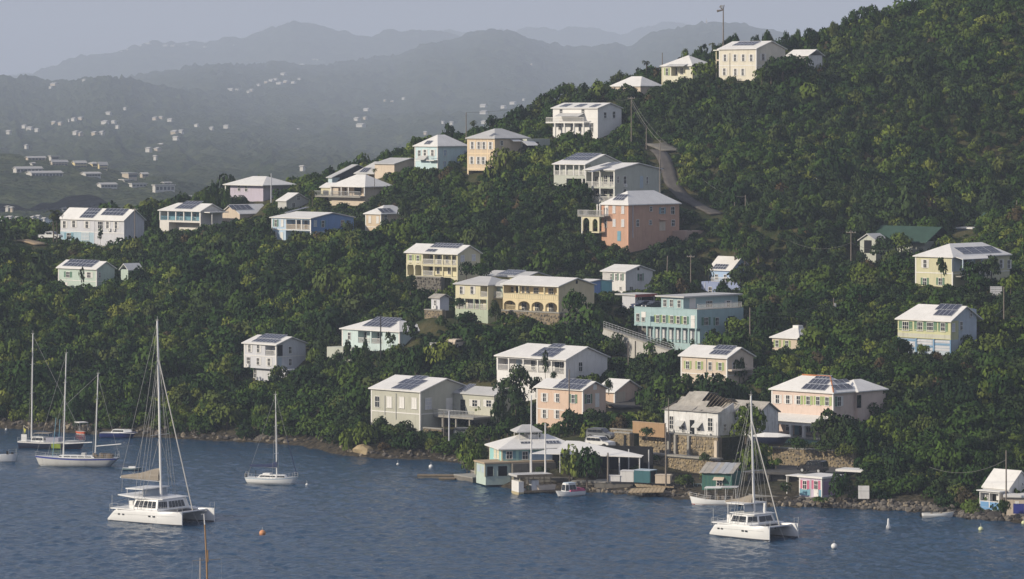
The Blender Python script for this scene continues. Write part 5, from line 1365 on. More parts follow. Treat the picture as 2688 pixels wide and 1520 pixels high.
# the 300 that show largest in the photo stand as trees of their own
show = rad * F / YY * np.where((ppx > 20) & (ppx < 2668) & (ppy < 1330), 1, 0) * np.where(YY < 690, 1, .55)
order = np.argsort(-show)
sel, near = [], np.zeros((0, 2))
for i in order:
    p = np.array([XX[i], YY[i]])
    if len(near) and ((near - p) ** 2).sum(1).min() < 9: continue
    sel.append(i); near = np.vstack([near, p])
    if len(sel) == 285: break
NEARN += [(2420, 1345, 'the white dinghy'), (2270, 1290, 'the white shore door'), (2610, 1260, 'the blue panelled cottage'), (315, 1145, 'the royal blue motor boat'), (140, 1120, 'the dark hulled sailing boat'), (725, 1160, 'the white sloop'),
          (420, 1100, 'the tall catamaran mast'), (2560, 1090, 'the tall grey shore pole'), (2330, 1100, 'the ochre wall end'), (2633, 850, 'the slope utility pole'), (2480, 960, 'the sun porch foot'), (250, 1000, 'the grey ketch mast'), (90, 950, 'the far left mast'), (560, 1010, 'the bare slope by the sloop'), (2190, 800, 'the transformer pole')]
NP = np.array([(a, b_) for a, b_, _ in NEARN])
ORD = 'first second third fourth fifth sixth seventh eighth ninth tenth eleventh twelfth'.split()
fam = {}
for i in sel:
    d = ((NP - np.array([ppx[i], ppy[i]])) ** 2).sum(1); k = int(np.argmin(d))
    dx, dy = ppx[i] - NP[k][0], ppy[i] - NP[k][1]
    where = 'downhill of' if dy > 60 else 'left of' if dx < -50 else 'right of' if dx > 50 else 'just below' if dy > 0 else 'just behind'
    fam.setdefault((where, NEARN[k][2]), []).append(i)
for (where, short), mem in fam.items():
    mem = sorted(mem, key=lambda i: ppy[i]); nrow = (len(mem) + 7) // 8
    for rw in range(nrow):
        row = sorted(mem[rw * 8:rw * 8 + 8], key=lambda i: ppx[i])
        for q_, i in enumerate(row):
            pos = '' if len(row) == 1 else ORD[q_] + ' from left'
            if nrow > 1: pos = (pos + ', ' if pos else '') + 'row ' + ['one', 'two', 'three', 'four', 'five', 'six', 'seven', 'eight', 'nine', 'ten'][rw]
            lab = ('tall ' if hgt[i] > 1.75 * rad[i] else 'broad ' if rad[i] > 2.3 else '') + 'bushy tree ' + where + ' ' + short + (', ' + pos if pos else '')
            if len(lab.split()) > 16: lab = lab.replace('bushy ', '')
            if len(lab.split()) > 16: lab = lab.replace('tall ', '', 1).replace('broad ', '', 1)
            r_ = random.Random(int(i)); me = FINE[r_.randrange(len(FINE))]
            o = empty('scrub_tree', (XX[i], YY[i], ZZ[i] - .15), r_.uniform(0, 6.28), lab, 'tree', 'bushy trees ' + where + ' ' + short)
            put('crown', me, o, (0, 0, .12 * hgt[i]), (0, 0, 0), (rad[i], rad[i] * r_.uniform(.85, 1.15), hgt[i]))
            put('trunk', TRUNKS[r_.randrange(4)], o, (0, 0, 0), (0, 0, 0), (rad[i], rad[i], hgt[i]))
rest = np.setdiff1d(np.arange(len(XX)), np.array(sel))
# the rest: one mass, instanced on points
pm = bpy.data.meshes.new('hillside_scrub')
pts = np.stack([XX[rest], YY[rest], ZZ[rest] - .25], -1)
pm.from_pydata(pts.tolist(), [], [])
def attr(n, tp, arr):
    a = pm.attributes.new(n, tp, 'POINT'); a.data.foreach_set('vector' if tp == 'FLOAT_VECTOR' else 'value', np.asarray(arr).ravel())
attr('tscale', 'FLOAT_VECTOR', np.stack([rad[rest], rad[rest] * rng.uniform(.85, 1.15, len(rest)), hgt[rest]], -1).astype(np.float32))
attr('trot', 'FLOAT_VECTOR', np.stack([rng.normal(0, .1, len(rest)), rng.normal(0, .1, len(rest)), rng.uniform(0, 6.28, len(rest))], -1).astype(np.float32))
nb = fbm(XX[rest] / 22, YY[rest] / 30, 3, 91); u_ = rng.random(len(rest))
ti = rng.integers(0, 7, len(rest))
ti = np.where((nb < .44) & (u_ < .5), 7 + rng.integers(0, 3, len(rest)), ti)  # clusters of dark crowns put shadowed hollows into the leaf colour
ti = np.where((nb > .52) & (u_ < .14), 10 + rng.integers(0, 2, len(rest)), ti)
ti = np.where(u_ > .985, 12, np.where((u_ > .93) & (u_ <= .985), 13 + rng.integers(0, 4, len(rest)), ti))
attr('tidx', 'INT', ti.astype(np.int32))
src = bpy.data.collections.new('scrub_sources')
for k, me in enumerate(CROWNS + DARKC + BRIGHT + RUSS + OPEN):
    o = bpy.data.objects.new('scrub_source_%02d' % k, me); src.objects.link(o)
fo = put('hillside_scrub', pm, kind='stuff', label='dense dark green scrub forest covering the hillside')
ng = bpy.data.node_groups.new('scatter_scrub', 'GeometryNodeTree')
ng.interface.new_socket('Geometry', in_out='INPUT', socket_type='NodeSocketGeometry'); ng.interface.new_socket('Geometry', in_out='OUTPUT', socket_type='NodeSocketGeometry')
gi, go = ng.nodes.new('NodeGroupInput'), ng.nodes.new('NodeGroupOutput')
ci = ng.nodes.new('GeometryNodeCollectionInfo'); ci.inputs['Collection'].default_value = src; ci.inputs['Separate Children'].default_value = True; ci.inputs['Reset Children'].default_value = True
ip = ng.nodes.new('GeometryNodeInstanceOnPoints'); ip.inputs['Pick Instance'].default_value = True
mp_ = ng.nodes.new('GeometryNodeMeshToPoints')
def na_(n, tp):
    a = ng.nodes.new('GeometryNodeInputNamedAttribute'); a.data_type = tp; a.inputs['Name'].default_value = n; return a.outputs['Attribute']
L_ = ng.links.new
L_(gi.outputs[0], mp_.inputs[0]); L_(mp_.outputs[0], ip.inputs['Points']); L_(ci.outputs[0], ip.inputs['Instance'])
L_(na_('tidx', 'INT'), ip.inputs['Instance Index']); L_(na_('tscale', 'FLOAT_VECTOR'), ip.inputs['Scale'])
e2r = ng.nodes.new('FunctionNodeEulerToRotation'); L_(na_('trot', 'FLOAT_VECTOR'), e2r.inputs[0]); L_(e2r.outputs[0], ip.inputs['Rotation'])
L_(ip.outputs[0], go.inputs[0])
md = fo.modifiers.new('scatter', 'NODES'); md.node_group = ng

# ---- single trees the photo shows clearly
def tree(px, ptop, pbase, Y, wpx, kind, label, name='tree', cat='tree', group=None, ground=False):
    z0 = CH - (pbase - HZ) / F * Y; x = (px - CX) / F * Y
    if ground: z0 = min(z0, gz(x, Y))
    h_ = CH - (ptop - HZ) / F * Y - z0; r_ = wpx / 2 / F * Y
    rr = random.Random(int(px * 7 + ptop))
    o = empty(name, (x, Y, z0), rr.uniform(0, 6.28), label, cat, group)
    if kind == 'palm':
        a, b_ = PALMS[rr.randrange(3)]
        k = max(r_ * 3.2, 1.0)
        put('trunk', a, o, (0, 0, 0), (0, 0, 0), (k * .8, k * .8, h_ / .86)); put('crown', b_, o, (0, 0, h_ / .86 * .72 - .72 * k), (0, 0, 0), (k, k, k))
        return o
    if kind == 'sky':
        k = rr.uniform(.25, .42)
        put('crown', rr.choice(FINE), o, (0, 0, k * h_), (0, 0, 0), (r_, r_, (1 - k) * h_)); put('crown', rr.choice(FINE), o, (rr.uniform(-.4, .4) * r_, 0, k * h_ * .55), (0, 0, 0), (r_ * .62, r_ * .62, h_ * .4)); put('trunk', STEM[0], o, (0, 0, 0), (0, 0, 0), (h_ * .35, h_ * .35, h_))
        return o
    lib = {'bush': FINE, 'tall': OPEN, 'open': OPEN, 'bright': BRIGHT, 'dark': DARKC, 'russet': RUSS}[kind]
    put('crown', rr.choice(lib), o, (0, 0, 0), (0, 0, 0), (r_, r_, h_))
    put('trunk', STEM[0] if kind in ('open', 'tall') else TRUNKS[rr.randrange(4)], o, (0, 0, 0), (0, 0, 0), (r_ if kind not in ('open', 'tall') else h_ * .35, r_ if kind not in ('open', 'tall') else h_ * .35, h_))
    return o
def skyl(c, lst, Y, grp, desc):
    for i, (x, y, w_, kind) in enumerate(lst):
        px, py = z2s(c, x, y)
        gx_, gh = (px - CX) / F * Y, gz((px - CX) / F * Y, Y)
        pb = HZ - (gh - CH) / Y * F
        pb = max(pb, py + 14)
        shape = {'open': 'slender open', 'tall': 'narrow upright', 'bush': 'rounded', 'palm': 'feathery', 'dark': 'dense dark'}[kind]
        size = 'low' if pb - py < 32 else ('tall' if pb - py > 62 else 'medium')
        n_ = len(lst)
        tree(px, py, pb + 2, Y, w_ / c[2] * (1.5 if kind in ('tall', 'open') else 1.25), 'sky' if kind in ('tall', 'open') else kind, f'{size} {shape} skyline tree {desc}, ' + ('first' if i == 0 else 'last' if i == n_ - 1 else ['second', 'third', 'fourth', 'fifth', 'sixth', 'seventh', 'eighth', 'ninth'][i - 1]) + ' from left', 'ridge_tree', 'tree', grp)
skyl(cE, [(2030 + 105, 238, 40, 'open'), (2190, 285, 70, 'bush'), (2232, 222, 40, 'open'), (2335, 222, 90, 'open'), (2435, 252, 70, 'open'), (2540, 172, 60, 'open')], 858, 'ridge trees right of the topmost house', 'right of the topmost cream house')
skyl(cE, [(1515, 338, 80, 'palm'), (1565, 350, 60, 'open'), (1640, 300, 60, 'tall'), (1697, 258, 80, 'open'), (1885, 268, 90, 'bush'), (1968, 240, 60, 'tall'), (2008, 278, 50, 'tall')], 856, 'ridge trees around the topmost house', 'behind the topmost cream house')
skyl(cE, [(1283, 395, 50, 'tall'), (1385, 412, 60, 'open'), (1445, 418, 70, 'bush')], 858, 'ridge trees behind the pointed bungalow', 'behind the pointed white bungalow')
skyl(cE, [(680, 618, 60, 'tall'), (735, 582, 50, 'open'), (785, 608, 90, 'bush'), (880, 612, 60, 'bush'), (955, 483, 70, 'palm'), (990, 560, 120, 'bush')], 856, 'ridge trees behind the small hipped house', 'behind the small cream hipped house')
skyl(cE, [(60, 795, 120, 'bush'), (160, 735, 90, 'tall'), (250, 685, 110, 'tall'), (320, 682, 70, 'tall'), (400, 765, 110, 'bush'), (550, 652, 80, 'tall'), (630, 672, 60, 'tall')], 852, 'ridge trees above the balcony house', 'behind the bright white balcony house')
skyl((2088, 0, K4), [(430, 225, 60, 'open'), (560, 165, 80, 'tall'), (650, 92, 120, 'open'), (830, 40, 170, 'tall'), (930, 100, 80, 'tall'), (1020, 105, 80, 'tall'), (1140, 55, 170, 'open'), (1330, -20, 160, 'open')], 868, 'trees along the upper right skyline', 'at the upper right corner')
skyl(cC, [(55, 380, 80, 'open'), (180, 362, 100, 'open'), (260, 375, 110, 'bush'), (385, 228, 90, 'open'), (440, 250, 100, 'bush'), (515, 255, 70, 'tall'), (575, 252, 50, 'bush')], 846, 'ridge trees left of the light aqua house', 'left of the light aqua house')
skyl(cC, [(650, 218, 90, 'bush'), (840, 190, 100, 'bush'), (1040, 35, 100, 'palm'), (1140, 125, 90, 'bush'), (1245, -10, 110, 'open'), (1300, 60, 110, 'bush'), (1410, 20, 190, 'tall'), (1560, -60, 220, 'bush')], 848, 'ridge trees between the aqua and balcony houses', 'between the light aqua and tall tan houses')
skyl(cA, [(500, 132, 50, 'bush'), (632, 148, 25, 'tall'), (950, 210, 150, 'open'), (1100, 250, 90, 'bush'), (1150, 190, 80, 'tall'), (1250, 188, 70, 'tall'), (1500, 0, 130, 'open')], 862, 'ridge trees around the pavilion house', 'behind the pyramid roofed pavilion house')
skyl(cB, [(785, 385, 70, 'palm'), (1640, 395, 120, 'tall'), (1740, 430, 80, 'tall'), (1830, 385, 50, 'tall'), (1905, 310, 70, 'bush'), (2010, 240, 100, 'tall'), (2203, 280, 65, 'tall'), (2290, 208, 60, 'open'), (2400, 115, 85, 'tall')], 846, 'trees on the left spur skyline', 'between the two left spur houses')
skyl(cB, [(2330, 285, 120, 'bush'), (2470, 400, 120, 'bush'), (2540, 190, 110, 'bush')], 846, 'trees beside the five bay porch bungalow', 'right of the five bay porch bungalow')
tree(*z2s(cB, 600, 440), z2s(cB, 0, 835)[1], 812, 52, 'palm', 'tall shaggy palm beside the parked white vehicle on the left spur', 'palm_tree', 'palm')
tree(*z2s(cB, 640, 470), z2s(cB, 0, 835)[1], 813, 40, 'palm', 'shorter palm leaning right of the shaggy palm by the long grey house', 'palm_tree', 'palm')
LOOSE = [(cF, 1010, 330, 560, 716, 330, 'dark', 'dark tree over the middle of the torn green roof'), (cF, 1190, 270, 520, 716, 280, 'bush', 'bushy tree at the right end of the torn green roof'), (cF, 740, 500, 640, 714, 150, 'dark', 'dark shrub at the foot of the green roofed house'), ((0, 0, 1), 1930, 606, 668, 722, 70, 'bush', 'bushy tree uphill of the half hidden blue villa'), ((0, 0, 1), 1990, 618, 676, 720, 66, 'dark', 'dark tree uphill right of the half hidden blue villa'), ((0, 0, 1), 1955, 640, 694, 716, 60, 'bush', 'second bushy tree right of the blue villa roof'), (cO, 330, 820, 900, 548, 150, 'bush', 'shrub growing on the ledge of the ochre wall'), (cO, 900, 800, 900, 548, 170, 'dark', 'dark creeper on the ledge of the ochre wall near the pier'), (cO, 980, 980, 1120, 541, 260, 'bush', 'bush at the foot of the ochre wall behind the green shed'), (cO, 120, 930, 1040, 545, 140, 'bush', 'shrub at the foot of the ochre wall behind the store boxes'), (cO, 1700, 860, 960, 537, 170, 'bush', 'dry shrub at the foot of the pink house wall'),(cI, 330, 555, 740, 597, 220, 'bush', 'bush below the first bay of the verandah house'), (cI, 720, 560, 740, 597, 240, 'dark', 'dark bush below the middle of the verandah'), (cI, 1000, 572, 740, 597, 170, 'bush', 'bush below the right corner of the verandah house'),(cE, 2215, 435, 640, 813, 300, 'bush', 'second bushy tree before the annexe by the topmost house'),(cO, 1560, 690, 790, 542, 120, 'bush', 'low shrub on the pink house terrace beside the covered boat'), (cO, 2250, 640, 800, 543, 330, 'dark', 'dark shrubbery at the terrace edge right of the pink house porch'), (cO, 2480, 690, 860, 541, 260, 'bush', 'bush spilling over the right end of the pink house wall'), (cO, 1960, 620, 790, 543, 190, 'bush', 'round bush on the terrace before the pink house columns'), (cO, 250, 520, 620, 551, 200, 'dark', 'grey green shrub above the tall ochre wall'), (cO, 640, 1030, 1190, 535, 260, 'bush', 'dark bush at the foot of the ochre wall by the wooden pole'),(cE, 2110, 455, 640, 815, 330, 'bush', 'bushy tree hiding the wall of the annexe by the topmost house'), (cE, 2010, 470, 660, 816, 190, 'dark', 'dark bush at the right corner of the topmost house'),  # crop, x, ytop, ybase, Y, width, kind, label
    (cM, 430, 655, 860, 601, 185, 'dark', 'dark sea grape tree before the left corner of the sage house'), (cM, 690, 690, 960, 598, 300, 'dark', 'large round dark tree hiding the foot of the sage house'),
    (cM, 170, 670, 900, 599, 200, 'bush', 'mid green tree left of the sage house on the point'), (cM, 60, 760, 1060, 596, 230, 'bush', 'low bushy tree at the tip of the rocky point'), (cM, 300, 760, 1050, 597, 260, 'dark', 'dark bushy tree over the ochre rock of the point'),
    (cM, 880, 850, 1090, 594, 300, 'dark', 'dark spreading tree overhanging the small beach'), (cM, 1130, 940, 1090, 588, 260, 'bush', 'bush at the foot of the white pole by the stone wall'), (cM, 560, 860, 1100, 595, 330, 'dark', 'very dark tree behind the small beach'),
    (cM, 1400, 870, 1260, 566, 200, 'bright', 'yellow green shoreline bush at the left corner of the waterside bar'), (cM, 1520, 900, 1270, 563, 260, 'bush', 'tall olive bush beside the waterside bar wall'), (cM, 1460, 1000, 1290, 562, 230, 'bush', 'lower olive bush by the dark rocks left of the bar'),
    (cM, 1640, 720, 960, 582, 320, 'bush', 'bushy tree between the sage house deck and the peach house'), (cM, 1500, 740, 900, 584, 260, 'bush', 'bush under the sage house deck'), (cM, 1850, 620, 900, 579, 300, 'bush', 'large bush left of the peach house foot'), (cM, 1760, 380, 760, 588, 220, 'dark', 'dark feathery tree right of the sage house annexe'),
    (cM, 1950, 300, 620, 592, 300, 'dark', 'dark tree left of the peach house roof'), (cM, 2050, 790, 940, 577, 200, 'bush', 'bush behind the bar roof cupola'),
    (cI, 530, 400, 700, 594, 340, 'dark', 'dark tree before the left bays of the verandah house'), (cI, 820, 285, 560, 598, 130, 'open', 'slim tree in front of the verandah solar panels'), (cI, 915, 490, 590, 597, 90, 'dark', 'round shrub under the verandah rail'),
    (cI, 1530, 575, 720, 591, 110, 'dark', 'small dark tree before the peach garage roof'), (cI, 1540, 300, 480, 610, 120, 'dark', 'dark round tree at the right corner of the verandah house'),
    (cI, 1150, 900, 1200, 572, 330, 'bush', 'large bush hiding the right foot of the peach house'), (cI, 1400, 920, 1200, 571, 330, 'bush', 'spreading green tree right of the peach house foot'), (cI, 980, 1040, 1260, 569, 260, 'bush', 'bush between the peach house and the bar roof'), (cI, 1280, 1085, 1320, 566, 160, 'bright', 'pale yellow green shrub left of the white car'),
    (cI, 1640, 980, 1230, 570, 260, 'russet', 'russet flowering tree behind the white car'), (cI, 1760, 960, 1160, 572, 210, 'bush', 'green tree beside the russet tree'), (cI, 1990, 580, 960, 588, 330, 'bush', 'bright bushy tree on the bank right of the driveway'), (cI, 2230, 600, 760, 590, 250, 'russet', 'brownish shrub above the derelict house'),
    (cI, 2060, 250, 560, 606, 280, 'bush', 'tree at the foot of the sloping wall'), (cI, 2230, 270, 560, 604, 260, 'bush', 'second tree at the foot of the sloping wall, nearer the cream house'), (cI, 1900, 1090, 1210, 562, 170, 'dark', 'grey leafed shrub on top of the ochre wall'),
    (cH, 280, 610, 800, 586, 150, 'open', 'slim shrub before the left foot of the cream house'), (cH, 400, 625, 800, 585, 140, 'open', 'slim shrub before the middle of the cream house'), (cH, 635, 590, 690, 586, 160, 'dark', 'dark shrub on the cream house wall'), (cH, 860, 380, 700, 592, 200, 'bush', 'bushy tree hiding the right gable of the cream house'),
    (cH, 1010, 915, 1290, 553, 420, 'bush', 'yellow green tree between the derelict and pink houses'), (cH, 930, 1060, 1330, 551, 330, 'bush', 'lower tree in front of the yellow green tree by the derelict house'),
    (cH, 1860, 1010, 1390, 552, 440, 'dark', 'broad dark tree before the pink house corner'), (cH, 2080, 1050, 1400, 551, 420, 'dark', 'second broad dark tree right of the pink house'), (cH, 1500, 1290, 1420, 548, 190, 'bush', 'round bush before the pink house porch'), (cH, 2330, 900, 1100, 566, 300, 'bush', 'bush at the right end of the pink house'),
    (cH, 1000, 1330, 1790, 540, 480, 'bush', 'tall thin leaved tree growing before the ochre wall'), (cH, 1080, 1480, 1800, 539, 430, 'bush', 'wispy tree between the green shed and the wall'),
    (cH, 700, 170, 290, 634, 250, 'bush', 'dark tree left of the pole by the turquoise block'), (cH, 1060, 150, 330, 630, 330, 'bush', 'dark tree behind the cream cottage'), (cH, 2350, 210, 400, 600, 260, 'bright', 'bright yellow green round tree on the right slope'),
    (cF, 1640, 590, 850, 645, 240, 'open', 'round topped tree before the pale olive house'), (cF, 1990, 600, 860, 648, 330, 'bush', 'bushy tree before the olive house porch'), (cF, 2200, 560, 800, 649, 260, 'dark', 'darker tree before the right end of the olive house'), (cF, 2420, 770, 950, 640, 120, 'bright', 'yellow flowering bush beside the right hand pole'),
    (cG, 1160, 420, 620, 596, 170, 'bush', 'bush at the left foot of the sun porch house'), (cG, 1440, 520, 640, 596, 150, 'bush', 'bush before the blue slats of the sun porch house'), (cG, 1930, 400, 600, 602, 190, 'bush', 'bush at the right of the sun porch house'),
    (cK, 1430, 870, 1080, 630, 170, 'dark', 'dark shrub against the turquoise block side wall'), (cK, 1190, 990, 1090, 634, 100, 'open', 'thin shrub at the turquoise block corner'), (cK, 870, 975, 1040, 636, 70, 'dark', 'potted shrub on the turquoise block terrace'),
    (cK, 1370, 150, 340, 705, 170, 'open', 'spreading tree before the half hidden blue villa'), (cK, 1530, 300, 500, 700, 170, 'dark', 'drooping dark tree before the blue villa terrace'), (cK, 1750, 150, 420, 704, 360, 'dark', 'large dark tree right of the blue villa'),
    (cJ, 990, 920, 1120, 642, 320, 'bush', 'bushy tree before the green base of the yellow and green house'), (cJ, 1285, 790, 1000, 660, 150, 'dark', 'creeper covered shrub left of the arches'), (cJ, 2150, 640, 960, 648, 290, 'bush', 'tree hiding the right gable of the arcade house'), (cJ, 880, 780, 880, 650, 150, 'dark', 'dark shrub between the shed and the yellow house'), (cJ, 960, 350, 540, 686, 190, 'bush', 'round tree at the right corner of the yellow porch house'), (cJ, 1130, 360, 560, 684, 250, 'bush', 'second round tree right of the yellow porch house'), (cJ, 330, 520, 700, 683, 200, 'dark', 'tree below the yellow porch arches'),
    (cL, 1340, 420, 690, 643, 200, 'open', 'open crowned tree before the aqua house lower terrace'), (cL, 1540, 390, 560, 644, 130, 'tall', 'slim tree before the aqua house windows'), (cL, 2050, 200, 420, 646, 300, 'open', 'airy tree over the right end of the aqua roof'), (cL, 1820, 310, 520, 644, 170, 'open', 'grey leafed tree right of the dark pole'), (cL, 560, 660, 850, 654, 250, 'bush', 'bush hiding the foot of the lone tall white house'),
    (cC, 1370, 330, 760, 782, 360, 'bush', 'tall tree covering the right half of the tall tan house'), (cC, 1230, 560, 800, 784, 260, 'bush', 'bushy tree at the foot of the tall tan house'), (cC, 820, 520, 640, 800, 200, 'dark', 'dark bushes at the foot of the light aqua house'),
    (cA, 740, 880, 1020, 764, 130, 'bush', 'shrub at the foot of the blue house'), (cA, 900, 800, 960, 766, 170, 'dark', 'round shrub below the blue house porch'), (cA, 1160, 790, 960, 764, 290, 'bush', 'large shrub below the blue house gable'), (cA, 1115, 320, 520, 802, 150, 'palm', 'squat palm left of the pavilion deck'), (cA, 2140, 420, 700, 772, 180, 'dark', 'dark tree rising over the small ochre house'), (cA, 1930, 650, 800, 770, 130, 'bush', 'shrub before the small ochre house'), (cA, 1810, 60, 330, 798, 90, 'palm', 'tall thin palm before the timber frame'),
    (cB, 920, 1140, 1330, 750, 110, 'tall', 'upright shrub before the pale mint house'), (cB, 700, 1290, 1400, 750, 100, 'bush', 'shrub at the left foot of the mint house'), (cB, 1130, 690, 860, 812, 110, 'open', 'shrub before the long grey house'),
    (cE, 330, 1090, 1230, 802, 150, 'bush', 'shrub before the balcony house columns'), (cE, 470, 1085, 1200, 801, 90, 'bush', 'shrub before the tall windows of the balcony house'), (cE, 1450, 500, 680, 834, 230, 'bush', 'tree at the right end of the pointed bungalow'), (cE, 1930, 545, 680, 818, 160, 'bush', 'bush beside the topmost cream house'), (cE, 780, 710, 850, 826, 210, 'dark', 'dark tree before the small hipped house'),
    (cN, 1830, 330, 1000, 541, 560, 'bright', 'bright waterside almond tree before the white canopy'), (cN, 2150, 310, 1000, 540, 560, 'bush', 'darker waterside almond tree right of the bright one'), (cN, 1250, 110, 250, 552, 170, 'palm', 'small palm poking through the bar roof'), (cN, 1300, 740, 900, 542, 330, 'dark', 'low dark bushes on the quay behind the dock hut'),
    (cU, 1720, 430, 680, 535, 360, 'bush', 'dark bush left of the green boat shed'), (cQ, 2200, 1060, 1330, 500, 230, 'bush', 'vine covered bush right of the blue panelled porch'),
    (cO, 2430, 1000, 1330, 518, 290, 'bush', 'tree covering the right side of the pink shuttered hut'), (cO, 2200, 1290, 1370, 516, 200, 'bush', 'low round bush before the pink shuttered hut'), (cO, 1800, 1150, 1290, 521, 230, 'open', 'spiky agave clump left of the pink shuttered hut'),
    ((2088, 0, K4), 1310, 1080, 1310, 800, 150, 'bright', 'single bright green tree high on the right slope'),
]
for c, x, yt, yb, Y, w_, kind, lab in LOOSE:
    px, pt = z2s(c, x, yt)
    tree(px, pt, z2s(c, 0, yb)[1], Y, w_ / c[2], kind, lab, 'garden_tree' if w_ / c[2] > 45 else 'shrub', 'tree' if w_ / c[2] > 45 else 'shrub')
# ------------------------------------------------------------------ rocks and rubble walls
def rock_mesh(name, seed, m, sub=1, sq=.7):
    import bmesh
    bm = bmesh.new(); bmesh.ops.create_icosphere(bm, subdivisions=sub, radius=.5)
    r = random.Random(seed)
    ax = [Vector((r.gauss(0, 1), r.gauss(0, 1), r.gauss(0, 1))).normalized() for _ in range(7)]; of = [r.uniform(.28, .46) for _ in ax]
    for v in bm.verts:
        for a, o_ in zip(ax, of):
            d = v.co.dot(a)
            if d > o_: v.co -= a * (d - o_)
        v.co += Vector((r.gauss(0, .02), r.gauss(0, .02), r.gauss(0, .02)))
        v.co.z *= sq
    me = bpy.data.meshes.new(name); bm.to_mesh(me); bm.free(); me.materials.append(m); return me
STONEO = mat('ochre_stone', (.36, .285, .17), rough=.95, var=.3, scale=1.2, bump=.5, bscale=8, streak=.35, dirt=(.10, .085, .06))
STONEO2 = mat('tan_stone', (.22, .185, .135), rough=.95, var=.3, scale=1.2, bump=.5, bscale=8)
STONEG = mat('grey_stone', (.145, .13, .11), rough=.95, var=.35, scale=1.5, bump=.5, bscale=8)
STONED = mat('dark_stone', (.055, .05, .045), rough=.9, var=.4, scale=1.5, bump=.5, bscale=8)
MORTAR = mat('old_mortar', (.24, .195, .13), rough=.95, var=.35, scale=.8, bump=.6, bscale=5, streak=.5, dirt=(.07, .06, .04))
ROCKS = {m_.name: [rock_mesh('stone', 10 + i, m_) for i in range(4)] for m_ in (STONEO, STONEO2, STONEG, STONED)}
def stone_wall(label, c, n, l, ytop, Y, th=44, D=1.5, n_st=110, mats=(STONEO, STONEO2), core=MORTAR, extra=None, seed=1, found=2.0, cap=True, clear=True, side=None):
    s = Site('stone_wall', label, 'wall', c, n, Y, th)
    L, z1 = -s.fx(l), s.fz(n[0], ytop)
    MB().box(-L, 0, 0, min(D, .9), -found, z1).build('core', core, s.root)
    if D > 1: MB().box(-L + .02, -.02, .9, D, -found, z1 - .05).build('earth_fill', GROUND, s.root)
    if cap: MB().box(-L - .05, .05, -.12, .6, z1 + .003, z1 + .18).build('coping', CONC, s.root)
    r = random.Random(seed)
    H = z1
    cols = max(2, int(math.sqrt(n_st * L / max(H, .5)))); rows = max(2, int(n_st / cols))
    rest = MB()
    for i in range(cols):
        for j in range(rows):
            x = -L + L * (i + .5 + r.uniform(-.35, .35)) / cols; z = H * (j + .5 + r.uniform(-.35, .35)) / rows
            m_ = r.choice(mats); sz = min(L / cols, H / rows) * r.uniform(.75, 1.35)
            put('stone', r.choice(ROCKS[m_.name]), s.root, (x, -.03, z), (r.uniform(-.3, .3), r.uniform(0, 6), r.uniform(-.3, .3)), (sz, sz * .55, sz * .95))
    if side:                                            # stones on the returning end wall
        for k in range(side):
            sz = r.uniform(.4, .7); put('stone', r.choice(ROCKS[r.choice(mats).name]), s.root, (.03, D * r.random(), H * r.random()), (0, r.uniform(0, 6), 0), (sz * .5, sz, sz))
    if clear:
        px0, py0 = z2s(c, l, ytop)
    return s, L, z1
# ochre cliff wall under the derelict house, two tiers with a ledge
s, L, z1 = stone_wall('tall ochre rubble wall below the derelict white house, lower tier', cO, (1045, 1085), 150, 905, 549, n_st=190, seed=3, D=6)
MB().box(-L, 0, -.45, 1.2, z1 + .19, z1 + .42).build('ledge', CONC, s.root)
s, L, z1 = stone_wall('tall ochre rubble wall directly under the derelict white house, upper tier', cO, (1045, 900), -160, 640, 551, n_st=260, seed=4, D=8)
for zx in (510, 585, 735): MB().box(s.fx(zx) - .18, s.fx(zx) + .18, -.5, -.1, 0, z1).build('buttress', CONC, s.root)
MB().box(s.fx(1040) - .3, s.fx(1040) + .25, -.4, -.05, -2, z1 - .4).build('pier', BEIGE, s.root)
s, L, z1 = stone_wall('pale ochre stone wall with a dark slit beside the white car', cI, (1770, 1400), 1600, 1195, 553, n_st=90, seed=5, D=2)
MB().box(s.fx(1722) - .2, s.fx(1722) + .2, -.2, -.15, .4, z1 - .2).build('slit', DARK, s.root)
stone_wall('ochre rubble retaining wall below the big pale pink house', cO, (2570, 1035), 1470, 800, 541, n_st=240, seed=6, D=9, th=30, mats=(STONEO, STONEO2, STONEG))
stone_wall('short ochre stone wall at the right foot of the sage house', cM, (1112, 945), 905, 805, 598, n_st=70, seed=7, D=5, mats=(STONEO2, STONEG), side=20)
stone_wall('mossy stone terrace wall under the four arches', cJ, (2005, 1120), 1340, 955, 653.5, n_st=120, seed=8, D=1.0, mats=(STONEG, STONEO2))
stone_wall('grey stained stone footing under the yellow porch house', cJ, (675, 720), 395, 555, 689, n_st=60, seed=9, D=2.5, mats=(STONEG, STONED), core=CONCD)
stone_wall('low rubble footing under the grey garden shed', cJ, (690, 1010), 490, 925, 655, n_st=40, seed=10, D=3, mats=(STONEG, STONEO2))
# orange boundary wall left of the derelict house
q = Site('boundary_wall', 'plain orange plastered boundary wall left of the derelict house', 'wall', cO, (445, 600), 556)
MB().box(-6.2, 0, 0, .3, -.5, q.fz(445, 485)).build('panel', W('orange_wall', (.36, .24, .14)), q.root); MB().box(-6.25, .05, -.04, .34, q.fz(445, 485) + .003, q.fz(445, 485) + .1).build('coping', W('orange_cap', (.40, .30, .2)), q.root)
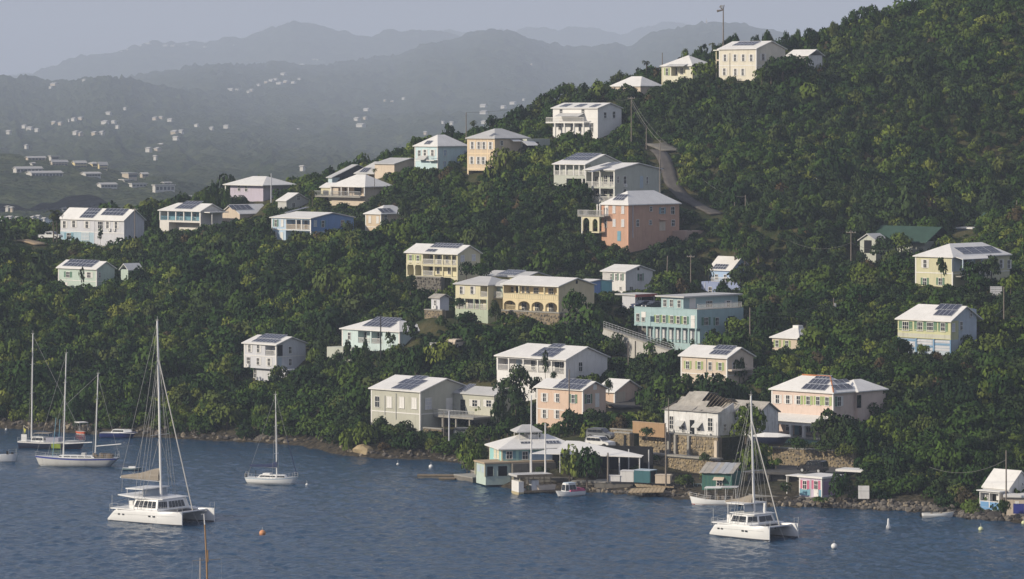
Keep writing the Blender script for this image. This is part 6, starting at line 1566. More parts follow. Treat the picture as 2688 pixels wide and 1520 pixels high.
# white sloping retaining wall with its hand rail
A_w, B_w = P(*z2s(cK, 190, 870), 636), P(*z2s(cK, 1065, 1168), 618)
dn = (B_w - A_w); dn.z = 0; dn.normalize(); nrm = Vector((-dn.y, dn.x, 0))
o = empty('retaining_wall', (A_w.x, A_w.y, A_w.z - 9), 0, 'stained white sloping retaining wall with a steel hand rail below the turquoise block', 'wall'); o0 = Vector(o.location)
lw = (B_w - A_w).length
PLW = wallmat('stained_plaster_wall', (.46, .45, .42), .75)
MB().prism([A_w - o0 - dn * 2.0 + Vector((0, 0, -5)), A_w - o0, B_w - o0, B_w - o0 + Vector((0, 0, -3)), A_w - o0 + Vector((0, 0, -9))], nrm * .6).build('plaster_face', PLW, o)
MB().prism([A_w - o0 - nrm * .12 + Vector((0, 0, .004)), B_w - o0 - nrm * .12 + Vector((0, 0, .004)), B_w - o0 - nrm * .12 + Vector((0, 0, .22)), A_w - o0 - nrm * .12 + Vector((0, 0, .22))], nrm * .9).build('coping', CONC, o)
b = MB()
for k in range(27):
    p = A_w.lerp(B_w, k / 26) - o0; b.tube(p + Vector((0, 0, .2)), p + Vector((0, 0, 1.25)), .035, 4)
for zz in (.55, .9, 1.25): b.tube(A_w - o0 + Vector((0, 0, zz)), B_w - o0 + Vector((0, 0, zz)), .035, 4)
b.build('hand_rail', STEEL, o)
for f_ in (.18, .42):
    p = A_w.lerp(B_w, f_) - o0; MB().tube(p - nrm * .1 + Vector((0, 0, -6)), p - nrm * .1 + Vector((0, 0, -.2)), .09).build('drain_post', CONCD, o)
# shore rocks
def pt_on_shore(px):
    py = np.interp(px, [p[0] for p in SHORE], [p[1] for p in SHORE]); return P(px, py, YW(py))
b = MB(); r = random.Random(12)
base_rock = [(list(tuple(v.co) for v in me.vertices), [tuple(p.vertices) for p in me.polygons]) for me in ROCKS['ochre_stone'] + ROCKS['grey_stone']]
for x0, x1_, n_, up, smin, smax in ((2060, 2688, 620, 3.2, .25, .95), (1500, 1770, 160, 1.6, .2, .7), (1150, 1270, 90, 2, .2, .7), (850, 1150, 130, 2, .2, .8), (-60, 850, 560, 2.2, .2, 1.0), (1820, 2060, 90, 1.8, .2, .8), (1640, 1900, 120, 8.5, .2, .7)):
    for k in range(n_):
        px = r.uniform(x0, x1_); p = pt_on_shore(px); u_ = r.random() ** 1.3 * up
        vs, fs = r.choice(base_rock); s_ = r.uniform(smin, smax) * (1.15 - .2 * u_ / up)
        M_ = Matrix.Rotation(r.uniform(0, 6.28), 3, 'Z') @ Matrix.Rotation(r.uniform(-.6, .6), 3, 'X')
        c_ = Vector((p.x * (p.y + u_) / p.y, p.y + u_ - .2, max(.05, gz(p.x, p.y + u_)) + .1 * s_ if k % 4 == 0 else .12 + u_ * .30 * r.random()))
        b.add([c_ + M_ @ (Vector(v) * s_ * 1.25) for v in vs], fs, r.choice((0, 1, 1, 2, 2)))
b.build('shore_rocks', [STONEO2, STONEG, STONED], kind='stuff', label='broken rocks and rubble along the waterline')
for i, (px, up, s_, m_, lab) in enumerate([(2080, 1.2, 1.6, STONED, 'dark boulder at the foot of the hut beside the boat ramp'), (2150, 1.4, 1.5, STONEO2, 'tan boulder below the round bush of the pink shuttered hut'), (2280, 1.2, 1.5, STONEO2, 'pale boulder below the white door on the right shore'),
        (2340, 1.0, 1.7, STONEO2, 'long pale boulder right of the white door'), (2420, 1.0, 1.3, STONEG, 'grey boulder left of the white dinghy'), (2570, 1.5, 2.2, STONED, 'large dark boulder beside the blue panelled porch'), (2612, 1.0, 2.4, STONED, 'dark rock beneath the blue panelled porch'),
        (1740, .6, 1.9, STONEO2, 'big tan boulder beside the wooden rowing boat'), (1232, 1.2, 1.4, STONED, 'black wet rock left of the low jetty'), (1218, 1.4, 1.1, STONED, 'smaller black wet rock left of the low jetty'),
        (470, 2.5, 2.8, STONEG, 'big pale rock outcrop behind the tall catamaran mast'), (520, 2.5, 3.2, STONEG, 'large rounded grey outcrop right of the catamaran mast'), (195, 2.5, 3.4, STONEO2, 'pale upright rock behind the ketch mast'), (222, 2.0, 2.6, STONEG, 'grey rock behind the orange boat'), (640, 2.5, 2.8, STONEG, 'square grey rock stack left of the white sloop'),
        (700, 2.2, 3.0, STONEG, 'bushy grey rock behind the white sloop'), (955, 2.0, 3.6, STONEO, 'ochre rock head at the tip of the point'), (930, 1.5, 2.4, STONEO2, 'tan rock left of the ochre rock head'), (60, 2.5, 2.6, STONEG, 'grey shore rock behind the dark hulled sloop'), (820, 2.0, 2.2, STONEO2, 'tan shore rock left of the point')]):
    p = pt_on_shore(px); me = cached(('bo', i % 5, m_.name), lambda: rock_mesh('boulder', 60 + i, m_, 2, .75))
    put('boulder', me, None, (p.x * (p.y + up) / p.y, p.y + up, .12 * s_), (0, 0, i * 1.3), (s_ * 1.3, s_, s_), label=lab, cat='rock')
# little beach
q = P(*z2s(cM, 760, 1110), YW(1200)); bm_ = MB()
MB().prism([(-5, 0, 0), (4.5, -1.6, 0), (5.5, 1.2, .5), (1, 4, 1.3), (-4.5, 3.5, 1.1)], (0, 0, .12)).build('beach', mat('beach_sand', (.40, .35, .27), rough=.95, var=.12), kind='structure', label='small shaded sand beach under the dark trees').location = (q.x, q.y - .4, -.02)

# ------------------------------------------------------------------ waterfront
CANW = mat('white_canvas', (.70, .69, .66), rough=.7, var=.06)
h = House('waterside_bar', 'turquoise waterside bar with a broad white hipped roof over a pale green boat house', cN, (548, 690), 320, 405, 548, W('bar_turquoise', (.30, .54, .52)), b=1960, th=76, roof='h', apex=(1160, 165), hl=3, hr=3, ov=.6, found=3.5, short='the waterside bar', clear=[], cat='bar', dep=.5)
h.rise = h.zat((1160, 165), -h.L / 2, h.D / 2) - h.ze; h.hl = h.hr = min(h.L, h.D) / 2 - .25
h.ridge = 'y'; h.finish(); h.corners(YEL)
h.wf([(430, 505), (485, 512)], 1.4, 1.3, pane=YEL, cols=2); h.ws([(690, 528)], .95, 1.1, (SHB, SHB)); h.ws([(988, 535)], .9, 1.1, (SHB, SHB)); h.opening(1250, 560, 2.2, 1.5, True, m=SLATEB, name='blue_opening'); h.opening(1570, 590, 1.8, 1.8, True); h.door(1440, 600, .9, 1.9, BLUEG, True)
xr = mat('roof_vent', (.5, .5, .48)); cx_, cy_ = -h.L / 2, h.D / 2
MB().box(cx_ - 1.2, cx_ + 1.2, cy_ - 1.0, cy_ + 1.4, h.ze + h.rise - .5, h.ze + h.rise + .25).build('roof_curb', WHITE, h.root)
h.addroof(cx_ - 1.6, cx_ + 1.6, cy_ - 2.6, cy_ + .6, h.ze + h.rise + .7, .75, 'y', 1.0, 1.0, .3, ROOFG)
for a in (-1.5, 1.5):
    for c_ in (-2.4, .4): h.slab(cx_ + a - .06, cx_ + a + .06, cy_ + c_ - .06, cy_ + c_ + .06, h.ze + h.rise * .5, h.ze + h.rise + .7, WHITE, 'cupola_post')
h.panels((1390, 330), (1620, 270), 4, 1, 'r'); h.panels((910, 325), (1095, 290), 3, 1, 'r')
# boat house below: left face and right face
zt = h.sz(250, 690); xa = h.fx(75, -2.0)
q0 = Site('boat_house', 'pale green boat house with two dark openings under the waterside bar', 'boathouse', cN, (250, 940), 545.5, 70)
Lb, Db, zb = -q0.fx(72), q0.sy(720), q0.fz(250, 700)
MB().box(-Lb, 0, 0, Db, -1.2, zb).build('wall', MINT, q0.root)
MB().box(-Lb - .3, .3, -.3, Db + 6.5, zb + .003, zb + .22).build('deck_roof', W('deck_boards', (.40, .32, .22)), q0.root)
MB().box(.2, .9, Db, Db + 6.5, -.6, zb - .02).build('rendered_wall', CONCD, q0.root)
b0 = q0.sy(270), q0.sy(390), q0.sy(480), q0.sy(650)
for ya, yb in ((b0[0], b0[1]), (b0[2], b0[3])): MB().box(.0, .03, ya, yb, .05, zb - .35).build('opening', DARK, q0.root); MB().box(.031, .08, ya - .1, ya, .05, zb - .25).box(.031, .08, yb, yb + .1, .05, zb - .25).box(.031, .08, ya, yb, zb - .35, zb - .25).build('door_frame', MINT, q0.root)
for k in range(2): MB().box(-Lb + .5 + k * 1.9, -Lb + 1.7 + k * 1.9, -.03, -.001, .5, zb - .4).build('glazed_panel', GRBL, q0.root)
for px_, yy in ((-Lb, -.1), (0, -.1)): MB().box(px_ - .1, px_ + .1, yy - .1, yy + .08, 0, zb).build('post', YEL, q0.root)
b = MB()
q0b = q0.root
for k in range(8):
    yy = b0[1] + k * 1.15
# quays and jetties
def quay(label, c, n, l, b_, ytop, Y, th, name='quay', m=CONC, found=3, D=None):
    s = Site(name, label, 'quay', c, n, Y, th); L = -s.fx(l); D = D or s.sy(b_); z1 = s.fz(n[0], ytop)
    MB().box(-L, 0, 0, D, -found, z1 - .16).build('face', CONCD, s.root); MB().box(-L - .08, .08, -.08, D, z1 - .155, z1).build('deck', m, s.root)
    return s, L, D, z1
quay('stained concrete quay under the boat house', cN, (345, 1065), -40, 900, 955, YW(z2s(cN, 0, 1065)[1]), 76, D=9)
quay('low rough concrete jetty running out left of the boat house', cM, (1460, 1402), 1252, 1700, 1340, YW(z2s(cM, 0, 1402)[1]), 60, 'jetty', D=4)
quay('long thin timber jetty reaching far left into the water', cM, (1475, 1352), 838, 1500, 1318, YW(z2s(cM, 0, 1352)[1]) - .0, 4, 'jetty', WOOD, 1, D=1.6)
quay('small floating pontoon beside the long jetty', cM, (1255, 1372), 1082, 1260, 1350, YW(z2s(cM, 0, 1372)[1]), 3, 'pontoon', WOOD, .3, D=1.3)
sw, Lq, Dq, zq = quay('concrete sea wall with a thin white coping behind the pink speedboat', cN, (2569, 1170), 1850, 2570, 1035, 541, 8, 'sea_wall', CONC, 2, D=3.5)
quay('recessed dark quay wall behind the dock hut', cN, (1860, 1190), 1000, 2000, 965, 543.5, 5, 'quay', CONCD, 2, D=6)
quay('continuing sea wall beneath the white shed boxes', cU, (720, 770), 0, 730, 612, 538.5, 8, 'sea_wall', CONC, 2, D=4)
# dock hut
s = Site('dock_shelter', 'open flat roofed dock shelter on thin posts and white box piers', 'shelter', cN, (868, 1275), YW(z2s(cN, 0, 1275)[1]), 70); s.n0 = (868, 1275)
L1, D1 = -s.fx(735), s.sy(1500); zr0, zr1 = s.fz(868, 945), s.fz(868, 905)
MB().box(-L1, 0, 0, .75, -1, s.fz(868, 1030)).build('box_pier', WHT, s.root); MB().box(-L1 - .02, .02, -.02, .77, -1, .32).build('tide_stain', W('tide_stain', (.42, .36, .22)), s.root)
ya, yb = s.sy(1120), s.sy(1255); MB().box(-1.4, -.2, ya, yb, .5, s.fz(868, 1020)).build('box_pier', WHT, s.root)
MB().box(-L1 - .3, .3, -.35, D1, zr0, zr1).build('roof', ROOFG, s.root); MB().box(.301, .36, -.35, D1, zr0 - .05, zr1 + .03).build('fascia', WOOD, s.root)
MB().box(-L1, 0, .76, D1 + 1, .25, .5).build('dock', WOOD, s.root)
for yy in (.2, 1.5, 3.2, 4.8, D1 - .2):
    for xx in (-L1 + .1, -.1): MB().tube((xx, yy, -1.5 if yy > 1 else s.fz(868, 1030)), (xx, yy, zr0), .06).build('post', WOOD if yy > 1 else YEL, s.root)
yc = s.sy(1395); b = MB().loft([[(x, yc + w_, .55), (x, yc + w_ * 1.15, 1.2), (x, yc - w_ * 1.15, 1.2), (x, yc - w_, .55)] for x, w_ in ((-1.3, .9), (-.2, 1.3), (.0, 1.2))], closed=True); b.build('water_tank', CREAM, s.root)
for k, (px_, w_, h_) in enumerate(((960, .5, .3), (1010, .6, .45), (1050, .3, .6))): yy = s.sy(px_); MB().box(-1, -.4, yy, yy + w_, .501, .5 + h_).build('crate', (STEEL, WOOD, SHG)[k], s.root)
# flag poles / masts on the terrace
def pole(label, px, yt, yb, Y, r=.11, m=POLE, arm=0, name='utility_pole', cat='pole', box=False, lean=0, ground=False):
    a, t_ = P(px, yb, Y), P(px + lean, yt, Y)
    if ground: a.z = min(a.z, gz(a.x, Y)) - .3
    global LASTPOLE
    o = LASTPOLE = empty(name, a, 0, label, cat)
    MB().tube((0, 0, 0), t_ - a, r, 8, r * .75).build('shaft', m, o)
    if arm:
        d = R(35); e = Vector((math.cos(d), -math.sin(d), 0)) * arm; p = t_ - a - Vector((0, 0, .4))
        MB().tube(p - e, p + e, .06, 4).build('crossarm', m, o)
        for k in (-.9, -.3, .3, .9): MB().tube(p + e * k, p + e * k + Vector((0, 0, .22)), .045, 5).build('insulator', STEEL, o)
    if box:
        p = t_ - a - Vector((0, 0, 1.3)); MB().tube(p + Vector((.28, -.1, -.4)), p + Vector((.28, -.1, .4)), .2, 8).build('transformer', STEEL, o)
    return t_
pole('slim white mast left of two on the bar terrace', *z2s(cI, 662, 760), z2s(cN, 0, 885)[1], 538, .12, ALU, name='flag_mast', cat='mast')
pole('slim white mast right of two on the bar terrace', *z2s(cI, 820, 1075), z2s(cN, 0, 880)[1], 538, .13, ALU, name='flag_mast', cat='mast')
# white canopy roofs
o = empty('canopy', P(*z2s(cN, 1420, 520), 544), 0, 'white stretched sun canopy at the right end of the bar', 'canopy'); o0 = Vector(o.location)
pa, pb, pc, pd = (P(*z2s(cN, *k[:2]), k[2]) - o0 for k in ((1080, 512, 542), (1640, 520, 540), (1800, 432, 546), (1430, 424, 548)))
MB().prism([pa, pb, pc, pd], (0, 0, .07)).build('cloth', CANW, o)
for p in (pa, pb): MB().tube(p - Vector((0, 0, 2.6)), p, .05).build('post', ALU, o)
s = Site('canopy_roof', 'long low white canopy roof on posts sheltering a dark yard beside the almond trees', 'canopy', cO, (190, 1010), 541, 20)
zc = s.fz(190, 852); MB().add([(-13.5, 0, zc), (0, 0, zc), (0, 1.0, zc + .12), (-11.5, 6.5, zc + 1.35), (-13.5, 6.5, zc + 1.35), (-13.5, 0, zc - .12), (0, 0, zc - .12)], [(0, 1, 2, 3, 4), (0, 5, 6, 1)]).build('roof', CANW, s.root)
for x in (-.4, -3.4, -6.4, -9.6): MB().tube((x, .3, -.6), (x, .3, zc - .1), .1).tube((x, 4.5, -.6), (x, 4.5, zc + .6), .1).build('post', WHITE if x > -5 else CONCD, s.root)
MB().box(-13, -.3, 6.0, 6.2, -.5, zc + .9).build('shade_sheet', DARK, s.root)  # near-black sheet added to stand in for the shade under the canopy
# store boxes on the sea wall
def boxthing(name, label, c, n, l, b_, e, Y, m, th=10, D=None, top=None, lid=None, cat='box', door=None):
    s = Site(name, label, cat, c, n, Y, th); L = -s.fx(l); D = D or s.sy(b_); z1 = s.fz(n[0], e)
    MB().box(-L, 0, 0, D, 0, z1).build('body', m, s.root); MB().box(-L - .05, .05, -.05, D + .05, z1 + .003, z1 + .08).build('lid', lid or m, s.root)
    if door: MB().box(.002, .04, D * .15, D * .85, .1, z1 - .1).build('door', door, s.root)  # near-black panel stands in for the unlit inside of the open side
    return s, L, D, z1
boxthing('store_box', 'tall white store box on the sea wall', cU, (735, 610), 485, 760, 415, 538, WHT, 12, D=2)
boxthing('store_box', 'low white locker left of the tall white store box', cU, (480, 600), 265, 490, 500, 538.3, WHT, 10, D=1.2)
boxthing('store_shed', 'turquoise painted store shed with a dark open side', cU, (1040, 630), 742, 1170, 405, 536.5, W('store_teal', (.05, .13, .15)), 30, lid=GRBL, cat='shed', door=DARK)
boxthing('store_box', 'grey cream box beside the wooden pole', cU, (1420, 640), 1140, 1430, 490, 535.5, BEIGE, 10, D=1.6)
# timber slipway, decks
o = strip
for lab, pts in (('tan timber slipway boards sloping into the water', ((700, 730), (1350, 700), (1300, 790), (640, 800))), ('timber landing deck above the slipway', ((760, 640), (1480, 680), (1500, 705), (800, 690)))):
    Yd = 537 if 'deck' in lab else 533; w_ = [P(*z2s(cU, *p), Yd - k) for p, k in zip(pts, (0, -1, 3, 3))]
    oo = empty('slipway', w_[0], 0, lab, 'slipway'); u0 = w_[0]
    for k in range(9):
        a, b_ = k / 9, (k + .88) / 9
        q = [w_[0].lerp(w_[1], a) - u0, w_[0].lerp(w_[1], b_) - u0, w_[3].lerp(w_[2], b_) - u0, w_[3].lerp(w_[2], a) - u0]
        MB().prism(q, (0, 0, -.12)).build('plank', mat('bleached_plank', (.40, .31, .19), var=.2, scale=1.5), oo)
# green boat shed with rusty roof
h = House('green_boat_shed', 'dark green boarded boat shed with a rusty tin roof behind the tour boat', cO, (1205, 1215), 868, 1042, 530, W('shed_green', (.06, .15, .13)), D=4.5, roof='n', th=20, cat='shed', short='the dark green boat shed', found=.6, gdrop=0, clear=[])
h.finish()
rr = random.Random(8); rf = empty('roof', (0, 0, 0)); rf.parent = h.root
for k in range(9):
    xa, xb_ = -h.L - .3 + (h.L + .6) * k / 9, -h.L - .3 + (h.L + .6) * (k + 1) / 9 + .06; dz = rr.uniform(0, .06)
    MB().prism([(xa, -.5, h.ze + dz), (xa, 3.2, h.ze + 1.15 + dz), (xa, 3.2, h.ze + 1.19 + dz), (xa, -.5, h.ze + .04 + dz)], (xb_ - xa, 0, rr.uniform(-.03, .03))).build('roof_sheet', rr.choice((ROOFR, STEEL, ROOFD)), rf)
h.awning(1062, 1080, 1.5, .7, .35, CREAM); h.wf([(1065, 1140)], .9, .9)
for k in range(8): h.slab(-h.L + .3 + k * .55, -h.L + .36 + k * .55, -.03, 0, -.5, h.ze - .1, SHG, 'batten')
s, L, D, z1 = quay('narrow white edged dock in front of the green boat shed', cO, (1295, 1262), 700, 1300, 1228, YW(z2s(cO, 0, 1300)[1]) + 2, 6, 'dock', WHT, 1, D=2.2)
b = MB()
for k in range(12): b.tube((-L + .9 + k * (L - 1) / 11.5, .3, z1), (-L + .9 + k * (L - 1) / 11.5, .3, z1 + .8), .04, 4)
b.tube((-L + .9, .3, z1 + .8), (-.2, .3, z1 + .75), .045, 4).tube((-L + .9, .3, z1 + .4), (-.2, .3, z1 + .38), .03, 4)
b.build('railing', TEAL, s.root)
for k in range(6): MB().tube((-L + .2 + k * L / 5.2, .1, -1.5), (-L + .2 + k * L / 5.2, .1, z1 - .16), .09).build('pile', WOOD, s.root)
# road deck with dark undercroft, jeep on top
s = Site('road_deck', 'shaded concrete road deck over a dark undercroft, jeep parked on top', 'deck', cO, (2330, 1200), 530, 25)
Ld, zt = -s.fx(1380), s.fz(2330, 1050)
MB().box(-Ld, .0, 1.0, 9, -1, zt - .35).build('undercroft_wall', CONCD, s.root); MB().box(-Ld - .2, .2, -.2, 10, zt - .345, zt).build('slab', ASPH, s.root)
for k in range(5): MB().box(-Ld + Ld * k / 4.3, -Ld + Ld * k / 4.3 + .3, 0, .95, -1, zt - .35).build('pillar', CONCD, s.root)
# boat ramp and landing
for lab, pts, Yd in (('pale concrete boat ramp sloping into the water before the hut', ((1450, 1320), (1960, 1290), (2060, 1380), (1500, 1385)), 523), ('sandy landing strip behind the ramp', ((1380, 1245), (1960, 1265), (1970, 1300), (1400, 1290)), 526)):
    w_ = [P(*z2s(cO, *p), Yd + k) for p, k in zip(pts, (2, 2, -3, -3))]
    MB().prism(w_, (0, 0, -.6)).build('boat_ramp' if 'ramp' in lab.split(' s')[0] else 'landing', CONC, kind='structure', label=lab)
# pink shuttered hut
h = House('pink_shutter_hut', 'small lilac hut with bright pink shutters and a white flat roof by the boat ramp', cO, (2215, 1312), 1962, 1102, 520, W('hut_lilac', (.52, .46, .56)), b=2440, roof='f', ov=.25, cat='hut', short='the pink shuttered hut', found=1.2, gdrop=1.0, clear=[])
h.finish(); h.corners()
h.wf([(2025, 1165), (2152, 1168)], .75, 1.15, SHP); zz = h.fz(2215, 1225); h.slab(-h.L + .1, h.fx(2092), -.035, -.005, zz - .95, zz - .02, SHB, 'lower_panel'); h.door(2152, 1262, .8, .95, WHITE); h.slab(h.fx(2182), -.1, -.035, -.005, zz - .95, zz - .02, SHB, 'lower_panel')
h.slab(.004, .03, .3, h.D - .3, .3, h.ze - .4, PURP, 'purple_side'); h.slab(h.fx(2090) - .05, h.fx(2090) + .05, -.05, -.005, -.2, h.ze, GREY, 'drainpipe')  # plain purple sheet over the side wall
h.slab(-h.L - 2.3, -h.L - .05, -.2, 2.5, h.ze + .05, h.ze + .15, WHITE, 'side_awning'); h.slab(-h.L - 2.2, -h.L - 2.1, -.1, 0, -1, h.ze + .05, WHITE, 'awning_post'); h.slab(-h.L - .3, .3, -.6, -.01, -1.2, -.05, CONC, 'step')
# white door panel in the shrubs, white roof glimpse
s = Site('garden_door', 'plain white door panel standing among dark shrubs on the right shore', 'door', cQ[:0] or (2088, 1180, K4), (830, 555), 517, 5); MB().box(-s.fx(705) * -1, 0, 0, .12, 0, s.fz(830, 408)).build('leaf', WHT, s.root); MB().box(s.fx(705), 0, -.02, -.002, s.fz(830, 470), s.fz(830, 463)).build('rail', GREY, s.root)
s = Site('hidden_roof', 'thin pale roof edge showing above the bushes right of the jeep', 'roof', (2088, 1180, K4), (760, 235), 528, 30); MB().box(s.fx(450), 0, 0, 3, -.3, 0).build('roof', ROOF, s.root)
# porch hut far right and blue boathouse
h = House('blue_panel_porch', 'white gabled cottage with a glazed porch over blue panels on dark rocks', cQ, (2105, 1320), 1735, 945, 503, WHT, b=2232, roof='n', cat='cottage', short='the blue panelled cottage', found=.3, gdrop=1.0, clear=[(1690, 640, 2240, 1290)], dep=.7)
zz0, zz1 = h.fz(2105, 1130), h.fz(2105, 975); h.hole(-h.L + .12, -h.L / 2 - .06, zz0, zz1).hole(-h.L / 2 + .06, -.12, zz0, zz1); h.finish()
h.slab(-h.L - .3, .3, -.3, h.D + .1, h.ze + .003, h.ze + .12, ROOF, 'porch_roof'); h.wf([(1815, 1045), (1880, 1045)], .45, 1.0, c=.7); h.opening(1980, 1050, 1.2, 1.0, c=.7)
for a in (-h.L + .15, -h.L / 2 + .08): h.slab(a, a + h.L / 2 - .24, -.03, -.004, h.fz(2105, 1240), zz0 - .08, W('panel_blue', (.16, .32, .54)), 'blue_panel')
h.slab(-h.L - .05, .05, -.05, -.002, h.fz(2105, 1285), h.fz(2105, 1245), bpy.data.materials['panel_blue_wall'], 'sill')
ym = h.D + .05; xm0, xm1 = h.fx(1800, ym), h.fx(2290, ym); ze_ = h.fz(2290, 885, ym)
h.slab(xm0, xm1, ym + .002, ym + 5.2, -1, ze_, WHT, 'main_wall'); h.addroof(xm0, xm1, ym, ym + 5.2, ze_, 2.1, ov=.15, gable=WHT)
h.ws([(2430, 960)], .9, .6, c=xm1); h.ws([(2540, 790)], .4, .4, c=xm1, cols=1, rows=1)
h = House('blue_door_boathouse', 'flat roofed boathouse with deep blue doors at the right edge', cQ, (2880, 1350), 2240, 1045, 501, BEIGE, D=3, roof='f', th=10, cat='boathouse', short='the blue doored boathouse', found=1, gdrop=.6, ov=.4, clear=[(2300, 1000, 2569, 1320)])
h.finish(); h.opening(2470, 1250, 1.4, 1.3, m=mat('deep_blue_door', (.03, .04, .22)), name='door'); h.opening(2440, 1140, .5, .4, m=WHITE, name='notice'); h.opening(2330, 1200, .5, 1.9, m=CREAM, name='cream_pier')

# ------------------------------------------------------------------ poles and wires
T = {}
T['lane'] = pole('utility pole at the head of the hill lane, wires fanning down from it', *z2s(cE, 828, 815), z2s(cE, 0, 1195)[1], 792, arm=.9)
T['lane2'] = pole('shorter leaning pole beside the hill lane', *z2s(cE, 955, 1080), z2s(cE, 0, 1260)[1], 785)
T['lane3'] = pole('thin pole at the inside of the lane bend', *z2s(cE, 1072, 1180), z2s(cD, 0, 660)[1], 760)
pole('very tall bare pole with a ragged lamp head on the ridge top', *z2s(cE, 1605, 72), z2s(cE, 0, 390)[1], 852, .16, name='lamp_pole')
tp = P(*z2s(cE, 1605, 72), 852)
o = empty('lamp_head', tp - LASTPOLE.location); o.parent = LASTPOLE
MB().tube((0, 0, -.3), (-1.4, 0, -.6), .14, 5, .3).tube((-.2, 0, -.2), (-.7, 0, .5), .12, 5, .28).tube((0, 0, -.2), (.2, 0, .8), .1, 5).build('arms', POLE, o); MB().box(-.75, -.1, -.2, .2, .1, .75).build('housing', STEEL, o)
T['bung'] = pole('short pole behind the pointed white bungalow', *z2s(cE, 1090, 445), z2s(cE, 0, 560)[1], 856)
T['aqua'] = pole('tall dark pole between the light aqua and tall tan houses', *z2s(cC, 958, -20), z2s(cC, 0, 300)[1], 815)
T['spur'] = pole('pale utility pole right of the long grey house', *z2s(cB, 1515, 450), z2s(cB, 0, 860)[1], 814, arm=.8)
T['lilac'] = pole('pale thin pole in front of the lilac bungalow', *z2s(cA, 650, 150), z2s(cA, 0, 480)[1], 822, .13, PALEB)
T['d1'] = pole('green grey pole between the stepped house and the lane', *z2s(cD, 1422, 250), z2s(cD, 0, 680)[1], 742)
T['d2'] = pole('pole on the slope right of the salmon house', *z2s(cD, 2380, 650), z2s(cD, 0, 1020)[1], 742, lean=1)
T['k1'] = pole('bare pole left of two above the turquoise block', *z2s(cK, 897, 50), z2s(cK, 0, 440)[1], 690, lean=3)
T['k2'] = pole('pole with crossarm right of two above the turquoise block', *z2s(cK, 1170, 36), z2s(cK, 0, 480)[1], 690, arm=.8)
T['k3'] = pole('utility pole at the right end of the turquoise block', *z2s(cK, 1835, 630), z2s(cK, 0, 950)[1], 628, arm=.0, box=False)
T['f1'] = pole('utility pole before the torn green roofed house', *z2s(cF, 625, 278), z2s(cF, 0, 620)[1], 700, arm=1.0)
T['f2'] = pole('utility pole with a transformer on the right slope', *z2s(cF, 430, 1035), z2s(cF, 0, 1320)[1], 640, box=True)
T['f3'] = pole('utility pole right of the sun porch house', *z2s(cF, 2343, 910), z2s(cF, 0, 1310)[1], 620)
pole('pole at the top right edge above the olive house', *z2s(cF, 2487, -60), z2s(cF, 0, 100)[1], 740)
T['l1'] = pole('black pole in front of the pale aqua hipped house', *z2s(cL, 1710, 115), z2s(cL, 0, 600)[1], 641, .12, mat('black_pole', (.03, .03, .03)))
T['i1'] = pole('weathered pole in front of the peach house', *z2s(cI, 1088, 470), z2s(cI, 0, 960)[1], 574)
T['m1'] = pole('white topped pole standing by the short ochre wall', *z2s(cM, 1194, 595), z2s(cM, 0, 930)[1], 588, .13, PALEB)
pole('thin brown pole behind the white topped pole', *z2s(cM, 1135, 600), z2s(cM, 0, 880)[1], 592, .07)
T['o1'] = pole('tall thin pole before the ochre wall', *z2s(cO, 492, 195), z2s(cO, 0, 600)[1], 552, .08)
T['o2'] = pole('tall wooden pole standing on the slipway deck', *z2s(cO, 462, 520), z2s(cO, 0, 1180)[1], 534, .13)
T['q1'] = pole('tall grey pole in front of the blue panelled cottage', *z2s(cQ, 2235, 160), z2s(cQ, 0, 1300)[1], 500, .11)
pole('thick post with a shaggy plant top before the canopy', *z2s(cU, 255, 60), z2s(cU, 0, 600)[1], 538.5, .14)
pole('short weathered post against the sloping white wall', *z2s(cK, 468, 1020), z2s(cK, 0, 1290)[1], 608, .09)
pole('pole among the left slope trees below the mint house', *z2s(cB, 1900, 1230), z2s(cB, 0, 1420)[1], 742, .1)
pole('short post left of the mint slope', *z2s(cD, 2262, 730), z2s(cD, 0, 930)[1], 744, .09)
def wire(label, a, c, sag=1.0, r=.028, m=WIRE):
    a, c = Vector(a), Vector(c); o = empty('power_line', a, 0, label, 'wire'); b = MB(); n = 14; pr = Vector((0, 0, 0))
    for k in range(1, n + 1):
        f = k / n; q = (c - a) * f - Vector((0, 0, 4 * sag * f * (1 - f))); b.tube(pr, q, r, 4); pr = q
    b.build('cable', m, o)
wire('upper wire from the lane head pole to the lane bend pole', T['lane'] - Vector((0, 0, .3)), P(*z2s(cE, 1130, 1215), 762), .8)
wire('middle wire from the lane head pole to the lane bend', T['lane'] - Vector((0, 0, .8)), P(*z2s(cE, 1085, 1210), 763), .9, m=mat('pale_cable', (.3, .29, .25)))
wire('lower wire from the lane head pole to the shorter leaning pole', T['lane'] - Vector((0, 0, 1.2)), T['lane2'], .6)
wire('wire from the lane head pole back to the ridge', T['lane'] - Vector((0, 0, .4)), P(*z2s(cE, 690, 838), 800), .3)
wire('wire rising from the tall dark pole towards the bungalow', T['aqua'], P(*z2s(cE, 690, 650), 850), 2.0)
wire('upper wire from the turquoise block pole to the transformer pole', T['k3'] - Vector((0, 0, .6)), T['f2'] - Vector((0, 0, .3)), 1.1)
wire('lower wire from the turquoise block pole to the transformer pole', T['k3'] - Vector((0, 0, 1.0)), T['f2'] - Vector((0, 0, 1.4)), 1.2)
wire('wire running right from the transformer pole', T['f2'] - Vector((0, 0, .3)), P(*z2s(cF, 1350, 1000), 645), 1.4)
wire('wire left from the crossarm pole before the green roof', T['f1'] - Vector((0, 0, 2.2)), P(*z2s(cF, -60, 395), 705), 1.3)
wire('wire right from the crossarm pole before the green roof', T['f1'] - Vector((0, 0, 2.2)), P(*z2s(cF, 1200, 465), 700), 1.0)
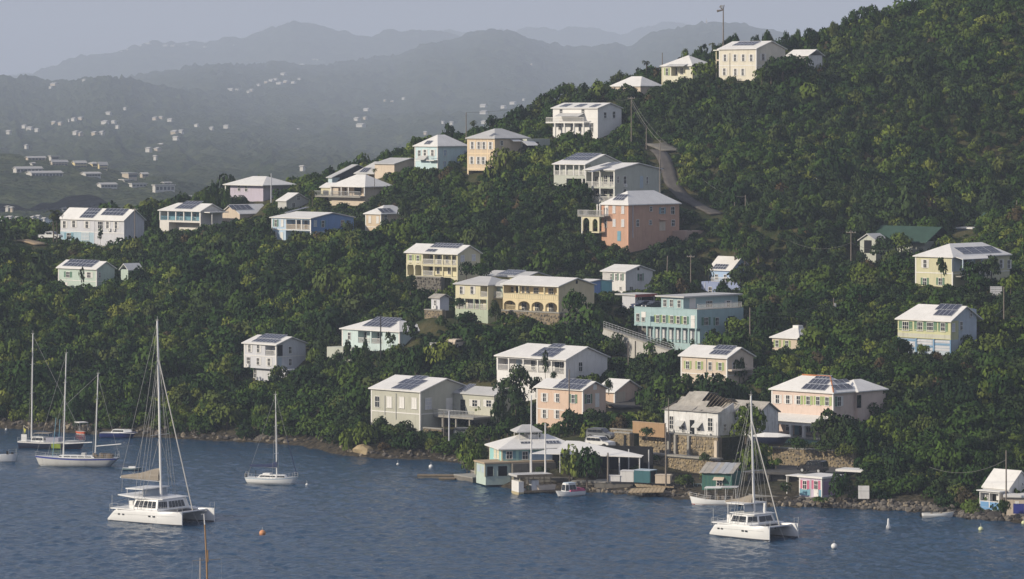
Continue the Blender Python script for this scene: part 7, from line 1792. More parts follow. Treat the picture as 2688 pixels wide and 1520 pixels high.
wire('sagging wire left from the tall grey cottage pole', T['q1'] - Vector((0, 0, 1.2)), P(*z2s(cQ, 800, 470), 512), 1.2)
wire('wire from the sun porch pole to its roof', T['f3'] - Vector((0, 0, 3.6)), P(*z2s(cG, 2140, 228), 606), .3)
wire('wire on the slope right of the salmon house', T['d2'] - Vector((0, 0, .3)), P(*z2s(cD, 1900, 470), 765), 1.0)
wire('wire falling right from the slope pole', T['d2'] - Vector((0, 0, .6)), P(*z2s(cD, 2560, 1000), 732), .6)

# ------------------------------------------------------------------ vehicles
def car(label, px, py, Y, rz, paint, L=4.3, Wd=1.8, H=1.65, kind='suv', name='parked_car'):
    o = empty(name, P(px, py, Y), R(rz), label, 'car')
    hl = L / 2
    if kind == 'pickup':
        prof = [(-hl, .35), (-hl, .95), (-.25 * L, .98), (-.25 * L + .15, 1.0), (-.14 * L, H), (.14 * L, H), (.27 * L, 1.05), (hl - .1, .92), (hl, .55), (hl - .05, .35)]
    else:
        prof = [(-hl, .35), (-hl + .02, 1.0), (-hl + .22, H - .08), (-hl + .5, H), (.08 * L, H), (.24 * L, 1.08), (hl - .15, .95), (hl, .6), (hl - .05, .35)]
    sec = lambda y, k: [(x, y, z * (1 if z < 1.06 else k)) for x, z in prof]
    MB().loft([sec(-Wd/2 + .12, .99), sec(-Wd/2, .98), sec(Wd/2, .98), sec(Wd/2 - .12, .99)]).build('body', paint, o)
    fix_normals(o.children[0].data)
    gx0, gx1 = (-.12 * L, .15 * L) if kind == 'pickup' else (-hl + .35, .15 * L)
    for sy_ in (-1, 1):
        n_ = 2 if kind == 'pickup' else 3
        for k in range(n_):
            a, c_ = gx0 + (gx1 - gx0) * k / n_ + .04, gx0 + (gx1 - gx0) * (k + 1) / n_ - .04
            MB().box(a, c_, sy_ * (Wd/2 + .001), sy_ * (Wd/2 + .012), 1.08, H - .2).build('side_window', GLASS, o)
    a, c_ = ((.145 * L, H * .955), (.265 * L, 1.1)) if kind == 'pickup' else ((.095 * L, H * .955), (.235 * L, 1.12))
    MB().add([(a[0] + .03, -Wd/2 + .18, a[1] + .02), (a[0] + .03, Wd/2 - .18, a[1] + .02), (c_[0] + .03, Wd/2 - .12, c_[1] + .02), (c_[0] + .03, -Wd/2 + .12, c_[1] + .02)], [(0, 1, 2, 3)]).build('windscreen', GLASS, o)
    for sx_ in (-.31 * L, .31 * L):
        for sy_ in (-1, 1):
            wv = MB().tube((0, -.11, 0), (0, .11, 0), .36, 14).build('wheel', TYRE, o); wv.location = (sx_, sy_ * (Wd/2 - .08), .36)
            rm = MB().tube((0, -.125, 0), (0, .125, 0), .2, 10).build('rim', STEEL, wv)
    for sy_ in (-1, 1): MB().box(hl - .06, hl + .01, sy_ * (Wd/2 - .45), sy_ * (Wd/2 - .12), .66, .82).build('headlight', WHITE, o)
    MB().box(hl - .04, hl + .05, -Wd/2 + .1, Wd/2 - .1, .36, .54).build('bumper', TYRE if kind != 'suv' else paint, o)
    return o
CARW = mat('white_car_paint', (.72, .72, .70), rough=.25, var=.02, spec=.6); CARK = mat('black_car_paint', (.015, .016, .02), rough=.2, var=.02, spec=.6); CARB = mat('dark_blue_car_paint', (.03, .04, .08), rough=.25, spec=.6); CARG = mat('grey_car_paint', (.16, .17, .18), rough=.3, spec=.6)
car('white four door off road car parked above the white canopy', *z2s(cI, 1435, 1350), 553.5, -38, CARW)
car('dark car under the trees behind the white off road car', *z2s(cI, 1445, 1255), 560, -30, CARG)
car('white pickup parked beside the palms on the left spur', *z2s(cB, 565, 802), 818, -20, CARW, 5.0, kind='pickup')
car('black jeep with a white spare wheel on the road deck', *z2s(cO, 2115, 1030), 531, 150, CARK, 4.0, 1.75, 1.75)
car('dark blue car behind the turquoise block parapet, left', *z2s(cK, 640, 652), 652, -150, CARB, 4.4, H=1.5)
car('black car behind the turquoise block parapet, right', *z2s(cK, 765, 658), 650, -150, CARK, 4.4, H=1.5)
car('black car half hidden in the bushes right of the salmon house', *z2s(cD, 2310, 1250), 730, 20, CARK, 4.3, H=1.5)
car('white car roof glimpsed in the trees left of the green roof', *z2s(cF, 170, 400), 735, -20, CARW, 4.3)
car('dusty car under a net behind the short ochre wall', *z2s(cM, 1400, 888), 596, -10, CARG, 4.2, H=1.5)
car('old car parked by the white gate at the shaded bend', *z2s(cJ, 850, 1340), 628, 60, BEIGE, 4.0, H=1.5)
boxthing('gate_wall', 'plain white gate wall beside the shaded road bend', cJ, (665, 1370), 550, 670, 1290, 629, WHT, 10, D=.3, cat='wall')
boxthing('slab_terrace', 'pale concrete slab terrace with a fence on the right slope', cF, (2325, 1030), 2120, 2330, 1008, 640, CONC, 8, D=2, cat='terrace')
s = Site('slat_fence', 'pale slatted fence on the slab terrace right of the olive house', 'fence', cF, (2322, 1008), 641, 8)
for k in range(5): MB().box(s.fx(2190), 0, 0, .05, .15 + .28 * k, .36 + .28 * k).build('slat', PALEB, s.root)
for k in range(4): MB().box(s.fx(2190) * k / 3 - .05, s.fx(2190) * k / 3 + .05, .051, .12, 0, 1.5).build('fence_post', CONC, s.root)

# ------------------------------------------------------------------ far buildings
FW = mat('far_white', (.50, .49, .46), rough=.8, var=.03); FY = mat('far_yellow', (.62, .52, .28), rough=.8, var=.03); FT = mat('far_tan', (.44, .38, .30), rough=.8, var=.03); FD = mat('far_window', (.05, .055, .06), rough=.6); FR = mat('far_roof', (.42, .41, .39), rough=.8, var=.04)
c7, c5, c6 = (0, 360, 5.15), (0, 0, 2.575), (800, 0, 2.854)
def hotel(label, x0, x1, yt, yb, wall, lit=.22, floors=1, nwin=6, roof=FR, gable=True):
    px0, pyt = z2s(c7, x0, yt); px1, pyb = z2s(c7, x1, yb)
    p = R0.at((px0 + px1) / 2, pyb); s_ = F / p.y
    th = R(58); w_ = (px1 - px0) / s_; L = w_ * lit / math.cos(th); D = w_ * (1 - lit) / math.sin(th); Hh = (pyb - pyt) / s_
    o = empty('hotel_block', P(px0 + (px1 - px0) * lit, pyb, p.y), -th, label, 'building')
    ze = Hh * (.72 if gable else .92)
    MB().box(-L, 0, 0, D, -6, ze).build('wall', wall, o)
    if gable:
        v, f = roof_shell(-L, 0, 0, D, ze + .2, Hh - ze, 'y', 0 if L < D else 2, 0, .5, .25); fix_normals(MB().add(v, f).build('roof', roof, o).data)
        MB().prism([(-L, .05, ze), (0, .05, ze), (-L/2, .05, Hh - .3)], (0, D - .1, 0)).build('gable', wall, o)
    else: MB().box(-L - .5, .5, -.5, D + .5, ze + .01, ze + .5).build('roof', roof, o)
    hw = min(1.8, ze / floors * .5); me = cached(('fw', round(hw, 1)), lambda: MB().box(0, .08, -.8, .8, -hw/2, hw/2).mesh('window', FD))
    for k in range(nwin):
        for j in range(floors): put('window', me, o, (.0, D * (k + .6) / (nwin + .2), ze * (j + .55) / floors))
hotel('long white hotel block with a sunlit end on the promontory', 330, 822, 462, 548, FW, .2, 1, 9)
hotel('second long white hotel block above and left of it on the promontory', 165, 550, 402, 488, FW, .15, 1, 7)
hotel('tan terraced building near the promontory top', 340, 600, 262, 322, FT, .15, 1, 5); hotel('white flat roofed house behind the tan terrace', 652, 788, 258, 312, FW, .3, 1, 3, gable=False)
hotel('shaded ochre block with two window rows on the promontory', 680, 900, 312, 385, FT, .12, 2, 5); hotel('yellow hotel wing, left of the yellow pair', 965, 1160, 322, 412, FY, .25, 2, 4); hotel('yellow hotel wing, middle, with pointed roof', 1172, 1312, 340, 402, FY, .6, 1, 3)
hotel('yellow hotel wing at the right end of the hotel row', 1318, 1445, 338, 440, FY, .2, 2, 3); hotel('white villa below the yellow hotel wings', 1078, 1350, 474, 545, FW, .3, 1, 5); hotel('pale tiered villa on the promontory shoulder', 1632, 1845, 486, 562, FT, .5, 1, 4, gable=False)
hotel('narrow tan villa right of the tiered villa', 1885, 2000, 480, 545, FT, .35, 1, 2); hotel('white villa with an arcade on the promontory flank', 1300, 1570, 620, 692, FW, .25, 1, 5); hotel('low white house under the tiered villa', 1600, 1765, 580, 610, FW, .5, 1, 3, gable=False)
hotel('low grey white house on the lower promontory flank', 1740, 1975, 630, 682, FW, .2, 1, 4, gable=False); hotel('broad grey white house on the lower promontory flank, right', 2055, 2350, 648, 742, FW, .15, 1, 5, gable=False); hotel('small white roof above the broad grey white house', 2180, 2310, 608, 634, FW, .3, 1, 2)
hotel('white domed roof behind the solar field house', 1250, 1480, 925, 985, FW, .5, 1, 2); hotel('tiny white house under the ochre block', 400, 470, 342, 378, FW, .5, 1, 1); hotel('white shore house left of the shaggy palm', 820, 890, 945, 1000, FW, .5, 1, 1); hotel('low white house beside the bungalow skyline trees', 2490, 2600, 795, 830, FW, .5, 1, 2)
FH = [('on the far ridge left of the summit', c5, [(1120, 308, 55), (1170, 310, 50), (1385, 315, 26), (950, 306, 36), (860, 330, 28), (820, 342, 24), (1580, 302, 12), (1270, 300, 40), (1000, 288, 60)]),
      ('high on the left island slope', c5, [(368, 572, 55), (342, 590, 34), (570, 545, 40)]),
      ('in the bright row below the summit', c5, [(1560, 608, 50), (1605, 615, 40), (1680, 622, 36), (1750, 575, 40), (1800, 556, 34), (1835, 545, 45), (1866, 540, 40), (1890, 562, 50), (1935, 555, 56), (1985, 560, 36), (2025, 536, 34), (1918, 500, 50), (1700, 612, 40)]),
      ('on the shoulder above the bright terrace row', c5, [(2042, 437, 50), (2120, 400, 26), (2142, 402, 22)]),
      ('in the village low on the left slope', c5, [(165, 862, 46), (200, 872, 56), (250, 880, 40), (368, 836, 50), (410, 838, 40), (465, 816, 15), (500, 812, 40), (545, 803, 46), (735, 775, 45), (845, 735, 32), (710, 842, 60), (770, 838, 40), (795, 862, 32), (515, 905, 56), (540, 918, 60), (640, 912, 50), (690, 912, 50), (180, 995, 40), (60, 908, 50)]),
      ('in the middle of the hazy slope', c5, [(1050, 802, 50), (1090, 798, 36), (1150, 815, 50), (1180, 902, 70), (1225, 895, 50), (1190, 955, 50), (1430, 872, 50), (1530, 858, 60), (1005, 1016, 50), (1085, 994, 50), (1065, 1020, 60), (1050, 1078, 36), (1330, 850, 40)]),
      ('on the hazy slope right of centre', c5, [(2010, 880, 40), (2175, 918, 24), (2205, 917, 24), (2045, 1148, 40), (2480, 760, 66), (2415, 806, 60), (2470, 798, 40), (2440, 850, 70), (2530, 926, 60)]),
      ('on the slope behind the tall dark pole', c6, [(1700, 481, 20), (600, 752, 22), (655, 762, 30), (740, 741, 50), (1035, 920, 34), (1100, 935, 50), (1340, 803, 66), (1340, 868, 70), (1345, 930, 50), (1490, 805, 60), (1560, 776, 60), (1640, 757, 30), (905, 1000, 40)]),
      ('along the promontory shore', c7, [(100, 985, 70), (160, 1000, 60), (30, 1140, 90), (130, 1130, 110), (230, 1140, 90), (330, 1160, 70), (450, 1130, 70), (520, 1120, 60), (600, 1150, 60)])]
fr = random.Random(31)
for where, c, lst in FH:
    for q_, (x, y, w_) in enumerate(sorted(lst)):
        px, py = z2s(c, x, y); wv = w_ / c[2]
        if c is c7: p = R0.at(px, py + 3)
        else:
            p = None
            for rg in (R1, R2, R3):
                if py > np.interp(px, rg.pr[:, 0], rg.pr[:, 1]) + 1.5: p = rg.at(px, py + 2); break
            if p is None: p = R3.at(px, py + 4)
        s_ = F / p.y; wd = wv / s_ * .9; th = R(fr.uniform(20, 60)); L = wd * fr.uniform(.45, .75) / math.cos(th); D = wd * fr.uniform(.4, .6); Hh = max(2.4, min(5, wd * .12))
        b = MB().box(-L/2, L/2, -D/2, D/2, -1.2, Hh, 0); v, f = roof_shell(-L/2, L/2, -D/2, D/2, Hh + .2, min(3, D * .22), 'x', fr.choice((0, L * .2)), 0, .6, .2); b.add(v, f, 1)
        o = b.build('far_house', [FW if fr.random() < .75 else FT, FR], None, label='tiny ' + ('wide' if w_ > 48 else 'narrow') + ' pale house ' + where + ', ' + (ORD + 'thirteenth fourteenth fifteenth sixteenth seventeenth eighteenth nineteenth twentieth'.split())[q_] + ' from its left', cat='house', group='far houses ' + where); fix_normals(o.data); o.location = p; o.rotation_euler = (0, 0, -th)
p = R2.at(*z2s(cE, 1463, 192)); o = empty('summit_tower', p, 0, 'tiny tower on the right hand island summit', 'tower'); MB().box(-2, 2, -2, 2, -4, 3).build('base', FT, o); MB().tube((0, 0, 3), (0, 0, 9), .9, 6, .5).build('mast', FT, o)
# ------------------------------------------------------------------ boats
def stay(root, a, b, r=.022, m=None, name='stay'):
    return MB().tube(a, b, r, 4).build(name, m or ROPE, root)
def hull(root, L, B, zb, zs, zm, m, rake=.9, counter=.5, transom=.62, stripe=None, boot=ANTIF, deckm=None, low=-.35):
    N = 15; secs, rails = [], []
    for i in range(N):
        t = i / (N - 1)
        w_ = B / 2 * (transom + (1 - transom) * min(1, t / .42) ** .8 if t < .42 else max(.02, 1 - ((t - .42) / .58) ** 2.3))
        sh = zm + (zb - zm) * max(0, (t - .4) / .6) ** 1.6 + (zs - zm) * max(0, (.4 - t) / .4) ** 1.6
        x = -L / 2 + L * t
        def X(z): k = 1 - (z - low) / (sh - low); return x - rake * k * max(0, (t - .5) * 2) ** 2 + counter * k * max(0, (.5 - t) * 2) ** 2
        half = [(X(low), w_ * .35, low), (X(.05), w_ * .80, .05), (X(sh * .35), w_ * .93, sh * .35), (X(sh * .7), w_ * .985, sh * .7), (X(sh), w_, sh)]
        secs.append([(a, -b_, c) for a, b_, c in reversed(half)] + half); rails.append((x, w_, sh))
    o = MB().loft(secs).build('hull', m, root, True); fix_normals(o.data)
    d = MB(); d.v = [(x, -w_, s) for x, w_, s in rails] + [(x, w_, s) for x, w_, s in rails]; n = N
    d.f = [(i, i + 1, n + i + 1, n + i) for i in range(n - 1)]; d.m = [0] * len(d.f)
    dk = d.build('deck', deckm or GEL, root); dk.location.z = .004
    for nm, mm, fa, fb in (('boot_stripe', boot, -.30, .13), ('sheer_stripe', stripe, .80, .97)):
        if mm is None: continue
        for sgn in (-1, 1):
            b = MB(); pts = []
            for i in range(N):
                sec = secs[i][5:]; sh = rails[i][2]
                row = []
                for f_ in (fa, fb):
                    z = f_ if nm == 'boot_stripe' else f_ * sh
                    zs_ = [q[2] for q in sec]; xx = np.interp(z, zs_, [q[0] for q in sec]); yy = np.interp(z, zs_, [q[1] for q in sec]); row.append((float(xx), sgn * (float(yy) + .015), z))
                pts.append(row)
            b.loft(pts, cap=False); b.build(nm, mm, o)
    return o, rails
def boat(name, label, px, py, alpha, cat='sailboat', z=0.0):
    Y = YW(py, z); p = P(px, py, Y); return empty(name, (p.x, p.y, z), -R(alpha), label, cat)
def mast(root, x, z0, h_, r=.09, m=None, spread=(.45, .72), lean=0, y=0, sw=.9):
    o = MB().tube((0, 0, 0), (lean, 0, h_), r, 8, r * .7).build('mast', m or ALU, root); o.location = (x, y, z0)
    for f_ in spread: MB().tube((lean * f_, -sw, h_ * f_), (lean * f_, sw, h_ * f_), .03, 4).build('spreader', m or ALU, o)
    MB().tube((lean, 0, h_), (lean, 0, h_ + .6), .015, 4).tube((lean - .3, 0, h_ + .1), (lean + .25, 0, h_ + .1), .02, 4).build('masthead_aerial', ALU, o)
    return o
def rails_(root, pts, h_=.6, m=None, every=1):
    b = MB()
    for k, p in enumerate(pts):
        p = Vector(p)
        b.tube(p, p + Vector((0, 0, h_)), .022, 4)
        if k: q = Vector(pts[k - 1]); b.tube(q + Vector((0, 0, h_)), p + Vector((0, 0, h_)), .016, 4).tube(q + Vector((0, 0, h_ * .5)), p + Vector((0, 0, h_ * .5)), .012, 4)
    b.build('guard_rail', m or STEEL, root)
def cabin_loft(root, plan, z0, z1, k=.82, m=None, shift=(0, 0), name='cabin', win=((.3, .8, 3),), wm=None, faces=None):
    cx = sum(p[0] for p in plan) / len(plan); cy = sum(p[1] for p in plan) / len(plan)
    top = [(cx + (x - cx) * k + shift[0], cy + (y - cy) * k + shift[1], z1) for x, y in plan]; bot = [(x, y, z0) for x, y in plan]
    o = MB().loft([bot, top], closed=True).build(name, m or GEL, root); fix_normals(o.data)
    n = len(plan)
    for va, vb, nu in win:
        for i in range(n):
            if faces is not None and i not in faces: continue
            a, b_, c, d = (Vector(v) for v in (bot[i], bot[(i + 1) % n], top[(i + 1) % n], top[i]))
            nr = (b_ - a).cross(d - a).normalized()
            if nr.dot((a + c) / 2 - Vector((cx, cy, (z0 + z1) / 2))) < 0: nr = -nr
            u_n = nu if (b_ - a).length > 1.2 else max(1, nu // 2)
            for k_ in range(u_n):
                u0, u1 = .06 + .88 * k_ / u_n + .012, .06 + .88 * (k_ + 1) / u_n - .012
                pt = lambda u, v: (a.lerp(b_, u)).lerp(d.lerp(c, u), v) + nr * .012
                MB().prism([pt(u0, va), pt(u1, va), pt(u1, vb), pt(u0, vb)], nr * .012).build('window', wm or GLASS, o)
    return o
def catamaran(label, c, bow, alpha, L, B, ytop, mpx, mfoot, style):
    px, py = z2s(c, *bow); root = boat('catamaran', label, px, py, alpha, 'catamaran')
    hw = 1.5; fb = 1.75; Wd = B + hw
    for k, y0 in enumerate((0, B)):
        secs = []
        for t, w0, st in ((0, .7, .35), (.03, .8, .7), (.10, .95, 1.45), (.2, 1, 1.55), (.5, 1, 1.65), (.8, .85, 1.72), (.93, .5, 1.76), (1, .09, 1.78)):
            x = -L + L * t; w_ = hw / 2 * w0; yc = y0 + hw / 2
            secs.append([(x, yc - w_ * .45, -.4), (x, yc - w_ * .86, .1), (x, yc - w_, st * .5), (x, yc - w_, st * .92), (x, yc - w_ * .85, st), (x, yc + w_ * .85, st), (x, yc + w_, st * .92), (x, yc + w_, st * .5), (x, yc + w_ * .86, .1), (x, yc + w_ * .45, -.4)])
        o = MB().loft(secs, closed=True).build('hull', GEL, root, True); fix_normals(o.data)
        try: o.data.set_sharp_from_angle(angle=R(35))
        except Exception: pass
        MB().loft([[(s_[1][0], s_[1][1] - .012, .0), (s_[1][0], s_[1][1] - .014, .16)] for s_ in secs], cap=False).loft([[(s_[8][0], s_[8][1] + .012, .0), (s_[8][0], s_[8][1] + .014, .16)] for s_ in secs], cap=False).build('boot_stripe', ANTIF, o)
        MB().loft([[(s_[2][0], s_[2][1] - .012, s_[2][2] + .28), (s_[2][0], s_[2][1] - .012, s_[2][2] + .32)] for s_ in secs[2:-1]], cap=False).build('rub_line', STEEL, o)
        for xx in (-.84, -.78, -.36, -.42): MB().box(xx * L, xx * L + .38, y0 - .012, y0 + .02, .93, 1.13).build('port_light', GLASS, o)
    MB().box(-.97 * L, -.34 * L, hw - .1, B + .1, .75, 1.62).build('bridge_deck', GEL, root)
    MB().box(-.96 * L, -.30 * L, .2, Wd - .2, 1.62, 1.78).build('deck', GEL, root)
    MB().tube((-.08 * L, hw * .5, 1.6), (-.08 * L, B + hw * .5, 1.6), .12, 8).build('cross_beam', ALU, root)
    MB().box(-.34 * L, -.08 * L, hw * .9, B + hw * .1, 1.5, 1.53).build('trampoline', mat('net', (.05, .05, .055)), root)
    xa, xb = -.70 * L, -.30 * L
    if style == 1:
        plan = [(xa, .75), (xb - .55, .75), (xb + .15, 2.1), (xb + .15, Wd - 2.1), (xb - .55, Wd - .75), (xa, Wd - .75)]
        cb = cabin_loft(root, plan, 1.78, 3.05, .86, win=((.18, .82, 5),), faces=(0, 1, 2), shift=(-.1, 0))
        MB().prism([(xa - 2.5, .9, 3.35), (xa + .6, .8, 3.1), (xb - .2, 1.4, 3.07), (xb - .2, Wd - 1.4, 3.07), (xa + .6, Wd - .8, 3.1), (xa - 2.5, Wd - .9, 3.35)], (0, 0, .12)).build('cabin_top', GEL, root)
    else:
        plan = [(xa, .7), (xb - .9, .7), (xb + .05, 1.9), (xb + .05, Wd - 1.9), (xb - .9, Wd - .7), (xa, Wd - .7)]
        cb = cabin_loft(root, plan, 1.78, 2.85, .84, win=((.22, .86, 2),), faces=(0, 1, 2), shift=(-.15, 0))
        MB().prism([(xa - .2, 1.0, 2.95), (xb - .35, 1.5, 2.87), (xb - .35, Wd - 1.5, 2.87), (xa - .2, Wd - 1.0, 2.95)], (0, 0, .12)).build('cabin_top', GEL, root)
        MB().tube((xb - 1.1, Wd * .62, 2.9), (xb - 1.0, Wd * .62, 4.2), .22, 8, .18).build('deck_funnel', GEL, root)
    s_ = Site.__new__(Site); s_.c, s_.Y, s_.th = c, root.location.y, R(alpha); s_.loc = Vector(root.location); s_.u = Vector((math.cos(s_.th), -math.sin(s_.th), 0)); s_.v = Vector((math.sin(s_.th), math.cos(s_.th), 0)); s_.n0 = bow
    ym = Wd / 2; foot = s_.Fp(mfoot[0], mfoot[1], ym); tx, ty = mpx; topz = None
    d = Vector(((tx - CX) / F, 1, -(ty - HZ) / F)); wy = s_.loc.dot(s_.v) + ym; tt = wy / (d.dot(s_.v)); top = s_.loc3(Vector((0, 0, CH)) + d * tt)
    z0 = 2.9; ms = mast(root, foot.x, z0, top.z - z0, .17, lean=top.x - foot.x, y=ym, spread=(.36,), sw=1.9)
    boom_z = s_.Fp(ytop[0], ytop[1], ym).z; bx = s_.Fp(ytop[2], ytop[1], ym).x; fxm = foot.x + (top.x - foot.x) * (boom_z - z0) / (top.z - z0)
    bo = MB().tube((fxm - .1, ym, boom_z), (bx, ym, boom_z + .1), .11, 8).build('boom', ALU, root)
    hc = 1.3 if style == 1 else 1.0
    secs = []
    for t_ in np.linspace(0, 1, 9):
        x = fxm - .15 + (bx + .3 - fxm) * t_; hh = (hc * (1 - t_) ** 1.2 + .38) * (1 + .05 * math.sin(9 * t_)); w_ = .16 + .16 * (1 - t_)
        secs.append([(x, ym - w_, boom_z + .08), (x, ym - w_ * 1.1, boom_z + hh * .4), (x, ym - w_ * .5, boom_z + hh * .85), (x, ym, boom_z + hh), (x, ym + w_ * .5, boom_z + hh * .85), (x, ym + w_ * 1.1, boom_z + hh * .4), (x, ym + w_, boom_z + .08)])
    fix_normals(MB().loft(secs, closed=True).build('sail_cover', CANV, root).data)
    tp = Vector((top.x, ym, top.z)); hp = lambda f_: Vector((foot.x + (top.x - foot.x) * f_, ym, z0 + (top.z - z0) * f_))
    MB().tube(hp(.80), (-.08 * L, ym, 1.7), .07, 6).build('furled_jib', mat('furled_sail', (.52, .50, .46)), root)
    for yy in (.3, Wd - .3):
        for f_, xx in ((.36, foot.x - .2), (.82, foot.x - .9), (.98, foot.x - 1.6)): stay(root, hp(f_), (xx, yy, 1.78))
        sp = hp(.36) + Vector((0, -1.9 if yy < ym else 1.9, 0)); stay(root, hp(.8), sp); stay(root, sp, (foot.x - .4, yy, 1.78))
    stay(root, tp, (bx, ym, boom_z + .2)); stay(root, hp(.72), (fxm - 2, ym, boom_z + 1.0)); stay(root, (bx + .3, ym, boom_z), (bx + .2, ym, 3.4)); stay(root, hp(.7), (bx + 2.4, ym - .2, boom_z + .6))
    # bimini
    zb = 4.15 if style == 1 else 4.05; xq = xa - (1.7 if style == 1 else 1.2)
    MB().prism([(xq, 1.5, zb), (xq + 3.1, 1.3, zb + .05), (xq + 3.1, Wd - 1.3, zb + .05), (xq, Wd - 1.5, zb)], (0, 0, .14)).build('bimini', GEL, root)
    for xx in (xq + .2, xq + 2.9):
        for yy in (1.6, Wd - 1.6): MB().tube((xx, yy, 1.78 if style == 2 else 3.2), (xx, yy, zb), .045, 5).build('bimini_post', GEL, root)
    MB().add([(xq + 3.05, 1.5, 3.15), (xq + 3.05, Wd - 1.5, 3.15), (xq + 2.7, Wd - 1.6, zb), (xq + 2.7, 1.6, zb)], [(0, 1, 2, 3)]).build('spray_screen', mat('clear_vinyl', (.30, .34, .38), rough=.15), root)
    MB().box(xa - .9, xa - .3, 1.3, 1.9, 1.78, 2.7).build('helm_seat', GEL, root)
    rails_(root, [(x * L, .15, 1.72) for x in (-.95, -.85, -.75, -.62, -.5, -.38, -.26, -.14, -.03)]); rails_(root, [(-.03 * L, .3, 1.78), (.0, .75, 1.78), (-.03 * L, 1.2, 1.78)], .75)
    rails_(root, [(-.03 * L, B + .3, 1.78), (.0, B + .75, 1.78), (-.03 * L, B + 1.2, 1.78)], .75); rails_(root, [(-.97 * L, .2, 1.3), (-.97 * L, Wd * .5, 1.7), (-.97 * L, Wd - .2, 1.3)], .9)
    MB().tube((-.95 * L, .4, 1.3), (-.95 * L, .4, 3.4), .03, 4).build('stern_aerial', STEEL, root)
    stay(root, (-.08 * L, ym, 1.5), (.9, ym - .8, -.1), .025)
    return root
catamaran('large white catamaran with a tan sail cover and very tall mast', cR, (1150, 1125), 35, 12.2, 6.5, (960, 612, 500), z2s(cS, 1768, 95), (955, 820), 1)
catamaran('white catamaran with a black window band anchored off the boat ramp', cP, (900, 1035), 45, 9.6, 5.4, (760, 630, 445), z2s(cH, 990, 850), (770, 752), 2)

def line_px(c, x, y, alpha, py): pass
# dark hulled sloop
px, py = z2s(cT, 990, 690); r_ = boat('sailing_boat', 'dark navy hulled sailing boat with a white deckhouse and green fender cover, far left', px, py, 14)
o, rl = hull(r_, 10.9, 3.3, 1.45, 1.15, 1.05, NAVY, .9, .1, .8, WHITE, REDB)
cabin_loft(r_, [(-3.4, -1.0), (-1.2, -1.0), (-.9, -.7), (-.9, .7), (-1.2, 1.0), (-3.4, 1.0)], 1.05, 1.85, .85, faces=(0, 1, 2)); MB().box(-2.9, -.3, -1.1, 1.1, 2.35, 2.43).build('bimini', CANV, r_)
for x in (-2.8, -.4):
    for y in (-1, 1): MB().tube((x, y, 1.05), (x, y, 2.35), .03, 4).build('bimini_post', STEEL, r_)
MB().box(-.8, 1.3, -1.0, 1.0, 1.05, 1.75).build('spray_hood', W('hood_grey', (.36, .36, .42)), r_); MB().box(.4, 1.9, -1.72, -1.6, .15, .85).build('fender_cover', mat('green_cover', (.20, .26, .03), var=.3), r_); MB().box(-4.9, -4.0, -1.1, -.9, 1.1, 2.2).build('stern_board', GEL, r_)
mast(r_, -3.6, 1.0, 17.0, .13, lean=.25); rails_(r_, [(x, -w_ * .95, s) for x, w_, s in rl[::2]]); rails_(r_, [(4.6, -.4, 1.3), (5.3, 0, 1.45), (4.6, .4, 1.3)], .9, REDB)
stay(r_, (-3.35, 0, 17.8), (5.3, 0, 1.5)); stay(r_, (-3.4, 0, 16), (-3.6, -1.5, 1.1)); MB().tube((1.0, 0, 1.1), (1.2, 0, 4.6), .06, 6).build('wind_generator_pole', SHB, r_)
MB().tube((-4.9, -.5, 1.3), (-4.7, -.5, 3.6), .03, 4).tube((-4.7, -.5, 3.6), (-3.8, -.5, 3.0), .03, 4).build('davit', YEL, r_); MB().add([(-4.75, -.5, 3.2), (-4.3, -.6, 2.9), (-4.5, -.55, 2.2)], [(0, 1, 2)]).build('flag', mat('yellow_flag', (.5, .5, .1)), r_)
# person on its deck
# ketch
px, py = z2s(cT, 1440, 1022); r_ = boat('ketch', 'long pale grey ketch with a blue sheer stripe and two bare masts', px, py, 180 + 10)
o, rl = hull(r_, 13.0, 3.5, 1.5, 1.35, 1.25, W('ketch_hull', (.50, .50, .48)), .8, 1.8, .45, mat('ultramarine', (.03, .05, .26)), ANTIF)
cabin_loft(r_, [(-3, -.9), (2.2, -.9), (2.8, -.5), (2.8, .5), (2.2, .9), (-3, .9)], 1.28, 1.62, .9, win=((.3, .75, 4),)); Yk = r_.location.y
def kx(zx): return -((z2s(cT, zx, 0)[0] - px) / F * Yk) / math.cos(R(10))
m1, m2 = kx(1182), kx(1790)
mast(r_, m1, 1.3, 15.6, .12, lean=-.45); mast(r_, m2, 1.3, 12.6, .11, lean=-.45, spread=(.7,))
MB().tube((m1, 0, 3.3), (kx(1730), 0, 3.6), .08, 6).build('boom', ALU, r_); MB().tube((m2, 0, 3.0), (kx(2285), 0, 3.4), .08, 6).build('boom', ALU, r_)
rails_(r_, [(x, w_ * .95, s) for x, w_, s in rl[::2]]); rails_(r_, [(-6.2, -.7, 1.4), (-6.6, 0, 1.4), (-6.2, .7, 1.4)], .9)
stay(r_, (m1 - .4, 0, 16.7), (6.4, 0, 1.5)); stay(r_, (m2 - .4, 0, 13.7), (-6.6, 0, 1.5)); stay(r_, (m1 - .2, 0, 9), (m2 - .4, 0, 13.7)); stay(r_, (m1 - .3, 0, 14), (m1, 1.6, 1.4)); stay(r_, (m2 - .3, 0, 11), (m2, 1.6, 1.4)); stay(r_, (m1 - .3, 0, 11), (4.6, 0, 1.5))
rg = random.Random(5)
for k in range(9): x = -5.6 + k * .34; MB().box(x, x + .3, -.5 + .1 * k % .4, .5, 1.36, 1.6 + rg.random() * .45).build('deck_gear', (BARK, WOOD, POLE)[k % 3], r_)
MB().box(-1.4, -.8, -.4, .4, 1.6, 2.0).build('hatch', GREY, r_); MB().tube((kx(975), 0, 1.3), (kx(1040), 0, 7.2), .05, 5).build('whisker_pole', SHB, r_)
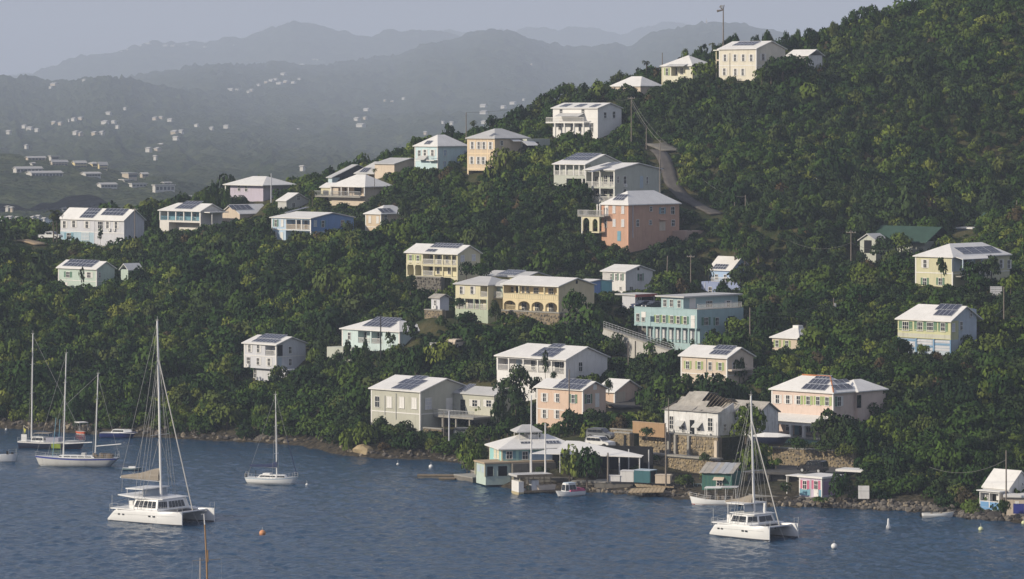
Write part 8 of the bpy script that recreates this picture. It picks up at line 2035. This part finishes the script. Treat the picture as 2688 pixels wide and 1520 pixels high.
# white sloop
px, py = z2s(cR, 2205, 640); r_ = boat('sloop', 'small white sloop with a navy sail cover and a navy furled jib', px, py, 20)
o, rl = hull(r_, 8.0, 2.7, 1.15, .85, .82, GEL, .8, .5, .6, GRBL, ANTIF); Ys = r_.location.y
def wx(zx): return ((z2s(cR, zx, 0)[0] - px) / F * Ys) / math.cos(R(20))
cabin_loft(r_, [(-2.0, -.85), (1.0, -.85), (2.3, -.4), (2.3, .4), (1.0, .85), (-2.0, .85)], .84, 1.32, .84, win=((.3, .75, 3),), faces=(0, 1, 5)); MB().box(-1.3, -.2, -.5, .5, 1.32, 1.5).build('hatch', GEL, r_)
mx_ = wx(2256); mast(r_, mx_, 1.1, 11.6, .10, lean=-.2, spread=(.62, .28), sw=.8); bx = wx(1945)
MB().tube((mx_, 0, 2.3), (bx, 0, 2.45), .07, 6).build('boom', ALU, r_)
secs = [[(x, -w_, 2.35), (x, -w_ * .8, 2.35 + hh * .6), (x, 0, 2.35 + hh), (x, w_ * .8, 2.35 + hh * .6), (x, w_, 2.35)] for x, w_, hh in ((mx_ + .05, .17, 1.15), (mx_ - .5, .17, .62), (mx_ - 1.5, .16, .42), (mx_ - 2.8, .14, .36), (bx, .1, .28))]
fix_normals(MB().loft(secs, closed=True).build('sail_cover', NAVYC, r_).data)
MB().tube((3.85, 0, 1.2), (3.85 + (mx_ - 4.05) * .5, 0, 1.2 + 11.3 * .5), .06, 6, .045).build('furled_jib', NAVYC, r_); stay(r_, (3.85, 0, 1.2), (mx_ - .2, 0, 12.7), .018); stay(r_, (mx_ - .2, 0, 12.7), (-3.9, 0, .9), .015)
for y in (-1.2, 1.2): stay(r_, (mx_ - .15, 0, 11.5), (mx_ - .2, y, .9), .015)
rails_(r_, [(x, -w_ * .95, s) for x, w_, s in rl[::2]], .55); rails_(r_, [(3.3, -.4, 1.1), (3.9, 0, 1.15), (3.3, .4, 1.1)], .6); rails_(r_, [(-3.4, -.8, .9), (-3.95, -.6, .9), (-3.95, .6, .9)], .7)
MB().box(-4.15, -3.9, -.5, -.2, .6, 1.4).build('outboard', DARK, r_); MB().tube((-2.6, 0, .85), (-2.6, 0, 1.8), .05, 6).build('wheel_pedestal', DARK, r_)
# blue motor boat
px, py = z2s(cR, 480, 125); r_ = boat('motor_boat', 'royal blue hulled motor boat with a white cuddy near the left shore', px, py, 14, 'motorboat')
o, rl = hull(r_, 6.2, 2.2, 1.15, .7, .8, BLUEH, 1.1, .1, .85, None, NAVY); cabin_loft(r_, [(-1.2, -.8), (1.2, -.75), (2.4, -.2), (2.4, .2), (1.2, .75), (-1.2, .8)], .85, 1.4, .8, win=((.3, .8, 1),), faces=(0,)); MB().box(-3.05, 3.0, -1.0, 1.0, .83, .86).build('gunwale', GEL, r_)
MB().box(-3.5, -3.1, -.25, .25, .2, 1.3).build('outboard', DARK, r_)
# tender, dinghy, row boat
px, py = z2s(cR, 630, 492); r_ = boat('tender', 'small grey green tender floating behind the large catamaran', px, py, 6, 'dinghy'); hull(r_, 2.9, 1.2, .5, .38, .35, W('tender_green', (.16, .24, .25)), .4, .1, .8, None, NAVY); MB().box(-.5, .5, -.3, .3, .36, .62).build('seat', GEL, r_)
px, py = z2s(cQ, 960, 1402); r_ = boat('dinghy', 'open white dinghy moored by the right shore rocks', px, py, 6, 'dinghy'); o, rl = hull(r_, 4.3, 1.5, .72, .5, .46, GEL, .45, .1, .8, None, WHITE, W('dinghy_inside', (.4, .39, .35)))
for x in (-1.0, .3): MB().box(x, x + .25, -.65, .65, .47, .52).build('thwart', WOOD, r_)
MB().box(-2.4, -2.1, -.2, .2, .0, .7).build('outboard', DARK, r_)
px, py = z2s(cU, 1600, 872); r_ = boat('rowing_boat', 'old dark wooden rowing boat drawn up by the slipway', px, py, -10, 'rowboat'); hull(r_, 4.2, 1.4, .75, .55, .45, WOOD, .5, .2, .6, BARK, BARK, BARK)
# small orange boat
px, py = z2s(cT, 1530, 425); r_ = boat('small_orange_boat', 'tiny orange boat under a white canopy by the far shore', px, py, 60, 'boat'); hull(r_, 2.6, 1.3, .5, .45, .42, ORANGE, .4, .1, .8, None, WHITE); MB().box(-1.2, .9, -.8, .8, 1.9, 2.0).build('canopy', CANW, r_)
for x in (-1.1, .8):
    for y in (-.7, .7): MB().tube((x, y, .55), (x, y, 1.9), .03, 4).build('canopy_post', STEEL, r_)
# boat at left edge
px, py = z2s(cT, -120, 942); r_ = boat('cropped_boat', 'white boat cut off by the left edge with dark fenders on its bow', px, py, 12, 'boat'); o, rl = hull(r_, 7.6, 2.5, 1.3, 1.0, 1.0, GEL, .5, .2, .7); MB().box(2.2, 2.5, -.5, -.2, 1.2, 1.7).box(2.9, 3.2, -.3, 0, 1.25, 1.5).build('deck_gear', DARK, r_); rails_(r_, [(2.6, -.5, 1.25), (3.6, -.1, 1.3), (3.6, .2, 1.3)], .7)
mast(r_, -1.5, 1.0, 9, .1)
# tour boat
px, py = z2s(cO, 1010, 1392); r_ = boat('tour_boat', 'white open launch with an awning moored at the green boat shed', px, py, 180 + 10, 'boat'); o, rl = hull(r_, 6.8, 2.2, 1.15, .8, .75, GEL, .4, .3, .7, None, REDB, W('launch_deck', (.3, .27, .22)))
MB().prism([(-1.0, -1.1, 2.35), (1.3, -1.1, 2.3), (1.3, 1.1, 2.3), (-1.0, 1.1, 2.35)], (0, 0, .08)).build('awning', CANW, r_); MB().prism([(-3.2, -1.1, 2.45), (-1.05, -1.1, 2.4), (-1.05, 1.1, 2.4), (-3.2, 1.1, 2.45)], (0, 0, .08)).build('hardtop', ROOFG, r_)
for x in (-3.0, -1.6, -.2, 1.2):
    for y in (-1, 1): MB().tube((x, y, .8), (x, y, 2.32), .035, 4).build('awning_post', GEL, r_)
rails_(r_, [(x, w_ * .95, s) for x, w_, s in rl[2::2]], .5, GEL)
for k in range(6): MB().box(-2.6 + k * .62, -2.2 + k * .62, -.6, .6, .78, 1.25).build('bench', (WOOD, DARK, POLE)[k % 3], r_)
# pink trimmed speedboat
px, py = z2s(cN, 1810, 1305); r_ = boat('speedboat', 'white speedboat with pink seats and a black cabin top beside the dock shelter', px, py, 180 - 35, 'speedboat'); o, rl = hull(r_, 4.6, 1.95, .9, .75, .7, GEL, .7, .1, .9, None, NAVY)
cb = cabin_loft(r_, [(-.9, -.75), (.5, -.75), (1.0, -.5), (1.0, .5), (.5, .75), (-.9, .75)], .72, 1.85, .78, m=GEL, win=((.12, .82, 2),)); MB().box(-.8, .55, -.62, .62, 1.853, 1.93).build('cabin_roof', GRBL, r_)
for k in (-.85, .85): MB().box(-2.1, .4, k - .1, k + .1, .72, .95).build('side_cushion', SHP, r_)
MB().box(-2.1, -1.5, -.7, .7, .73, 1.1).build('rear_seat', SHP, r_); MB().box(-2.65, -2.3, -.25, .25, .05, 1.15).build('outboard', DARK, r_)
# covered boat on a cradle
p = P(*z2s(cO, 1650, 742), 546); r_ = empty('covered_boat', (p.x, p.y, p.z + .55), -R(8), 'navy boat under a white cover on a cradle before the pink house', 'boat'); hull(r_, 5.2, 1.9, 1.1, .95, .9, NAVY, 1.0, .3, .75, None, None, GEL)
MB().loft([[(x, -w_, .92), (x, 0, .95 + hh), (x, w_, .92)] for x, w_, hh in ((-2.6, .6, .2), (-1, 1.05, .55), (1, 1.0, .5), (2.7, .12, .25))]).build('cover', CANW, r_)
for x in (-1.4, 1.1): MB().tube((x, -.6, -.6), (x, .3, .0), .05, 4).tube((x, .6, -.6), (x, -.3, .0), .05, 4).build('cradle', WOOD, r_)
# foreground mast heads
p = P(*z2s((480, 1340, 8.09), 515, 1500), 428)
r_ = empty('wooden_mast', (p.x, p.y, -2), 0, 'varnished wooden mast with a white painted top rising from below the frame', 'mast'); tp = P(*z2s((480, 1340, 8.09), 448, 80), 428) - Vector(r_.location); md_ = P(*z2s((480, 1340, 8.09), 465, 300), 428) - Vector(r_.location); lo = P(*z2s((480, 1340, 8.09), 505, 1050), 428) - Vector(r_.location)
VAR = mat('varnished_spar', (.36, .21, .09), rough=.4, var=.2)
MB().tube((.1, 0, 0), lo, .11, 8, .1).tube(lo, md_, .10, 8, .085).build('shaft', VAR, r_); MB().tube(md_, tp, .075, 8, .05).build('painted_top', WHITE, r_); MB().tube(tp - Vector((.35, 0, .02)), tp + Vector((.1, 0, .02)), .04, 5).build('masthead_fitting', STEEL, r_)
MB().tube(lo + Vector((-1.6, 0, -.1)), lo + Vector((1.6, 0, .1)), .03, 5).build('spreader', WOOD, r_); MB().tube(lo + Vector((.15, 0, -.2)), lo + Vector((.12, 0, 1.1)), .07, 6).build('gaff_jaw', VAR, r_)
for k in (-1.6, 1.6): stay(r_, lo + Vector((k, 0, .1 * k / 1.6)), (k * 1.1, 0, 0), .012)
p = P(*z2s((480, 1340, 8.09), 370, 1010), 430); r_ = empty('mizzen_mast', (p.x, p.y, -2), 0, 'shorter pale mast just left of the varnished wooden mast', 'mast'); MB().tube((0, 0, 0), (0, 0, p.z + 2), .09, 8, .07).build('shaft', mat('pale_spar', (.45, .40, .36)), r_); stay(r_, (0, 0, p.z + 1), (-.9, 0, 0), .015)
# mooring buoys
def buoy(label, px, py, r, m, kind='ball'):
    Y = YW(py); p = P(px, py, Y); o = empty('mooring_buoy', (p.x, p.y, 0), 0, label, 'buoy', 'mooring buoys')
    n = 10; secs = []
    for t_ in np.linspace(-1.2, 1.45, 7): secs.append([(r * math.cos(t_) * math.cos(a), r * math.cos(t_) * math.sin(a), r * (.45 + .95 * math.sin(t_))) for a in np.linspace(0, 2 * math.pi, n, endpoint=False)])
    if kind == 'cone': secs = [[(rr_ * math.cos(a), rr_ * math.sin(a), z) for a in np.linspace(0, 2 * math.pi, n, endpoint=False)] for rr_, z in ((r, -.2), (r, .25), (r * .55, .5), (r * .45, 1.1), (r * .3, 1.25))]
    MB().loft(secs, closed=True).build('float', m, o, True)
    MB().tube((0, 0, r * 1.2), (0, 0, r * 1.2 + .45), .03, 5).build('pick_up_ring', STEEL, o)
BW = mat('buoy_white', (.72, .72, .70), rough=.4); BO = mat('buoy_orange', (.60, .28, .13), rough=.5); BL = mat('buoy_lime', (.60, .62, .36), rough=.5)
buoy('orange and white ball buoy right of the large catamaran', *z2s(cR, 2093, 1212), .42, BO); buoy('white ball buoy beside the small white sloop bow', *z2s((600, 980, K4), 880, 1258), .2, BW); buoy('smaller white ball buoy off the little beach', *z2s((600, 980, K4), 1902, 1028), .2, BW); buoy('larger white ball buoy off the little beach', *z2s((600, 980, K4), 2275, 1060), .34, BW)
buoy('white bottle shaped buoy alone off the right shore', *z2s(cP, 2278, 885), .28, BW, 'cone'); buoy('white ringed buoy right of the black windowed catamaran', *z2s(cP, 1668, 1102), .38, BW); buoy('lime white buoy at the far right', *z2s((2088, 1180, K4), 2083, 905), .32, BL); buoy('yellow green buoy cut by the right edge', *z2s((2088, 1180, K4), 2565, 835), .3, BL); buoy('faint white buoy near the far left shore', *z2s(cT, 115, 345), .2, BW)
